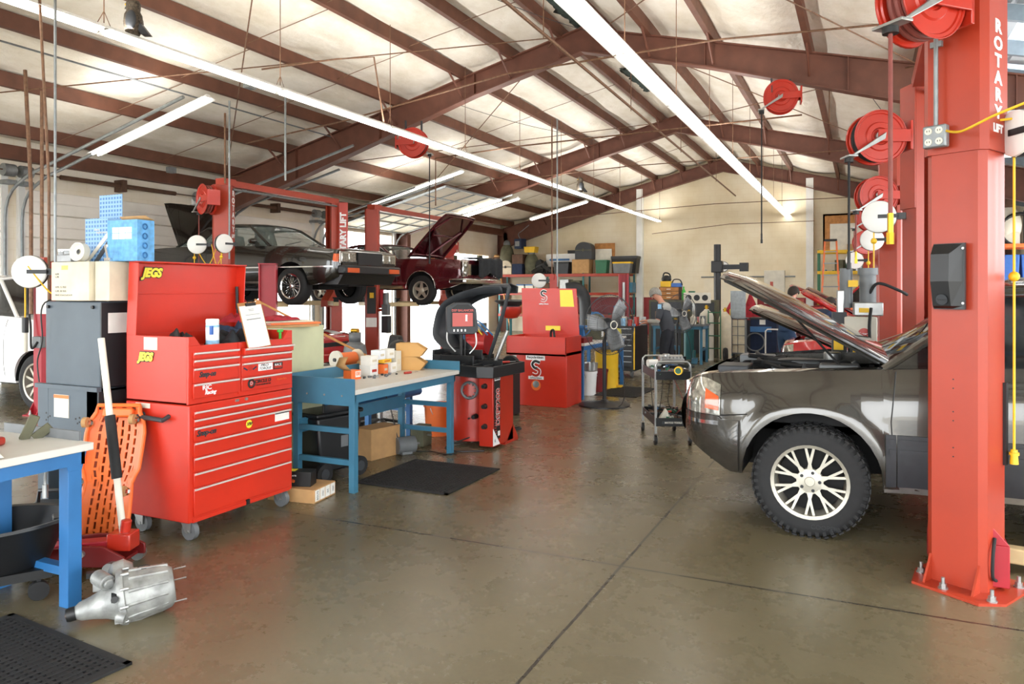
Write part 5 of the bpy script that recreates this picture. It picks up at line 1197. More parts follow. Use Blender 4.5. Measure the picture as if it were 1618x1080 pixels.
for x, z in ((-.175, .80), (.13, .82), (-.18, .42), (.13, .36), (-.15, .02), (.15, .02)):
    c = P('caster', MB().cyl((x-.014, -.06, z), (x+.014, -.06, z), .034, n=18), 'card', CR); P('fork', MB().box(x-.018, -.06, z-.012, x-.013, 0, z+.012).box(x+.013, -.06, z-.012, x+.018, 0, z+.012).cyl((x, -.015, z), (x, 0, z), .026, n=14), 'chrome', c)
# aluminium gearbox on the floor
GB = T('transfer_case', 'cast aluminium transfer case lying on the floor in front of the jack', 'gearbox', (-3.535, 2.40, 0), R(52))
ax = (1, 0, .05)
P('tail_housing', MB().lathe([(.0, .0), (.028, 0), (.032, .03), (.045, .05), (.055, .10), (.075, .16), (.10, .21), (.12, .225)], (0, 0, .06), (1, 0, .17), 28), 'alu', GB)
P('main_housing', MB().lathe([(.135, .22), (.142, .235), (.142, .25), (.13, .255), (.125, .30), (.118, .40), (.108, .45), (.085, .475), (0, .48)], (0, 0, .07), (1, 0, .13), 30), 'alu', GB)
P('chain_case', MB().lathe([(.0, .17), (.09, .175), (.125, .20), (.13, .25), (.10, .29), (0, .30)], (0, .12, .10), (1, 0, .1), 26), 'alu', GB)
P('output_seal', MB().lathe([(.012, -.012), (.03, -.012), (.034, .0), (.034, .03)], (0, 0, .06), (1, 0, .17), 24), 'ink', GB); P('output_shaft', MB().lathe([(0, -.016), (.013, -.016), (.013, .0)], (0, 0, .06), (1, 0, .17), 16), 'rust_pipe', GB)
rb = MB()
for k in range(12):
    a = 2*pi*k/12; c_ = Vector((0, cos(a), sin(a)))
    p0 = Vector((.26, 0, .105))+c_*.128; p1 = Vector((.44, 0, .128))+c_*.105; rb.tube([p0, p1], .009, 6)
P('stiffening_ribs', rb, 'alu', GB)
for k in range(10):
    a = 2*pi*k/10; P('flange_bolt', MB().cyl((.225, .137*cos(a), .10+.137*sin(a)), (.262, .137*cos(a), .104+.137*sin(a)), .009, n=8), 'steel', GB)
for y, z in ((.05, .19), (-.06, .06), (.0, .15)): P('stud', MB().cyl((.47, y, z), (.53, y, z+.006), .004, n=6), 'steel', GB)
P('shift_motor', MB().cyl((.12, .05, .21), (.17, -.04, .20), .038, n=20).cyl((.17, -.04, .20), (.178, -.055, .198), .024, n=16).box(.1, .03, .14, .18, .10, .20), 'alu', GB, bevel=.004)
P('speed_sensor', MB().cyl((.2, -.10, .14), (.2, -.145, .15), .016, n=12).box(.185, -.10, .12, .215, -.07, .16), 'ink', GB); P('boss', MB().cyl((.21, -.12, .06), (.25, -.135, .05), .028, n=14).box(.20, -.10, .01, .27, -.02, .05), 'alu', GB, bevel=.004)
P('vent_loop', MB().torus((.33, .02, .235), (0, 0, 1), .028, .003, 20, 5), 'ink', GB)
P('connector', MB().box(.07, .07, .2, .11, .11, .225), 'ink', GB)
# rubber mats with drainage holes
def rmat(label, loc, rz, w_, d_, n=22, k=16, group=None):
    t = T('rubber_mat', label, 'mat', loc, rz, group); mb = MB(); th = .012
    mb.box(0, 0, 0, w_, .03, th).box(0, d_-.03, 0, w_, d_, th).box(0, 0, 0, .03, d_, th).box(w_-.03, 0, 0, w_, d_, th)
    for i in range(1, n): x = w_*i/n; mb.box(x-.009, .03, 0, x+.009, d_-.03, th)
    for j in range(1, k): y = d_*j/k; q = .020 if j in (k//3, 2*k//3) else .010; mb.box(.03, y-q, 0, w_-.03, y+q, th-.002)
    P('lattice', mb, 'black_rubber', t, smooth=False); P('underlay', MB().box(.0, 0, 0, w_, d_, .002), 'ink', t); return t
rmat('black perforated rubber mat in the bottom left corner', (-3.98, 1.75, 0), R(-5), 1.0, .62, 26, 18)
rmat('black perforated rubber mat in front of the blue workbench', (-3.97, 5.25, 0), 0, .92, .97, 26, 26)
rmat('black perforated rubber mat lying beyond the pedestal fan', (-3.87, 11.3, 0), 0, .68, 1.2, 14, 24)
# ---------------------------------------------------------------- blue workbench with a white top
BW = bench('workbench', 'blue steel workbench with a white top covered in small boxes', 'workbench', (-3.72, 4.93, 0), R(90), 1.72, .72, .85, 'blue_steel', backs=('back', 'left', 'right'), rungs=(.22, .48), lower=.45)
for y in (.12, .3, .48, .66): P('bolt', MB().cyl((-.018, y, .80), (-.012, y, .80), .008, n=8), 'steel', BW)
B2 = bench('workbench', 'second blue bench with blue rolled rail standing back to back with the white-topped one', 'workbench', (-4.58, 5.62, 0), R(90), 1.6, .7, .84, 'blue_bright', backs=(), rungs=(.3,), lower=.38)
P('rolled_rail', MB().cyl((-.05, .02, .52), (1.65, .02, .52), .05, n=16), 'blue_bright', B2)
# items on the white top (world x from the bench back)
def put(name, label, cat, x, y, z, rz=0, group=None): return T(name, label, cat, (x, y, z), rz, group)
zt = .85
o = put('bench_grinder', 'orange-red bench grinder with two wheels on the blue workbench', 'grinder', -4.72, 6.12, .84, R(80))
P('base', MB().box(-.07, -.07, 0, .07, .07, .05), 'dark_grey', o, bevel=.008); P('motor', MB().cyl((-.10, 0, .13), (.10, 0, .13), .068, n=24), 'orange', o, bevel=.006)
for sg in (-1, 1): w_ = P('grinding_wheel', MB().cyl((sg*.125, 0, .13), (sg*.155, 0, .13), .09, n=28), 'off_white' if sg < 0 else 'card_pale', o); P('wheel_nut', MB().cyl((sg*.15, 0, .13), (sg*.17, 0, .13), .02, n=6), 'ink', w_)
o = put('orange_box', 'small orange printed carton with an open flap on the blue workbench', 'box', -4.22, 5.55, zt, R(82)); P('carton', MB().box(-.06, -.05, 0, .06, .05, .085), 'orange', o); P('label', MB().box(-.01, -.052, .02, .055, -.05, .075), 'paper', o); P('open_flap', MB().add([(-.06, -.05, .085), (-.06, .05, .085), (-.15, .05, .13), (-.14, -.05, .15)], [(0, 1, 2, 3)]).add([(-.14, -.05, .15), (-.15, .05, .13), (-.10, .06, .2), (-.09, -.04, .21)], [(0, 1, 2, 3)]), 'card', o, solid=.003)
text('print', '08', .05, 'orange', o, (.022, -.053, .05), align='CENTER')
gpx = 'small cartons on the blue workbench'
rnd = random.Random(11)
spots = [(-4.22, 5.62, 0, .13, .12, .10, 'white_paint', 'white carton with a red stripe at the left of the pile'), (-4.22, 5.63, .10, .12, .12, .085, 'paper', 'upper white carton stacked on the red-striped one'),
    (-4.2, 5.80, 0, .10, .08, .09, 'orange', 'orange carton between white cartons'), (-4.18, 5.92, 0, .09, .09, .10, 'paper', 'white carton in the lower row beside the yellow bins'),
    (-4.22, 5.86, .10, .09, .15, .035, 'yellow', 'flat yellow and red carton lying on the pile'), (-4.24, 5.80, .135, .1, .10, .09, 'wipe_white', 'pale carton on the upper left of the pile'),
    (-4.22, 5.93, .135, .1, .10, .095, 'paper', 'white carton on top beside the yellow bins'), (-4.2, 6.04, 0, .08, .09, .2, 'off_white', 'tall off-white carton against the yellow bins'), (-4.35, 5.74, .0, .12, .1, .12, 'card', 'brown carton at the back of the pile')]
for k, (x, y, z, sx_, sy_, sz_, m, l) in enumerate(spots):
    o = put('small_box', l+' on the blue workbench', 'box', x-.05, y+.25, zt+z+.0005*k, R(rnd.uniform(-4, 4)), gpx); P('carton', MB().box(-sx_/2, -sy_/2, 0, sx_/2, sy_/2, sz_), m, o, bevel=.002)
    P('printed_panel', MB().box(sx_/2, -sy_*.3, sz_*.35, sx_/2+.001, sy_*.3, sz_*.6), 'red_paint' if k in (0, 4) else 'card_pale', o)
def bin_(z, l):
    o = put('parts_bin', l, 'bin', -4.20, 6.50, zt+z, R(22)); 
    mb = MB().box(-.14, -.08, 0, .10, .08, .004).box(-.14, -.08, 0, -.136, .08, .135).prism([(-.14, 0), (.10, 0), (.16, .075), (.06, .135), (-.14, .135)], -.082, -.078, 'y').prism([(-.14, 0), (.10, 0), (.16, .075), (.06, .135), (-.14, .135)], .078, .082, 'y').prism([(.10, 0), (.106, 0), (.166, .075), (.16, .075)], -.08, .08, 'y')
    P('bin_shell', mb, 'bin_tan', o, smooth=False); P('contents', MB().box(-.13, -.07, .004, .09, .07, .05), 'mid_grey', o)
bin_(0, 'lower of two stacked yellow parts bins on the blue workbench'); bin_(.137, 'upper of two stacked yellow parts bins on the blue workbench')
o = put('screwdriver', 'red handled tool lying before the cartons on the blue workbench', 'screwdriver', -4.0, 6.15, zt+.012, R(80)); P('handle', MB().cyl((-.06, 0, 0), (.03, 0, 0), .012, n=10), 'red_paint', o); P('blade', MB().cyl((.03, 0, 0), (.13, 0, 0), .003, n=6), 'steel', o)
for i in range(16): o = P('small_bolt', MB().cyl((0, 0, 0), (0, 0, .012+.01*rnd.random()), .008+.006*rnd.random(), n=6), rnd.choice(['steel', 'ink', 'mid_grey']), loc=(-4.10+rnd.uniform(-.06, .06), 5.62+.03*i, zt)); tag(o, 'loose bolt in the row along the left half of the blue workbench top', 'bolt', 'bolts on the blue workbench')
o = put('face_shield', 'black and clear face shield behind the yellow bins', 'face shield', -4.62, 6.9, .84, R(20)); P('crown', MB().sph((0, 0, .16), .12, sq=(1, .85, 1)), 'black_plastic', o); P('stand', MB().cyl((0, 0, 0), (0, 0, .1), .05, n=14), 'dark_grey', o)
o = put('equipment_case', 'white and grey equipment case behind the left part of the blue workbench', 'case', -4.95, 5.85, .84, R(0)); P('case', MB().box(-.2, -.15, 0, .2, .3, .07), 'white_paint', o, bevel=.008); P('dark_inlay', MB().box(.0, .0, .07, .12, .25, .075), 'dark_grey', o)
crumple('plastic_sheet', 'clear white crumpled plastic at the left end of the blue workbench', 'plastic', (-4.2, 5.06, .85), .3, .22, .05, 'wipe_white', 21)
o = put('long_rod', 'long tan wooden rod leaning diagonally behind the blue workbench', 'rod', 0, 0, 0); P('rod', MB().cyl((-6.6, 6.8, 1.55), (-4.72, 6.75, .86), .014, n=8), 'wood', o)
o = put('propane_tank', 'grey gas cylinder with a valve collar behind the workbench', 'gas cylinder', -5.85, 7.75, .35, 0); P('tank', MB().lathe([(0, 0), (.13, .0), (.15, .05), (.15, .52), (.13, .62), (.05, .68), (0, .68)], n=26), 'mid_grey', o); P('collar', MB().lathe([(.075, .66), (.08, .78)], n=18), 'mid_grey', o, solid=.004); P('valve', MB().cyl((0, 0, .66), (0, 0, .8), .025, n=10).cyl((-.05, 0, .8), (.05, 0, .8), .03, n=10), 'brass', o)
tag(P('tank_stand', MB().box(-.2, -.2, 0, .2, .2, .35), 'dark_grey', loc=(-5.85, 7.75, 0), bevel=.01), 'dark square stand under the grey gas cylinder', 'stand')
o = put('shop_stool', 'black shop chair with rounded backrest behind the workbench', 'chair', -5.25, 7.45, 0, R(-30)); P('seat', MB().box(-.2, -.2, .46, .2, .2, .53), 'ink', o, bevel=.03); P('backrest', MB().prism([(-.17, .7), (.17, .7), (.19, .95), (.12, 1.12), (-.12, 1.12), (-.19, .95)], .17, .24, 'y'), 'black_plastic', o, bevel=.025); P('back_label', MB().box(-.06, .165, .95, .06, .17, 1.0), 'red_paint', o); P('post', MB().cyl((0, 0, .08), (0, 0, .46), .03, n=12).box(-.03, .2, .5, .03, .23, .8), 'steel', o)
for k in range(5): a = 2*pi*k/5; P('leg', MB().tube([(0, 0, .12), (.26*cos(a), .26*sin(a), .07)], .018, 8).cyl((.26*cos(a)-.012, .26*sin(a), .03), (.26*cos(a)+.012, .26*sin(a), .03), .03, n=12), 'ink', o)
# wheeled tote, cartons, bucket, small motors under the bench
o = put('wheeled_tote', 'black wheeled tote with a raised pull handle under the blue workbench', 'tote', -4.34, 5.33, 0, R(80)); P('shell', MB().prism([(-.20, .08), (.22, .08), (.26, .56), (-.24, .56)], -.17, .17, 'y'), 'black_plastic', o, bevel=.02); P('lid', MB().box(-.26, -.19, .56, .28, .19, .60), 'black_plastic', o, bevel=.015)
for x in (-.15, .15): P('pull_handle', MB().cyl((x, -.14, .58), (x, -.14, .80), .01, n=8), 'ink', o)
for x in (-.19, .22): P('wheel', MB().cyl((x, -.21, .085), (x, -.17, .085), .085, n=24).cyl((x, .17, .085), (x, .21, .085), .085, n=24), 'black_rubber', o); P('wheel_hub', MB().cyl((x, -.215, .085), (x, -.19, .085), .045, n=18), 'dark_grey', o)
P('label', MB().box(.02, -.176, .28, .1, -.172, .38), 'mid_grey', o)
o = put('cardboard_box', 'plain brown carton on the floor under the blue workbench', 'box', -4.42, 6.22, 0, R(80)); P('carton', MB().box(-.2, -.12, 0, .2, .12, .30), 'card', o, bevel=.003)
o = put('cardboard_box', 'long brown carton with hand-lettered bundles on the floor by the red cabinet', 'box', -4.28, 4.56, 0, R(8)); P('carton', MB().box(-.0, -.02, 0, .42, .30, .105), 'card', o, bevel=.003)
for k in range(4):
    P('paper_label', MB().box(.421, -.005+k*.075, .012, .423, .06+k*.075, .098), 'paper', o); text('hand_lettering', ('BOLTS', 'misc', 'AC', 'caps')[k], .03, 'ink', o, (.424, .028+k*.075, .055), (0, 0, 1), (0, -1, 0), .0005, 'CENTER', sx=.8)
o = put('parts_carton', 'black and orange parts carton lying on the lettered box', 'box', -4.27, 4.55, .107, R(20)); P('carton', MB().box(0, 0, 0, .34, .13, .115), 'ink', o, bevel=.003); text('lettering', 'chassis', .04, 'orange', o, (.10, -.002, .045), shear=.2, off=.001); text('lettering', 'PRODUCTS', .016, 'white_ink', o, (.14, -.002, .085)); P('yellow_corner', MB().box(.1, .03, .115, .2, .10, .1165), 'sticker_yellow', o)
def bucket(label, x, y, r, h_, m, rz=0, handle=True):
    o = put('bucket', label, 'bucket', x, y, 0, rz); P('pail', MB().lathe([(0, 0), (r*.86, 0), (r*.98, h_*.9), (r*1.05, h_*.9), (r*1.05, h_), (r*.97, h_), (r*.84, .01), (0, .01)], n=28), m, o)
    if handle: P('bail', MB().torus((0, 0, h_*.9), (1, 0, .3), r*1.03, .005, 20, 5, a0=pi*.0, a1=pi), 'steel', o)
    return o
bucket('orange plastic bucket standing behind the blue workbench', -4.45, 7.45, .16, .36, 'orange')
o = put('electric_motor', 'small grey motor with a cord on the floor under the blue workbench', 'motor', -4.22, 6.42, 0, R(60)); P('housing', MB().cyl((-.1, 0, .09), (.1, 0, .09), .085, n=20).box(-.06, -.06, 0, .06, .06, .03), 'mid_grey', o, bevel=.006); P('shaft', MB().cyl((.1, 0, .09), (.16, 0, .09), .012, n=10), 'steel', o)
P('cord', MB().tube(catm([(-.08, 0, .15), (-.15, .1, .55), (-.3, .2, .8)], 6), .006, 6).tube(catm([(.1, -.05, .02), (.25, -.1, .01), (.3, -.3, .01), (.4, -.35, .02)], 6), .007, 6), 'ink', o)
o = put('electric_motor', 'second grey motor just beyond the carton under the workbench', 'motor', -4.3, 6.85, 0, R(0)); P('housing', MB().box(-.08, -.09, 0, .08, .09, .22), 'khaki', o, bevel=.01); P('shaft', MB().cyl((.08, 0, .12), (.13, 0, .12), .012, n=10), 'steel', o)
# ---------------------------------------------------------------- wheel balancer
WB = T('wheel_balancer', 'red wheel balancing machine with a black tool tray and grey curved wheel guard', 'wheel balancer', (-3.49, 6.95, 0))
P('front_body', MB().prism([(-.16, 0), (0, 0), (0, .50), (-.3, .62), (-.3, .25), (-.16, .25)], .03, .80, 'z').prism([(.30, .0), (.64, .0), (.62, .05), (.52, .18), (.50, .2)], -.16, .0, 'x'), 'red_paint', WB, bevel=.004)
P('drum_body', MB().cyl((-.42, .36, .05), (-.42, .36, .80), .30, n=32), 'red_paint', WB)
P('adapter_ring', MB().torus((-.30, .045, .60), (.3, -1, 0), .085, .014, 32, 6), 'mid_grey', WB)
for k in range(20): a = 2*pi*k/20; P('ring_tooth', MB().cb(-.30+.072*cos(a), .04, .60+.072*sin(a), .018, .02, .008, rot=(0, -a, 0)), 'mid_grey', WB) if k % 2 else None
for x, z in ((-.09, .66), (-.09, .45), (-.09, .24), (-.25, .32)): P('cone_peg', MB().cyl((x, 0 if x > -.2 else .1, z), (x, -.05 if x > -.2 else .03, z), .03, .022, n=16).cyl((x, -.05, z), (x, -.07, z), .01, n=8), 'ink', WB)
pn = P('name_panel', MB().box(.0, .03, .10, .003, .17, .76), 'ink', WB)
text('lettering', 'DSP9200', .125, 'red_paint', pn, (.006, .12, .235), (0, 0, 1), (0, -1, 0), .001, sx=.85, off=.002); text('lettering_edge', 'DSP9200', .125, 'white_ink', pn, (.0045, .12, .235), (0, 0, 1), (0, -1, 0), .0005, sx=.85, off=.006)
P('white_cap', MB().box(.003, .035, .715, .005, .165, .755), 'white_ink', pn); text('lettering', 'HUNTER', .034, 'ink', pn, (.006, .04, .735), (0, 1, 0), (0, 0, 1), .0005, sx=.85, off=.001)
for k in range(6): P('red_stripe', MB().box(.003, .035, .16+k*.028, .0045, .09-k*.004, .168+k*.028), 'red_paint', pn)
P('warning_triangle', MB().prism([(.0, .04), (.16, .04), (.0, .22)], .003, .006, 'x'), 'white_ink', pn); text('mark', '6', .05, 'ink', pn, (.007, .03, .09), (0, 1, 0), (0, 0, 1), .0005)
P('emblem', MB().box(.004, .11, .13, .006, .16, .18), 'white_ink', pn)
tr = MB()
outl = [(-.58, -.02), (-.10, -.16), (.06, -.12), (.10, .55), (-.2, .72), (-.62, .6)]
tr.prism(outl, .77, .80, 'z')
for (xa, ya), (xb, yb) in zip(outl, outl[1:]+outl[:1]): 
    d = Vector((xb-xa, yb-ya, 0)); n = MB().cb(0, 0, 0, d.length+.02, .025, .12); n.xf(Matrix.Translation(((xa+xb)/2, (ya+yb)/2, .82)) @ Matrix.Rotation(math.atan2(d.y, d.x), 4, 'Z')); tr.join(n)
P('tool_tray', tr, 'black_plastic', WB, bevel=.006)
tb_ = MB().box(-.72, -.02, .86, -.22, .02, .97).box(-.72, .18, .88, -.22, .20, 1.02).box(-.72, -.02, .86, -.70, .55, 1.02).box(-.72, -.02, .84, -.22, .55, .87)
for k in range(4): tb_.box(-.62+.12*k, -.02, .86, -.605+.12*k, .2, .98-.02*k)
for k in range(4): tb_.box(-.45+.13*k, -.10, .80, -.435+.13*k, .12, .90-.005*k)
tb_.box(-.5, .12, .80, .05, .135, .92)
P('weight_bins', tb_, 'black_plastic', WB, bevel=.004)
dp = P('display_head', MB().prism([(-.17, -.13), (-.14, -.17), (.12, -.17), (.17, -.13), (.15, .10), (.08, .17), (-.08, .17), (-.17, .12)], -.04, .05, 'y'), 'dark_grey', WB, loc=(-.42, .10, 1.36), rot=(0, 0, R(38)), bevel=.008)
P('screen_panel', MB().prism([(-.13, -.09), (.135, -.09), (.12, .10), (.06, .15), (-.06, .15), (-.125, .10)], -.044, -.04, 'y'), 'ink', dp); P('red_panel', MB().box(-.11, -.046, -.085, .11, -.044, .06), 'red_paint', dp); P('graphic', MB().box(.03, -.048, -.03, .05, -.046, .04), 'white_ink', dp)
text('lettering', 'DSP BALANCER', .034, 'red_paint', dp, (0, -.046, .085), align='CENTER', off=.001)
for k in range(4): P('button', MB().box(-.1+.04*k, -.05, -.14, -.085+.04*k, -.04, -.115), 'white_ink', dp)
P('display_post', MB().cyl((-.44, .12, .95), (-.44, .12, 1.22), .02, n=12).cyl((-.40, .13, .95), (-.40, .13, 1.22), .008, n=8), 'ink', WB); P('display_bracket', MB().tube(catm([(-.56, .06, 1.3), (-.58, .06, 1.12), (-.50, .10, 1.0)], 5), .009, 8).tube(catm([(-.32, .2, 1.25), (-.30, .2, 1.08), (-.36, .16, .98)], 5), .009, 8), 'steel', WB)
arc = catm([(-.60, .42, .95), (-.86, .50, 1.12), (-.87, .55, 1.32), (-.78, .55, 1.50), (-.58, .55, 1.62), (-.30, .55, 1.69), (-.06, .55, 1.70)], 5)
G_ = []
for i, p in enumerate(arc):
    d = (arc[min(i+1, len(arc)-1)]-arc[max(i-1, 0)]).normalized(); nn = Vector((-d.z, 0, d.x))*-1; wv = .20+.08*sin(pi*i/len(arc))
    G_.append([p+Vector((0, -wv*.9, 0))+nn*.07, p+Vector((0, -wv, 0)), p+Vector((0, 0, 0))-nn*.03, p+Vector((0, wv, 0)), p+Vector((0, wv*.9, 0))+nn*.07])
P('wheel_guard', MB().grid(G_), 'dark_grey', WB, solid=.008)
P('guard_tube', MB().tube(catm([(-.30, .36, 1.70), (-.04, .38, 1.70), (-.0, .38, 1.66), (-.12, .42, 1.3), (-.30, .50, .9)], 6), .022, 10), 'dark_grey', WB)
P('guide_rod', MB().cyl((-.18, .36, .82), (-.02, .40, 1.22), .022, n=12), 'steel', WB)
P('backing_plate', MB().lathe([(0, 0), (.10, 0), (.115, .02), (.115, .035), (.03, .05), (.0, .05)], (-.10, .62, .82), (0, 1, 0), 30), 'ink', WB); P('spindle', MB().cyl((-.10, .66, .82), (-.10, .90, .82), .018, n=14), 'dark_grey', WB)
P('foot_pedal', MB().tube([(-.08, .6, .09), (-.02, .74, .10), (-.08, .86, .09), (-.16, .74, .09)], .014, 8, closed=True), 'ink', WB)
o = put('screwdriver', 'red handled tool lying on the balancer tool tray', 'tool', -3.55, 7.25, .885, R(60)); P('handle', MB().cyl((0, 0, 0), (.12, 0, 0), .012, n=10), 'red_paint', o); P('blade', MB().cyl((.12, 0, 0), (.2, 0, 0), .004, n=6), 'steel', o)
P('power_cable', MB().tube(catm([(-.3, .1, .1), (-.5, -.1, .01), (-.3, -.25, .01), (-.05, -.1, .01)], 6), .008, 6), 'ink', WB)
# ---------------------------------------------------------------- solvent parts washer
PW = T('parts_washer', 'large red parts washer with its lid open and recycling decals', 'parts washer', (-4.73, 9.86, 0))
w_, d_ = .93, .64
P('cabinet', MB().box(.04, .03, 0, w_-.0, d_, .78), 'box_red', PW, bevel=.006)
P('basin', MB().box(0, 0, .73, w_, .012, 1.0).box(0, d_-.012, .73, w_, d_, 1.0).box(0, 0, .73, .012, d_, 1.0).box(w_-.012, 0, .73, w_, d_, 1.0).box(0, 0, .73, w_, d_, .76), 'box_red', PW, bevel=.003)
P('lid', MB().prism([(-.02, 1.0), (w_-.03, 1.0), (w_-.08, 1.69), (-.04, 1.70)], d_-.01, d_+.01, 'y'), 'box_red', PW)
P('spout', MB().tube(catm([(.5, .5, .9), (.5, .5, 1.04), (.56, .45, 1.07), (.6, .4, .95)], 6), .018, 8), 'ink', PW)
P('yellow_notice', MB().prism([(.60, 1.42), (.82, 1.42), (.79, 1.67), (.59, 1.67)], d_-.014, d_-.01, 'y'), 'sticker_yellow', PW); P('yellow_strip', MB().box(.36, d_-.014, 1.06, .60, d_-.01, 1.13), 'sticker_yellow', PW)
def safety(x, y, z, k, par):
    """white-edged S mark"""
    p = [(.05, .07), (-.01, .085), (-.045, .05), (-.02, .01), (.02, .0)]; q = [(.0, .0), (.04, -.02), (.035, -.06), (0, -.08), (-.05, -.065)]
    for pp, m_, rr, dy in ((p, 'white_ink', .024, .001), (q, 'white_ink', .024, .001), (p, 'ink', .014, .004), (q, 'red_paint', .014, .004)):
        cv_ = catm([(a, b, 0) for a, b in pp], 4)
        mb = MB().tube([Vector((v.x*k, 0, v.y*k)) for v in cv_], rr*k, 8)
        mb.v = [(a+x, b*.08+y-dy, c+z) for a, b, c in mb.v]
        P('emblem', mb, m_, par)
safety(.33, d_-.014, 1.58, .9, PW); text('lettering', 'safety-kleen', .032, 'white_ink', PW, (.33, d_-.013, 1.46), align='CENTER', off=.001)
P('decal', MB().box(.30, .026, .66, .60, .029, .735), 'white_ink', PW, bevel=.001); text('lettering', 'Recycle-kleen', .046, 'ink', PW, (.45, .025, .70), align='CENTER', off=.001)
safety(.46, .028, .54, 1.25, PW); P('decal', MB().box(.34, .026, .385, .58, .029, .43), 'white_ink', PW); text('lettering', 'safety-kleen', .038, 'ink', PW, (.46, .025, .407), align='CENTER')
P('round_decal', MB().lathe([(0, 0), (.075, 0)], (.46, .028, .30), (0, -1, 0), 24), 'orange', PW); P('round_decal', MB().lathe([(0, 0), (.045, 0), (.05, -.002)], (.46, .024, .315), (0, -1, 0), 24), 'galv', PW)
P('small_label', MB().box(.06, .026, .64, .15, .029, .72), 'paper', PW)
# ---------------------------------------------------------------- pedestal fan
FN = T('pedestal_fan', 'large pedestal fan with pale blades and wire cage beside the parts washer', 'fan', (-3.40, 10.37, 0), 0)
P('base', MB().lathe([(0, .0), (.37, 0), (.37, .02), (.2, .04), (.06, .07), (.04, .09), (0, .09)], n=36), 'black_plastic', FN); P('pole', MB().cyl((0, 0, .05), (0, 0, .95), .028, n=16), 'ink', FN)
hc = Vector((.10, -.06, 1.17)); fd = Vector((.80, -.60, 0)).normalized()
P('motor', MB().cyl(hc-fd*.30, hc-fd*.05, .10, n=24).cyl(hc-fd*.34, hc-fd*.30, .07, n=20), 'black_plastic', FN, bevel=.008); P('yoke', MB().tube([(0, 0, .93), (.02, .06, 1.05), hc-fd*.18], .025, 8), 'ink', FN)
rgt = Vector((0, 0, 1)).cross(fd).normalized()*-1
bl = MB()
for k in range(3):
    a = 2*pi*k/3+2.22; u = rgt*cos(a)+Vector((0, 0, 1))*sin(a); v = fd.cross(u)
    rows = []
    for i in range(9):
        t = i/8; r_ = .05+.34*t; wd = .04+.075*sin(min(1, t*1.25)*pi*.62); c0 = hc+u*r_
        rows.append([c0+v*(wd*q)+fd*(q*.05*(1-.5*t)) for q in (-1, -.5, 0, .5, 1)])
    m_ = MB().grid(rows); P('blade', m_, 'rotor', FN, solid=.004)
P('hub_badge', MB().lathe([(0, .105), (.05, .10), (.06, .09)], hc, fd, 24), 'ink', FN); P('hub_ring', MB().torus(hc+fd*.10, fd, .055, .008, 28, 6), 'off_white', FN)
cg = MB(); Rc = .43
for sgn in (1, -1):
    for k in range(72):
        a = 2*pi*k/72; u = rgt*cos(a)+Vector((0, 0, 1))*sin(a)
        cg.tube([hc+u*.06+fd*sgn*.10, hc+u*.28+fd*sgn*.09, hc+u*.40+fd*sgn*.055, hc+u*Rc], .0014, 3)
for r_, o_ in ((.28, .09), (.40, .055), (.17, .1)): 
    for sgn in (1, -1): cg.torus(hc+fd*o_*sgn, fd, r_, .002, 48, 4)
cg.torus(hc, fd, Rc, .006, 56, 6)
P('cage', cg, 'dark_grey', FN)
P('cord', MB().tube(catm([hc-fd*.3, (.15, .15, .8), (.3, .0, .35), (.3, -.15, .05), (.1, -.3, .02)], 8), .006, 6), 'ink', FN)
# ---------------------------------------------------------------- tool cart
CT = T('tool_cart', 'two-shelf steel tool cart piled with tools and loose cables in the aisle', 'cart', (-1.86, 8.02, 0), R(25))
cw, cd = .37, .80     # width along x (centred), depth along y
for x in (-cw/2, cw/2):
    for y in (0, cd):
        P('post', MB().box(x-.013, y-.013, .12, x+.013, y+.013, .84), 'steel', CT)
        c = P('caster', MB().cyl((x-.014, y+.01, .05), (x+.014, y+.01, .05), .05, n=20), 'ink', CT); P('fork', MB().box(x-.02, y-.01, .05, x-.016, y+.03, .12).box(x+.016, y-.01, .05, x+.02, y+.03, .12).cyl((x-.024, y+.01, .05), (x+.024, y+.01, .05), .012, n=8), 'steel', c)
for z, nm in ((.70, 'top_tray'), (.20, 'bottom_tray')):
    P(nm, MB().box(-cw/2, -.01, z, cw/2, cd, z+.01).box(-cw/2, -.02, z, cw/2, -.008, z+.09).box(-cw/2, cd, z, cw/2, cd+.01, z+.09).box(-cw/2-.008, 0, z, -cw/2, cd, z+.09).box(cw/2, 0, z, cw/2+.008, cd, z+.09), 'black_plastic', CT, bevel=.002)
P('name_plate', MB().box(-.12, -.024, .225, .12, -.02, .255), 'dark_grey', CT); text('lettering', 'MATCO TOOLS', .026, 'off_white', CT, (0, -.025, .24), align='CENTER', off=.0005)
for y in (0, cd): P('handle', MB().tube([(-cw/2, y, .80), (-cw/2, y, .86), (-cw/2+.03, y, .89), (cw/2-.03, y, .89), (cw/2, y, .86), (cw/2, y, .80)], .012, 8), 'steel', CT)
rnd = random.Random(77)
def inCT(x, y, z): return CT.matrix_world @ Vector((x, y, z)) if False else (Matrix.Translation(CT.location) @ Matrix.Rotation(R(25), 4, 'Z')) @ Vector((x, y, z))
kinds = ['ratchet', 'pliers', 'wrench', 'socket_rail', 'spray_can', 'screwdriver', 'extension_bar']
cc = ['steel', 'mid_grey', 'chrome', 'red_paint', 'ink', 'blue_bright', 'green', 'brown']
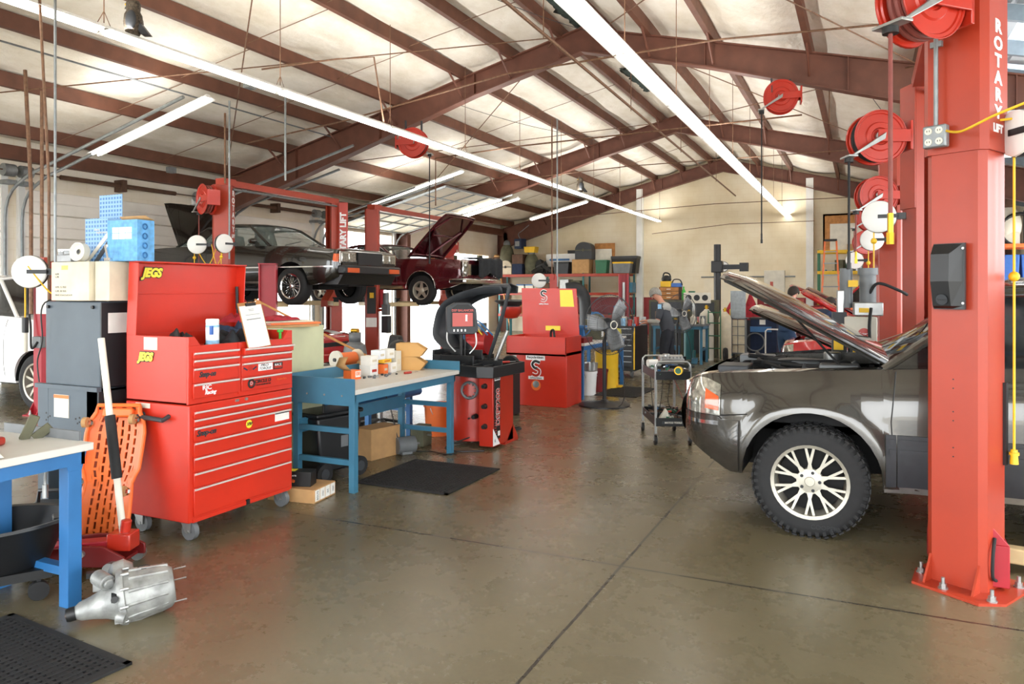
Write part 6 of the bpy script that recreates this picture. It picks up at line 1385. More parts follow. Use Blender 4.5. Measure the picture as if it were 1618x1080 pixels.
for lev, z0, n in (('top', .714, 34), ('bottom', .214, 24)):
    for i in range(n):
        kd = rnd.choice(kinds); x, y = rnd.uniform(-.14, .14), rnd.uniform(.06, .72); L_ = rnd.uniform(.08, .18); h_ = rnd.uniform(0, .09 if lev == 'top' else .11)
        mb = MB()
        if kd in ('ratchet', 'wrench', 'extension_bar'): mb.cb(0, 0, .01, L_, .016, .01).cyl((L_/2, 0, 0), (L_/2, 0, .025), .018, n=10)
        elif kd == 'pliers': mb.cb(.03, .01, .01, .12, .012, .01, rot=(0, 0, .2)).cb(.03, -.01, .01, .12, .012, .01, rot=(0, 0, -.2)).cyl((-.02, 0, 0), (-.02, 0, .02), .014, n=8)
        elif kd == 'spray_can': mb.lathe([(0, 0), (.028, 0), (.028, .12), (.015, .14), (0, .14)], ax=(1, .2, 0), n=12)
        elif kd == 'screwdriver': mb.cyl((0, 0, .012), (.09, 0, .012), .013, n=8).cyl((.09, 0, .012), (.18, 0, .012), .004, n=6)
        else: mb.cb(0, 0, .015, .14, .03, .03)
        p = inCT(x, y, z0+h_)
        o = P(kd, mb, rnd.choice(cc), loc=p, rot=(rnd.uniform(-.2, .2), rnd.uniform(-.2, .2), rnd.uniform(0, 6))); tag(o, '%s among the jumble on the %s shelf of the tool cart' % (kd.replace('_', ' '), lev), 'tool', 'tools heaped on the %s shelf of the cart' % lev)
o = T('metal_assembly', 'large machined metal assembly resting across the top of the tool cart', 'engine part', inCT(.02, .22, .88), R(30)); P('casting', MB().cyl((-.13, 0, .02), (.13, 0, .02), .05, n=16).box(-.12, -.06, -.03, .14, .06, .03).cyl((-.05, 0, .03), (-.05, 0, .08), .04, n=14), 'steel', o, bevel=.005)
for p_ in range(6): P('bolt_head', MB().cyl((-.1+.04*p_, -.04, .03), (-.1+.04*p_, -.04, .05), .010, n=8), 'mid_grey', o)
o = T('paper_roll', 'white roll lying at the back left of the tool cart top', 'roll', inCT(-.1, .55, .80), R(40)); P('roll', MB().cyl((-.08, 0, .03), (.08, 0, .03), .04, n=18), 'paper', o)
o = T('work_rag', 'white rag on the bottom shelf of the tool cart', 'rag', inCT(-.05, .15, .214), R(20)); P('cloth', MB().prism([(-.1, 0), (.1, 0), (.0, .16)], -.04, .05, 'y'), 'off_white', o, bevel=.02)
o = T('air_tool', 'bronze round tool at the front lip of the cart top', 'air tool', inCT(.06, -.02, .80)); P('drum', MB().cyl((0, -.03, 0), (0, .03, 0), .045, n=20), 'brass', o); P('face', MB().cyl((0, -.035, 0), (0, -.03, 0), .032, n=18), 'green', o)
for k, pts in enumerate(([(-.1, .05, .7), (-.12, .02, .5), (-.15, .1, .25)], [(-.02, .02, .7), (-.05, .0, .45), (.06, .05, .32), (.05, .1, .25)], [(.02, .02, .7), (.1, .02, .52), (.12, .04, .42), (.04, .1, .3)], [(-.17, .4, .7), (-.16, .35, .45), (-.15, .3, .3)], [(.14, .02, .7), (.14, .0, .4), (.13, .05, .25)])): 
    o = P('cable', MB().tube([inCT(*p) for p in catm(pts, 6)], .005, 6), ['ink', 'ink', 'hose', 'ink', 'hose'][k]); tag(o, 'loose cable hanging between the two shelves of the tool cart', 'cable', 'cables on the cart')
# ---------------------------------------------------------------- benches beyond the washer
RB = bench('workbench', 'blue-legged bench with white top partly hidden behind the pedestal fan', 'workbench', (-3.82, 10.7, 0), R(90), 2.2, .75, .86, 'blue_bright', rungs=(.3,))
bucket('white plastic bucket under the bench behind the fan', -4.0, 11.35, .15, .38, 'white_paint'); bucket('dark red bucket under the bench behind the fan', -3.98, 11.85, .15, .36, 'dark_red')
o = put('oily_waste_can', 'yellow round waste can with a foot pedal behind the fan', 'waste can', -4.0, 12.32, 0); P('can', MB().lathe([(0, 0), (.2, 0), (.2, .56), (.205, .57), (.205, .62), (.15, .64), (0, .64)], n=30), 'yellow', o); P('pedal', MB().box(.15, -.06, .02, .27, .06, .05), 'yellow', o)
o = put('steel_pan', 'round steel pan resting on the white bucket', 'pan', -3.98, 11.4, .385); P('pan', MB().lathe([(0, 0), (.12, 0), (.13, .12), (.12, .12), (.11, .01), (0, .01)], n=24), 'steel', o)
o = put('flat_tray', 'maroon flat tray at the near end of the bench behind the fan', 'tray', -4.0, 10.8, .86); P('plate', MB().box(-.2, -.05, 0, .15, .35, .08), 'dark_red', o); 
o = put('blue_vise', 'blue bench vise with a curved blue hose on the rear bench', 'vise', -4.1, 11.2, .945); P('body', MB().box(-.08, -.06, 0, .1, .06, .13).cyl((-.06, 0, .13), (.14, 0, .13), .04, n=14), 'blue_bright', o, bevel=.01); P('handle', MB().cyl((.14, -.1, .13), (.14, .1, .13), .008, n=8), 'steel', o)
P('hose', MB().torus((0, .15, .15), (1, -1, 0), .16, .012, 24, 6, a0=0, a1=pi), 'blue_bright', o)
o = put('machine', 'white-panelled machine with yellow side on the rear bench', 'machine', -4.02, 11.75, .86); P('body', MB().box(-.15, -.1, 0, .15, .1, .33), 'khaki', o, bevel=.01); P('white_panel', MB().box(.15, -.1, .05, .155, 0, .33), 'white_ink', o); P('yellow_panel', MB().box(.15, .01, .05, .155, .1, .33), 'brass', o)
o = put('grinding_disc', 'large blue-rimmed grinding wheel standing on the rear bench', 'wheel', -4.15, 12.2, .86+.22); P('rim', MB().torus((0, 0, 0), (1, -.8, 0), .2, .014, 30, 6), 'blue_bright', o); P('disc', MB().lathe([(0, 0), (.19, 0)], (0, 0, 0), (1, -.8, 0), 28), 'khaki', o, solid=.01); P('foot', MB().box(-.08, -.08, -.22, .08, .08, -.18), 'ink', o)
rnd = random.Random(31)
def clutter(n, x0, x1, y0, y1, z, group, where, mats, seed, smax=.14, hmax=.2):
    rnd = random.Random(seed)
    for i in range(n):
        nm = rnd.choice(['small_carton', 'tin_can', 'bottle', 'metal_part', 'rag_bundle', 'air_filter', 'tool_box'])
        s = rnd.uniform(.05, smax); h_ = rnd.uniform(.05, hmax); mb = MB()
        if nm in ('small_carton', 'tool_box'): mb.cb(0, 0, h_/2, s, s*.8, h_)
        elif nm == 'tin_can': mb.cyl((0, 0, 0), (0, 0, h_), s*.4, n=12)
        elif nm == 'bottle': mb.lathe([(0, 0), (s*.35, 0), (s*.35, h_*.65), (s*.12, h_*.85), (s*.12, h_), (0, h_)], n=12)
        elif nm == 'metal_part': mb.cyl((-s*.5, 0, s*.3), (s*.5, 0, s*.3), s*.3, n=12).cb(0, 0, s*.4, s*.5, s*.7, s*.5)
        elif nm == 'air_filter': mb.lathe([(s*.25, 0), (s*.6, 0), (s*.6, h_*.5), (s*.25, h_*.5), (s*.25, 0)], n=16)
        else: mb.sph((0, 0, s*.35), s*.5, 10, 6, sq=(1, .8, .7))
        m = rnd.choice(mats)
        tag(P(nm, mb, m, loc=(rnd.uniform(x0, x1), rnd.uniform(y0, y1), z), rot=(0, 0, rnd.uniform(0, 3))), '%s %s' % (nm.replace('_', ' '), where), nm.split('_')[-1] if nm != 'rag_bundle' else 'rag', group)
MX = ['steel', 'mid_grey', 'ink', 'red_paint', 'blue_bright', 'off_white', 'brown', 'khaki', 'yellow', 'card', 'dark_grey', 'green']
clutter(14, -4.35, -3.9, 10.9, 12.7, .862, 'things on the bench behind the fan', 'among the clutter on the bench behind the fan', MX, 41)
# ---------------------------------------------------------------- people
_c, _s = cos(YAW), sin(YAW)
def at(px, py, Y):
    """point seen at (px, py) in the frame, on the plane y = Y"""
    l = (px-809)/1182; r = (l*_c-_s, l*_s+_c, -(py-460)/1182); t = Y/r[1]; return Vector((r[0]*t, Y, 1.65+r[2]*t))
def skin(name, nodes, edges, m, parent, sub=2, root=0):
    me = bpy.data.meshes.new(name); me.from_pydata([n[0] for n in nodes], edges, []); me.update()
    o = link(name, me, parent); me.materials.append(MATS[m])
    md = o.modifiers.new('skin', 'SKIN')
    if not me.skin_vertices: return o
    for i, n in enumerate(nodes):
        r_ = n[1] if isinstance(n[1], tuple) else (n[1], n[1]); sv = me.skin_vertices[0].data[i]; sv.radius = r_; sv.use_root = (i == root)
    md.use_smooth_shade = True
    sb = o.modifiers.new('sub', 'SUBSURF'); sb.levels = sub; sb.render_levels = sub
    return o
def person(label, loc, rz, lean=.3, hpitch=.6, height=1.0, hands=((.45, .12, 1.0), (.42, -.16, 1.0)), hair='grey_hair', shirt='shirt_grey', trousers='navy_dark', sleeve='short', feet=((.05, .12), (-.08, -.12)), yoke=None, undershirt=None, name='mechanic'):
    t = T('person', label, 'person', loc, rz); k = height
    hip = Vector((0, 0, .93*k)); up = Vector((sin(lean), 0, cos(lean)))
    chest = hip+up*.36*k; neck = hip+up*.52*k; hu = Vector((sin(lean*.6+hpitch*.55), 0, cos(lean*.6+hpitch*.55))); head = neck+hu*.17*k
    N = []; E = []
    def n(p, r): N.append((tuple(p), r)); return len(N)-1
    def e(*a): 
        for x, y in zip(a, a[1:]): E.append((x, y))
    h0 = n(hip, (.13, .10)); w_ = n(hip+up*.16*k, (.12, .09)); c_ = n(chest, (.14, .10)); nk = n(neck, .06); nb = n(neck+hu*.06*k, .052); hd = n(head, (.075, .088)); ht = n(head+hu*.08*k, (.065, .075)); e(h0, w_, c_, nk, nb, hd, ht)
    arm = []
    fingers = []
    for i, sg in enumerate((1, -1)):
        sh = chest+Vector((0, sg*.17*k, 0))+up*.07*k; ha = Vector(hands[i]); mid = (sh+ha)/2; d = ha-sh
        L_ = .29*k; dl = min(d.length, 2*L_*.98); off = math.sqrt(max(0.0004, L_*L_-(dl/2)**2)); pole = Vector((-.35, sg*.4, -.85)); pole = (pole-d.normalized()*pole.dot(d.normalized())).normalized()
        if d.length > dl: ha = sh+d.normalized()*dl; mid = (sh+ha)/2
        el = mid+pole*off
        a = n(sh, .062); b = n(el, .045); b2 = n(el.lerp(ha, .5), .038); c = n(ha, .026); fd_ = (ha-el).normalized(); pm = n(ha+fd_*.05*k, (.038, .018)); e(c_, a, b, b2, c, pm); arm.append((sh, el, ha))
        side = fd_.cross(Vector((0, 0, 1))).normalized()
        for q, (o_, ln) in enumerate(((-.03, .058), (-.01, .068), (.01, .064), (.03, .05))):
            f1 = n(ha+fd_*.085*k+side*o_, .009); f2 = n(ha+fd_*(.085+ln*.5)*k+side*o_*1.1+Vector((0, 0, -.012)), .0085); f3 = n(ha+fd_*(.085+ln*.9)*k+side*o_*1.1+Vector((0, 0, -.035)), .007); e(pm, f1, f2, f3)
        th1 = n(ha+fd_*.03*k+side*(-sg)*.04, .011); th2 = n(ha+fd_*.07*k+side*(-sg)*.055+Vector((0, 0, -.015)), .009); e(c, th1, th2)
    legs = []
    for i, sg in enumerate((1, -1)):
        fx, fy = feet[i]; hp = hip+Vector((0, sg*.09*k, -.03)); an = Vector((fx, fy, .09)); kn = (hp+an)/2+Vector((.035, 0, .02)); a = n(hp, .088); b = n(kn, .058); b2 = n(kn.lerp(an, .4), .052); c = n(an, .036); d_ = n(an+Vector((.14, 0, -.05)), (.035, .028)); e(h0, a, b, b2, c, d_); legs.append((hp, kn, an))
    skin('body', N, E, 'skin', t, 2, 0)
    # clothing follows the body
    def cloth(nm, segs, m):
        NN = []; EE = []
        for seg in segs:
            base = len(NN); NN += [(tuple(p), r) for p, r in seg]; EE += [(base+i, base+i+1) for i in range(len(seg)-1)]
        return skin(nm, NN, EE, m, t, 2, 0)
    up_ = up
    tor = [(hip-up*.10, (.17, .14)), (hip+up*.0, (.175, .145)), (hip+up*.16*k, (.18, .145)), (chest, (.20, .155)), (neck-up*.02, .075)]
    NN = [(tuple(p), r) for p, r in tor]; EE = [(0, 1), (1, 2), (2, 3), (3, 4)]
    for sh, el, ha in arm:
        b = len(NN); fr = .62 if sleeve == 'short' else 1
        NN.append((tuple(sh), .08)); NN.append((tuple(sh.lerp(el, .55)), .068))
        EE += [(3, b), (b, b+1)]
        if sleeve == 'short': NN.append((tuple(sh.lerp(el, .9)), .066)); EE.append((b+1, b+2))
        else: NN += [(tuple(el), .058), (tuple(el.lerp(ha, .9)), .044)]; EE += [(b+1, b+2), (b+2, b+3)]
    skin('shirt', NN, EE, shirt, t, 2, 0)
    if undershirt:
        for sh, el, ha in arm: cloth('undershirt_sleeve', [[(sh.lerp(el, .8), .056), (el, .052), (el.lerp(ha, .5), .046), (el.lerp(ha, .85), .038)]], undershirt)
    if yoke: P('shirt_yoke', MB().sph(neck-up*.10*k+Vector((-.025, 0, 0)), .14, 16, 10, sq=(.9, 1.5, .75)), yoke, t)
    NN = [(tuple(hip+up*.08), (.15, .12)), (tuple(hip-Vector((0, 0, .05))), (.15, .12))]; EE = [(0, 1)]
    for hp, kn, an in legs:
        b = len(NN); NN += [(tuple(hp-Vector((0, 0, .08))), .12), (tuple(kn), .092), (tuple(kn.lerp(an, .5)), .074), (tuple(an+Vector((0, 0, -.02))), .072)]; EE += [(1, b), (b, b+1), (b+1, b+2), (b+2, b+3)]
    skin('trousers', NN, EE, trousers, t, 2, 0)
    for hp, kn, an in legs: P('boot', MB().box(an.x-.09, an.y-.05, .0, an.x+.19, an.y+.05, .03).sph((an.x+.10, an.y, .06), .06, sq=(1.4, .85, .8)).sph((an.x-.02, an.y, .08), .065, sq=(1.1, .8, 1.1)), 'ink', t)
    # head details
    fw = Vector((hu.z, 0, -hu.x)); hc_ = head+hu*.03
    Mh = Matrix((fw, Vector((0, 1, 0)), hu)).transposed().to_4x4(); Mh.translation = hc_
    hr = MB(); nn_ = 18
    for i in range(9):
        th = pi*.62*i/8; row = []
    rows = []
    for i in range(9):
        tt = i/8; row = []
        for j in range(nn_+1):
            a = 2*pi*j/nn_; lim = (.40+.32*max(0, -cos(a))+.10)*pi; th = lim*tt; rr = .108
            row.append(Vector((rr*sin(th)*cos(a)*1.0, rr*.86*sin(th)*sin(a), rr*1.08*cos(th)+.01)))
        rows.append(row)
    hr.grid(rows); P('hair', hr.xf(Mh), hair, t, solid=.012)
    P('nose', MB().sph((.098, 0, -.02), .016, 10, 6, sq=(1, .8, 1.4)).xf(Mh), 'skin', t); P('mouth', MB().cb(.088, 0, -.06, .01, .045, .008).xf(Mh), 'dark_red', t)
    for sg in (-1, 1):
        P('eye', MB().sph((.083, sg*.032, .008), .011, 10, 6).xf(Mh), 'white_ink', t); P('ear', MB().sph((0, sg*.082, -.01), .022, 10, 6, sq=(.9, .35, 1.3)).xf(Mh), 'skin', t)
    return t, arm, neck
mat('grey_hair', '#8f8c85', .8, 0, .3, 60, bump=.5); mat('dark_hair', '#2a2018', .8, 0, .3, 60, bump=.5); mat('shirt_grey', '#3f4248', .9, 0, .12, 8, bump=.3); mat('navy_dark', '#23262d', .9, 0, .15, 8, bump=.3); mat('shirt_pale', '#a9a8a2', .9, 0, .08, 8); mat('coverall', '#27405e', .9, 0, .15, 8, bump=.3)
pt, pa, pnk = person('grey-haired person in dark work clothes bending over a black tool chest', (-3.42, 14.32, 0), R(180), lean=.22, hpitch=.95, hands=((.40, .10, 1.08), (.46, -.12, 1.03)), yoke='shirt_pale', undershirt='shirt_pale', feet=((.03, .13), (-.08, -.12)))
P('sleeve_patch', MB().cb(.10, .235, 1.36, .07, .006, .09), 'wipe_sky', pt)
q = at(1243, 500, 15.0); person('person in a blue coverall with dark hair seen behind the raised bonnets', (q.x, 15.0, 0), R(60), lean=.28, hpitch=.3, hands=((.45, .12, 1.05), (.45, -.12, 1.05)), hair='dark_hair', shirt='coverall', trousers='coverall', sleeve='long')
q = at(1283, 500, 15.75); person('person in dark blue workwear bent over the maroon car engine', (q.x, 15.72, 0), R(55), lean=.85, hpitch=.5, hands=((.62, .14, 1.1), (.62, -.14, 1.1)), hair='dark_hair', shirt='navy', trousers='navy', sleeve='long')
# black tool chest the first person works at
o = T('tool_cabinet', 'black tool cabinet with steel drawer pulls and yellow edge in front of the grey-haired person', 'tool cabinet', (-4.62, 13.85, 0), R(0))
P('body', MB().box(0, 0, .13, .68, .95, .98), 'ink', o, bevel=.008)
for k in range(7): P('drawer', MB().box(.05, -.008, .22+k*.105, .64, 0, .315+k*.105), 'black_plastic', o); P('drawer_pull', MB().box(.40, -.025, .30+k*.105, .62, -.008, .312+k*.105), 'steel', o)
P('yellow_edge', MB().box(.66, -.012, .16, .685, 0, .96), 'yellow', o); P('yellow_label', MB().box(.28, -.012, .80, .42, -.008, .94), 'sticker_yellow', o)
for x in (.08, .6):
    for y in (.1, .85): P('caster', MB().cyl((x-.02, y, .065), (x+.02, y, .065), .065, n=16), 'mid_grey', o)
clutter(34, -4.6, -4.0, 13.9, 14.75, .982, 'things on the black tool cabinet', 'on top of the black tool cabinet', ['steel', 'chrome', 'ink', 'red_paint', 'blue_bright', 'off_white', 'mid_grey', 'wipe_sky'], 51, .12, .18)
o = T('screwdriver', 'yellow and white long-handled tool hanging at the corner of the black cabinet', 'tool', (-4.3, 13.80, .62)); P('handle', MB().cyl((0, 0, .10), (0, 0, .26), .02, n=10), 'off_white', o); P('collar', MB().cyl((0, 0, .06), (0, 0, .10), .022, n=10), 'yellow', o); P('shaft', MB().cyl((0, 0, -.3), (0, 0, .06), .006, n=6), 'steel', o)
# second fan beyond
F2 = copy_tree(FN); q = at(1070, 520, 16.3); F2.location = (q.x, 16.3, 0); F2['label'] = 'second pedestal fan standing behind the grey-haired person'
# ---------------------------------------------------------------- rear work area
RB2 = bench('workbench', 'rear steel bench with blue legs heaped with parts beside the gas cylinders', 'workbench', (-4.45, 17.0, 0), 0, 1.2, .8, .9, 'blue_steel', rungs=(.3,), top='mid_grey')
clutter(46, -4.4, -3.3, 17.1, 17.7, .902, 'parts on the rear bench', 'among the parts heaped on the rear bench', MX, 61, .22, .34)
clutter(10, -4.3, -3.5, 17.2, 17.6, .002, 'things under the rear bench', 'under the rear bench', ['ink', 'dark_grey', 'blue_steel', 'teal'], 62, .3, .4)
o = T('storage_cabinet', 'dark storage cabinet behind the rear bench carrying a brown drawer box', 'cabinet', (-5.0, 18.9, 0)); P('body', MB().box(0, 0, 0, 1.7, .45, 1.43), 'khaki', o, bevel=.005); P('door_panel', MB().box(.05, -.01, .1, .83, 0, 1.38), 'dark_grey', o); P('door_panel', MB().box(.87, -.01, .1, 1.65, 0, 1.38), 'dark_grey', o)
q = at(1042, 468, 19); o = T('drawer_box', 'brown wooden drawer box on the rear storage cabinet', 'drawer box', (q.x, 18.95, 1.43)); P('body', MB().box(0, 0, 0, .52, .35, .33), 'brown', o)
for k in range(3): P('drawer', MB().box(.02, -.01, .02+k*.105, .50, 0, .11+k*.105), 'wood', o); P('knob', MB().box(.2, -.02, .055+k*.105, .3, -.01, .075+k*.105), 'off_white', o)
o = T('tote_bin', 'yellow bin with a black handled lid on the brown drawer box', 'bin', (q.x+.02, 19.0, 1.76)); P('bin', MB().box(0, 0, 0, .27, .25, .15), 'yellow', o, bevel=.01); P('lid', MB().sph((.13, .12, .2), .13, sq=(1, .9, .8)).tube(catm([(.04, .12, .25), (.08, .12, .36), (.2, .12, .34), (.24, .12, .24)], 5), .02, 6), 'ink', o)
o = T('tote_bin', 'blue bin with an arched black handle on the brown drawer box', 'bin', (q.x+.30, 19.0, 1.76)); P('bin', MB().box(0, 0, 0, .24, .25, .10), 'wipe_blue', o, bevel=.01); P('handle', MB().tube(catm([(0, .12, .1), (.05, .12, .19), (.2, .12, .18), (.26, .12, .05)], 5), .015, 6), 'ink', o)
o = T('spray_bottle', 'bright green bottle beside the brown drawer box', 'bottle', (q.x+.62, 19.0, 1.43)); P('bottle', MB().lathe([(0, 0), (.05, 0), (.05, .22), (.02, .28), (.02, .34), (0, .34)], n=14), 'lime', o)
clutter(10, q.x+.7, -3.45, 18.95, 19.2, 1.432, 'things on the rear storage cabinet', 'on top of the rear storage cabinet', MX, 63, .2, .25)
o = T('gauge_panel', 'white panel with three round gauges over the rear bench', 'gauge panel', (-3.85, 17.72, .9)); P('stand', MB().box(.2, 0, 0, .26, .05, .5), 'steel', o); P('panel', MB().box(0, -.03, .47, .62, .05, .72), 'off_white', o, bevel=.01)
for k in range(3): P('gauge', MB().cyl((.12+.19*k, -.04, .60), (.12+.19*k, -.03, .60), .07, n=20), 'ink', o)
def cyl_tank(label, x, y, r, h_, m):
    o = T('gas_cylinder', label, 'gas cylinder', (x, y, 0)); P('tank', MB().lathe([(0, 0), (r, 0), (r, h_-.18), (r*.85, h_-.1), (r*.4, h_-.03), (r*.3, h_), (0, h_)], n=24), m, o); P('valve', MB().cyl((0, 0, h_), (0, 0, h_+.1), .03, n=10).cyl((-.05, 0, h_+.05), (.05, 0, h_+.05), .018, n=8), 'brass', o)
cyl_tank('large white gas cylinder strapped to a green hand truck', -3.42, 18.25, .17, 1.22, 'off_white'); cyl_tank('teal gas cylinder left of the white one', -3.86, 18.35, .12, 1.1, 'teal'); cyl_tank('second pale gas cylinder right of the white one', -3.02, 18.45, .15, 1.16, 'card_pale')
o = T('hand_truck', 'green hand truck with pneumatic tyres carrying the gas cylinders', 'hand truck', (-3.2, 18.02, 0)); fr = MB()
for x in (-.14, .14): fr.tube([(x, .03, .05), (x, .03, 1.2)], .016, 6)
for z in (.3, .6, .9, 1.15): fr.tube([(-.14, .03, z), (.14, .03, z)], .014, 6)
P('frame', fr, 'green', o)
for x in (-.24, .26): P('wheel', MB().lathe([(.07, -.04), (.15, -.045), (.165, 0), (.15, .045), (.07, .04)], (x, 0, .165), (1, .3, 0), 24), 'black_rubber', o); P('wheel_hub', MB().cyl((x-.03, 0, .165), (x+.03, 0, .165), .07, n=16), 'mid_grey', o)
o = T('red_table', 'small red table with teal legs carrying a yellow jug', 'table', (-3.05, 19.6, 0)); P('top', MB().box(-.25, -.2, .92, .35, .2, .97), 'red_paint', o)
for x in (0, .26): P('leg', MB().box(x, -.18, .03, x+.08, -.1, .92), 'blue_steel', o)
P('brace', MB().cyl((-.2, -.15, .95), (.15, -.15, .4), .025, n=8), 'red_paint', o); P('wheel', MB().cyl((.28, -.16, .06), (.32, -.16, .06), .06, n=14), 'ink', o)
o = T('jug', 'yellow jug standing on the small red table', 'jug', (-2.95, 19.55, .97)); P('body', MB().box(-.13, -.1, 0, .13, .1, .24), 'yellow', o, bevel=.03); P('handle', MB().tube([(-.08, 0, .24), (-.06, 0, .32), (.06, 0, .32), (.08, 0, .24)], .018, 6), 'yellow', o)
crumple('tarp', 'maroon tarp bundled beside the leaning grey board', 'tarp', (-2.95, 20.6, .9), .9, .5, .75, 'cloth_red', 71); tag(P('crate', MB().box(-3.4, 20.35, 0, -2.5, 20.85, .9), 'dark_grey'), 'dark crate under the maroon tarp', 'crate')
o = T('wire_cage_cart', 'grey framed wire cage cart carrying a leaning grey board', 'cart', (-2.95, 18.9, 0)); fr = MB().box(0, 0, .12, .03, .03, 1.0).box(.32, 0, .12, .37, .04, 1.0).box(0, .4, .12, .03, .43, 1.0).box(0, 0, .97, .37, .43, 1.0).box(0, 0, .12, .37, .43, .15)
for k in range(3): fr.tube([(.0, 0, .35+.22*k), (.34, 0, .35+.22*k)], .008, 4)
fr.tube([(.16, 0, .12), (.16, 0, 1.0)], .008, 4); P('frame', fr, 'mid_grey', o)
P('liner', MB().box(.03, .03, .15, .34, .04, .96), 'card_pale', o)
for x in (.06, .32): P('caster', MB().cyl((x-.02, .05, .06), (x+.02, .05, .06), .06, n=14), 'ink', o)
o = T('grey_board', 'flat grey board leaning upright on the wire cage cart', 'board', (-2.97, 18.95, 1.0)); P('board', MB().box(0, 0, 0, .36, .02, .66), 'galv', o)
o = T('parts_cart', 'dark navy parts cart with a white label next to the wire cage cart', 'cart', (-2.55, 19.3, 0)); P('body', MB().box(0, 0, .1, .62, .5, .98), 'navy', o, bevel=.01); P('rim', MB().box(-.02, -.02, .96, .64, .52, 1.0), 'ink', o); P('label', MB().box(.22, -.004, .83, .36, 0, .95), 'paper', o)
P('blue_tray', MB().box(.0, -.03, .65, .5, 0, .78), 'blue_bright', o); P('hose_coil', MB().torus((.12, -.05, .4), (0, 1, 0), .22, .02, 24, 6), 'mid_grey', o)
o = T('tool_cabinet', 'red tool cabinet against the rear wall between navy cart and coverall person', 'tool cabinet', (-2.1, 20.1, 0)); P('body', MB().box(-.1, 0, 0, .75, .5, .95), 'red_paint', o, bevel=.01); P('rear_post', MB().box(-.1, .3, .95, -.03, .37, 1.9), 'lift_red', o); P('pegboard', MB().box(-.05, .44, .95, .7, .48, 1.45), 'lift_red', o)
clutter(9, -2.1, -1.5, 20.15, 20.5, .952, 'things on the rear red cabinet', 'on the rear red tool cabinet', ['red_paint', 'orange', 'off_white', 'ink', 'steel'], 64, .2, .3)
o = T('white_frame_dolly', 'white tubular frame dolly in front of the rear red cabinet', 'dolly', (-1.95, 17.2, 0)); P('frame', MB().tube([(0, 0, 0), (0, 0, .78), (.04, 0, .82), (.32, 0, .82), (.36, 0, .78), (.36, 0, 0)], .018, 6), 'white_paint', o)
o = T('wall_box', 'pale electrical panel on the rear wall right of the doorway', 'panel', (-2.9, 28.3, 1.2)); P('panel', MB().box(-.35, -.08, 0, .35, .08, 1.2), 'off_white', o, bevel=.01)
q = at(1143, 421, 28.3); o = T('wall_clock', 'round white wall clock on the rear wall beside the black post', 'clock', (q.x, 28.33, q.z)); P('case', MB().cyl((0, 0, 0), (0, .06, 0), .19, n=30), 'mid_grey', o); P('face', MB().cyl((0, -.01, 0), (0, 0, 0), .17, n=30), 'white_ink', o); P('hand', MB().box(-.006, -.014, 0, .006, -.01, .12).cb(.04, -.012, .0, .09, .004, .014), 'ink', o)
# ---------------------------------------------------------------- rear shelving with stored things
def rack(label, x0, x1, y0, y1, zs, m, up_m, top, n_up=3):
    t = T('storage_rack', label, 'shelving', (x0, y0, 0)); L_, D_ = x1-x0, y1-y0
    for i in range(n_up):
        for y in (0, D_-.06): x = (L_-.06)*i/(n_up-1); P('upright', MB().box(x, y, 0, x+.06, y+.06, top), up_m, t)
        P('upright_brace', MB().cyl((x+.03, .03, .4), (x+.03, D_-.03, 1.2), .012, n=5).cyl((x+.03, D_-.03, 1.2), (x+.03, .03, 2.0), .012, n=5), up_m, t)
    for z in zs: P('beam', MB().box(0, -.02, z-.10, L_, .02, z), m, t); P('beam', MB().box(0, D_-.04, z-.10, L_, D_, z), m, t); P('shelf_board', MB().box(0, .02, z-.03, L_, D_-.04, z), 'card', t)
    return t
rack('long rack with red beams along the left rear wall loaded with stored goods', -13.4, -7.95, 27.2, 28.0, (.75, 1.60, 2.33), 'lift_red', 'teal', 2.35, 4)
Z1, YS = 2.335, 27.5
def store(name, label, cat, pa_, pb_, mats, shape='box', z=Z1, Y=YS, dep=.5, group=None):
    """stored thing spanning two pixels horizontally and a height, resting on z"""
    a = at(pa_[0], pa_[1], Y); b = at(pb_[0], pb_[1], Y); w2 = abs(b.x-a.x); h_ = max(.05, max(a.z, b.z)-z); cx2 = (a.x+b.x)/2
    o = T(name, label, cat, (cx2, Y, z), 0, group)
    if shape == 'box': P('body', MB().box(-w2/2, -dep/2, 0, w2/2, dep/2, h_), mats[0], o, bevel=.02)
    elif shape == 'bin': P('body', MB().prism([(-w2*.43, 0), (w2*.43, 0), (w2/2, h_*.85), (-w2/2, h_*.85)], -dep/2, dep/2, 'y'), mats[0], o); P('lid', MB().box(-w2*.52, -dep*.52, h_*.85, w2*.52, dep*.52, h_), mats[1], o, bevel=.01)
    elif shape == 'dome': P('body', MB().prism([(-w2/2, 0), (w2/2, 0)]+[(w2/2*cos(pi*k/12), h_*.55+h_*.45*sin(pi*k/12)) for k in range(13)], -dep/2, dep/2, 'y'), mats[0], o); P('band', MB().box(-w2*.5, -dep/2-.01, h_*.5, w2*.5, -dep/2, h_*.55).box(-.03, -dep/2-.02, h_*.45, .03, -dep/2, h_*.62), mats[1], o)
    elif shape == 'sack': P('body', MB().sph((0, 0, h_*.45), .5, 16, 10, sq=(w2, dep*.8, h_*.95)).box(-w2*.35, -dep*.3, 0, w2*.35, dep*.3, h_*.4), mats[0], o); P('tie', MB().sph((0, 0, h_*.9), .5, 12, 8, sq=(w2*.5, dep*.4, h_*.22)), mats[1], o)
    elif shape == 'panel': P('body', MB().box(-w2/2, .2, 0, w2/2, .23, h_), mats[0], o)
    elif shape == 'heap':
        r = random.Random(int(pa_[0]))
        mb = MB()
        for _ in range(9): mb.cb(r.uniform(-w2*.35, w2*.35), r.uniform(-.15, .15), h_*r.uniform(.15, .6), w2*r.uniform(.3, .6), .3, h_*r.uniform(.15, .4), rot=(r.uniform(-.5, .5), r.uniform(-.8, .8), 0))
        P('body', mb, mats[0], o)
    return o
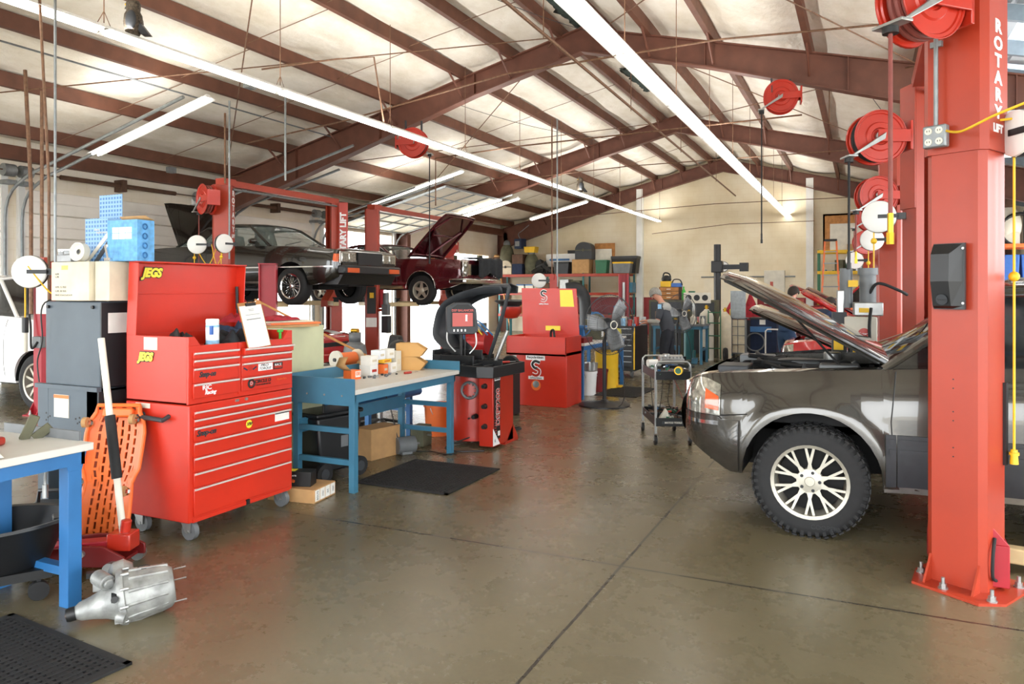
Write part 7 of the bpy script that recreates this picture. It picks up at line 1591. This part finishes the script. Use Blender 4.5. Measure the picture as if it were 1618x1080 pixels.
store('canvas_bundle', 'large grey canvas bundle at the left end of the red-beamed rack', 'bundle', (790, 380), (812, 400), ('khaki', 'mid_grey'), 'sack')
store('canvas_sack', 'brown sack beside the grey canvas bundle', 'sack', (776, 402), (794, 420), ('brown', 'card'), 'sack'); store('plastic_drum', 'pale round drum in front of the canvas bundle', 'drum', (793, 412), (812, 425), ('card_pale', 'ink'), 'dome')
store('fabric_bag', 'navy fabric bag under the small brown crate', 'bag', (813, 417), (829, 417), ('navy',), 'box'); o = store('wooden_crate', 'small brown crate resting on the navy bag', 'crate', (813, 402), (830, 402), ('brown',), 'box', z=at(813, 417, YS).z)
store('duffel', 'tall olive canvas duffel topped with a yellow lid', 'duffel', (829, 397), (851, 397), ('khaki', 'mid_grey'), 'sack'); store('yellow_lid', 'bright yellow tub resting on the olive duffel', 'tub', (831, 390), (848, 390), ('yellow', 'yellow'), 'bin', z=at(831, 398, YS).z-.03, dep=.4)
store('scrap_heap', 'dark heap of mixed hoses and parts in the middle of the top shelf', 'heap of parts', (846, 404), (876, 404), ('ink',), 'heap')
sg_ = store('direction_sign', 'white board with a blue arrow behind the dark bin', 'sign', (860, 401), (912, 401), ('white_paint',), 'panel'); q = at(865, 405, 27.69); q0 = sg_.location
P('arrow', MB().prism([(-.58, .57), (-.42, .65), (-.42, .61), (.3, .61), (.3, .53), (-.42, .53), (-.42, .49)], .185, .198, 'y'), 'blue_bright', sg_); text('lettering', 'O  BL', .2, 'red_paint', sg_, (-.35, .19, .36), ext=.003)
store('storage_bin', 'dark grey ribbed bin on the top shelf before the white board', 'bin', (879, 414), (902, 414), ('dark_grey', 'ink'), 'bin'); store('orange_carton', 'orange-brown carton carrying the domed trunk', 'box', (907, 410), (934, 410), ('card',), 'box'); store('domed_trunk', 'brown-black domed trunk standing on the orange-brown carton', 'trunk', (912, 383), (938, 383), ('dark_grey', 'khaki'), 'dome', z=at(912, 410, YS).z+.005)
store('framed_board', 'tan wooden frame leaning behind the green box', 'frame', (937, 384), (969, 384), ('wood',), 'panel'); o = store('leaning_board', 'pale panel leaning in front of the tan wooden frame', 'panel', (938, 393), (964, 393), ('off_white',), 'panel', Y=27.42)
store('green_box', 'green ribbed plastic box on the top shelf', 'box', (944, 411), (962, 411), ('green', 'green'), 'bin'); store('storage_bin', 'grey bin with a yellow lid rim near the right end of the top shelf', 'bin', (971, 414), (999, 414), ('mid_grey', 'yellow'), 'bin', Y=27.4); store('storage_bin', 'long black lidded case behind the yellow-rimmed bin', 'case', (969, 405), (1009, 405), ('ink', 'dark_grey'), 'bin', Y=27.75)
store('black_grille', 'black slotted grille standing behind the domed trunk', 'grille', (894, 395), (913, 395), ('ink',), 'panel', Y=27.6)
for k in range(3): store('parts_tray', 'white tray with blue edge in the row of three on the lower shelf', 'tray', (820+14*k, 449), (832+14*k, 449), ('off_white', 'blue_bright'), 'bin', z=1.602, group='white trays on the lower shelf')
for k, (a, b, y, m, l) in enumerate(((858, 872, 447, 'brown', 'brown box'), (888, 902, 441, 'steel', 'silver box'), (905, 920, 443, 'khaki', 'olive box'), (912, 925, 449, 'card', 'tan carton'), (985, 1002, 446, 'blue_steel', 'blue-grey machine'))): store('stored_box', l+' on the lower shelf of the red-beamed rack', 'box', (a, y), (b, y), (m,), 'box', z=1.602)
o = T('duct_pipe', 'large dark curved duct mouth on the lower shelf behind the parts washer lid', 'duct', tuple(at(908, 452, 26.3))); o.location.z = 1.4; P('duct', MB().tube(catm([(-.25, -.2, .35), (.1, -.1, .38), (.35, .0, .1), (.4, .05, -.4), (.4, .05, -1.4)], 5), .22, 18), 'dark_grey', o)
o = T('spare_wheel', 'brown-rimmed wheel standing at the right end of the lower shelf', 'wheel', (-8.1, 27.5, 1.60+.34)); P('tyre', MB().torus((0, 0, 0), (1, .2, 0), .26, .08, 24, 10), 'brown', o)
store('plank_stack', 'pale planks stacked at the left end of the lower shelf', 'planks', (788, 448), (806, 448), ('wood',), 'box', z=1.602)
clutter(22, -13.2, -8.2, 27.3, 27.8, .752, 'things on the bottom shelf of the red-beamed rack', 'on the bottom shelf of the red-beamed rack', MX, 65, .4, .5)
# wall shelf high on the left wall behind the maroon car
o = T('wall_shelf', 'wooden wall shelf with planks high on the left wall behind the maroon car', 'shelf', (-13.9, 22.0, 0)); P('board', MB().box(0, 0, 2.35, .6, 5.2, 2.40), 'wood', o)
for y in (.1, 1.8, 3.5, 5.0): P('bracket', MB().box(0, y, 2.0, .04, y+.05, 2.35).cyl((.02, y+.02, 2.02), (.5, y+.02, 2.35), .02, n=6), 'wood', o)
rnd = random.Random(88)
for k in range(9):
    y = 22.3+.52*k; h_ = rnd.uniform(.3, .75); tag(P(('wood_plank', 'carton', 'bumper_cover')[k % 3], MB().cb(0, 0, h_/2, rnd.uniform(.1, .3), rnd.uniform(.2, .42), h_), rnd.choice(['wood', 'card', 'brown', 'khaki'])), loc_ := None) if False else tag(P(('wood_plank', 'carton', 'bundle')[k % 3], MB().cb(0, 0, h_/2, rnd.uniform(.1, .3), rnd.uniform(.2, .42), h_), rnd.choice(['wood', 'card', 'brown', 'khaki']), loc=(-13.6, y, 2.40)), '%s on the wooden wall shelf behind the maroon car' % ('plank', 'carton', 'bundle')[k % 3], ('plank', 'box', 'bundle')[k % 3], 'goods on the wooden wall shelf')
o = T('long_pole', 'pale wooden pole leaning diagonally against the rack left end', 'pole', tuple(at(790, 500, 26.8))); o.location.z = 0; P('pole', MB().cyl((.6, -.2, 0), (-.1, .1, 2.6), .035, n=8), 'wood', o)
# right rear rack (yellow beams), frame box and ladder
rack('green rack with yellow beams at the right of the rear wall', -1.42, 1.6, 27.2, 28.0, (1.3, 2.33, 3.03), 'yellow', 'green', 3.05, 3)
o = T('wooden_display_box', 'brown wooden box front with a white sheet on top of the yellow-beamed rack', 'box', (-1.25, 27.3, 3.03)); P('box', MB().box(0, 0, 0, 1.85, .05, 1.22).box(0, 0, 0, .06, .6, 1.22).box(0, 0, 1.16, 1.85, .6, 1.22), 'wood', o); P('sheet', MB().box(.22, -.02, .0, 1.85, 0, .88), 'off_white', o); P('carton', MB().box(.75, -.3, 0, 1.4, -.03, .18), 'card', o)
clutter(12, -1.2, 1.4, 27.3, 27.8, 2.332, 'things on the middle shelf of the yellow-beamed rack', 'on the middle shelf of the yellow-beamed rack', MX, 66, .35, .4)
o = T('step_ladder', 'orange step ladder standing before the yellow-beamed rack', 'ladder', tuple(at(1312, 400, 24.6))); o.location.z = 0
P('rail', MB().tube([(-.32, 0, 0), (-.16, .25, 3.2)], .03, 6), 'orange', o); P('rail', MB().tube([(.32, 0, 0), (.16, .25, 3.2)], .03, 6), 'orange', o); P('top_cap', MB().box(-.18, .1, 3.18, .18, .35, 3.24), 'ink', o)
for k in range(8): t_ = (k+1)/9; P('step', MB().box(-.32+.16*t_, .25*t_-.03, 3.2*t_, .32-.16*t_, .25*t_+.05, 3.2*t_+.03), 'galv', o)
rack('orange-beamed rack with blue bins seen past the nearest lift column', 2.0, 4.35, 23.0, 24.0, (1.6, 2.88), 'orange', 'galv', 3.0, 2)
for k in range(3): o = T('plastic_bin', 'blue plastic bin under the orange beam past the nearest column, %s' % ('left', 'middle', 'right')[k], 'bin', (2.75+.62*k, 23.5, 1.61)); P('bin', MB().prism([(-.25, 0), (.25, 0), (.3, 1.0), (-.3, 1.0)], -.3, .3, 'y'), 'wipe_blue', o, bevel=.02)
o = T('cream_sack', 'cream sack and hose coil on top of the orange-beamed rack', 'sack', (3.35, 23.4, 2.885)); P('sack', MB().sph((0, 0, .5), .5, 16, 10, sq=(.8, .7, 1.1)).box(-.3, -.3, 0, .3, .3, .3), 'off_white', o); P('hose_coil', MB().torus((.3, -.3, .35), (0, 1, 0), .42, .05, 28, 8), 'ink', o); P('cap', MB().sph((.0, 0, 1.05), .22, 12, 8), 'brown', o)
o = T('goods_bundle', 'dark bulky goods on the orange-beamed rack behind the hose coil', 'goods', (4.0, 23.6, 2.885)); P('body', MB().box(-.15, -.3, 0, .35, .35, .95), 'dark_grey', o, bevel=.05)
# ---------------------------------------------------------------- under the roof: short fixtures, owls, pipes, wires
def slope_fix(label, x, y, L_=2.45, z=None, rz=0):
    t = fixture((x, y, z), L_, 0, 0, name='strip_light', label=label); t.rotation_euler = (0, R(-14) if x < XR else R(14), 0)
    # fixture built along y: turn it along the roof pitch
    t.rotation_euler = Euler((R(-14), 0, R(-90)), 'XYZ'); 
    M_ = Matrix.Rotation(R(-14), 4, 'Y') @ Matrix.Rotation(R(-90), 4, 'Z'); t.rotation_euler = M_.to_euler(); return t
slope_fix('glowing fluorescent fixture hung along the roof slope above the blue boxes', -10.35, 8.35, 2.7, 4.28)
slope_fix('glowing fluorescent fixture along the slope above the maroon car', -10.6, 16.6, 2.9, 4.35)
slope_fix('glowing fluorescent fixture along the slope beyond the maroon car bonnet', -10.25, 20.2, 2.0, 4.18)
slope_fix('glowing short fluorescent fixture near the rear left rafter', -8.3, 20.9, 1.9, 4.08)
fixture((1.9, 11.7, 3.98), 2.5, R(90), label='glowing fluorescent fixture seen to the right of the nearest column top'); fixture((2.4, 15.1, 3.98), 2.5, R(90), label='second glowing fixture to the right of the nearest column, farther away')
def owl(label, x, y, z, s):
    o = T('owl_decoy', label, 'owl decoy', (x, y, z), R(25)); o.scale = (s, s, s)
    P('body', MB().lathe([(0, 0), (.07, .0), (.10, .06), (.115, .16), (.105, .25), (.08, .30), (.085, .34), (.088, .39), (.07, .43), (0, .45)], n=20), 'owl_feather', o)
    P('tail', MB().prism([(.04, .12), (.11, .14), (.22, .0), (.12, .0)], -.05, .05, 'y'), 'dark_grey', o)
    for sg in (-1, 1): P('eye', MB().sph((-.075, sg*.032, .38), .016, 10, 6), 'yellow', o); P('ear_tuft', MB().cyl((-.02, sg*.05, .42), (-.03, sg*.06, .48), .018, .002, n=8), 'owl_feather', o)
    P('beak', MB().cyl((-.085, 0, .355), (-.11, 0, .335), .014, .002, n=8), 'ink', o)
    for sg in (-1, 1): P('wing', MB().sph((.015, sg*.095, .17), .1, 12, 8, sq=(.7, .28, 1.2)), 'dark_grey', o)
mat('owl_feather', '#4b4135', .8, 0, .7, 45, bump=.4)
owl('brown speckled owl decoy perched on the near part of the left light row', -7.05, 5.5, 4.375, .85); owl('small distant owl decoy perched on the far part of the left light row', -7.05, 19.4, 4.375, .9)
def pipe(pts, r=.016, m='rust_pipe', nm='trim_pipe'): S(nm, MB().tube(pts, r, 7), m)
pipe([(-4.2, 4.0, 5.47), (-4.2, 27.9, 5.1)], .026, 'rust_pipe', 'trim_gas_pipe'); 
for y in (10, 14.5, 19, 24): pipe([(-4.2, y, 5.40-(y-4)*.0155), (-4.2, y, roofz(-4.2)-.2)], .008)
for y in (11.7,): pipe([(-11.6, y, 4.72), (-9.0, y, 4.95), (-5.6, y, 5.42), (-2.0, y, 5.5), (2.0, y, 5.3)], .016)
pipe([(-8.6, 9.0, 5.15), (-7.6, 9.6, 5.35), (-7.1, 9.9, 5.4), (-7.1, 10.2, 4.3)], .014)
for y, x0, x1, z in ((18.0, -11, .5, 4.75), (24.0, -10, 1.5, 4.4), (26.9, -7, -1.5, 4.0)): pipe([(x0, y, z-.25), ((x0+x1)/2, y, z), (x1, y, z)], .012)
pipe([(-8.6, 14.3, 3.55), (-8.6, 14.3, 4.6), (-6.6, 14.3, 4.7), (-1.0, 14.3, 4.8)], .016); pipe([(-8.75, 9.7, 3.5), (-8.75, 9.7, 5.0)], .018, 'galv')
pipe([(-9.9, 9.5, 3.5), (-9.9, 9.5, 4.7)], .018, 'rust_pipe'); pipe([(-9.8, 9.5, 2.2), (-9.8, 9.5, 4.9)], .016, 'galv'); pipe([(-6.02, 14.8, 1.75), (-6.02, 14.8, 5.3)], .016, 'rust_pipe'); pipe([(-5.9, 14.8, 1.75), (-5.9, 14.8, 5.3)], .016, 'galv')
rr_ = T('reel_stand', 'red stand with switch boxes under the twin ceiling pipes behind the parts washer', 'stand', (-6.0, 14.8, 0)); P('post', MB().box(-.06, -.03, 0, .10, .06, 1.98), 'red_paint', rr_); P('box', MB().box(-.05, -.06, 1.9, .05, .0, 2.02), 'red_paint', rr_)
cord_reel('white and black cord reel on the red stand behind the parts washer', (-6.3, 14.75, 1.88), R(20), .16, .3)
pipe([(-.55, 14.3, 4.6), (-.55, 14.3, 5.6)], .01)
for y0, y1, x in ((5.8, 12.8, -6.0), (13.2, 20.5, -7.9), (13.2, 20.5, -.2)): S('trim_cable', MB().tube(sag((x, y0, roofz(x)-.3), (x+1.6, y1, roofz(x+1.6)-.35), .18, 12), .006, 5), 'ink')
S('trim_conduit', MB().tube([(-8.75, 6.0, 4.95), (-8.75, 12.9, 4.95)], .013, 6), 'galv'); S('trim_conduit', MB().tube([(-10.3, 3.0, 4.95), (-10.3, 12.9, 4.95)], .014, 6), 'galv')
for x, y, z in ((-8.75, 8.9, 4.9), (-13.2, 11.2, 4.2)): S('trim_junction_box', MB().box(x-.06, y-.08, z-.06, x+.06, y+.08, z+.06), 'galv')
# small drums seen through the open doorway behind the balancer
o = T('air_compressor', 'red portable compressor with blue hoses in the rear doorway', 'compressor', (-6.15, 11.6, 0)); P('tank', MB().cyl((-.3, 0, .75), (.25, 0, .75), .2, n=20), 'car_red', o); P('frame', MB().box(-.3, -.2, 0, .25, .2, .55), 'ink', o); P('motor', MB().box(-.1, -.12, .95, .15, .12, 1.1), 'steel', o, bevel=.01)
for k in range(3): P('hose', MB().tube(catm([(-.3+.1*k, -.2, .5), (-.4+.15*k, -.25, .9), (-.1+.1*k, -.2, 1.15), (.2+.1*k, -.15, .9)], 6), .014, 6), ('yellow', 'blue_bright', 'blue_bright')[k], o)
o = T('battery_crate', 'black bin with a yellow label between the balancer and parts washer', 'bin', (-4.55, 9.0, 0)); P('bin', MB().box(-.25, -.2, 0, .35, .2, .72), 'ink', o, bevel=.02); P('yellow_label', MB().box(-.1, -.206, .5, .15, -.2, .66), 'sticker_yellow', o)
o = T('drain_pan_stand', 'dark round drain funnel on a red stand seen beside the parts washer lid', 'drain stand', (-6.9, 14.6, 0)); P('pole', MB().cyl((0, 0, 0), (0, 0, 1.3), .03, n=10), 'teal', o); P('funnel', MB().lathe([(.05, 1.2), (.16, 1.22), (.2, 1.34), (.36, 1.44), (.3, 1.47), (0, 1.46)], n=24), 'dark_grey', o); P('bowl', MB().lathe([(.0, 1.05), (.15, 1.08), (.24, 1.2), (.24, 1.32), (0, 1.32)], n=24), 'red_paint', o)

q = at(822, 385, 27.4); o = T('wall_speaker', 'small blue and black unit hanging at the foot of the rear left rafter', 'speaker', tuple(q), R(-20)); P('case', MB().box(-.2, -.15, -.2, .2, .15, .2), 'navy', o, bevel=.02); P('face', MB().box(-.14, -.156, -.1, .1, -.15, .1), 'galv', o); P('bracket', MB().tube(catm([(0, 0, .2), (-.1, 0, .4), (.05, .1, .55), (.3, .2, .75)], 5), .015, 6), 'galv', o)
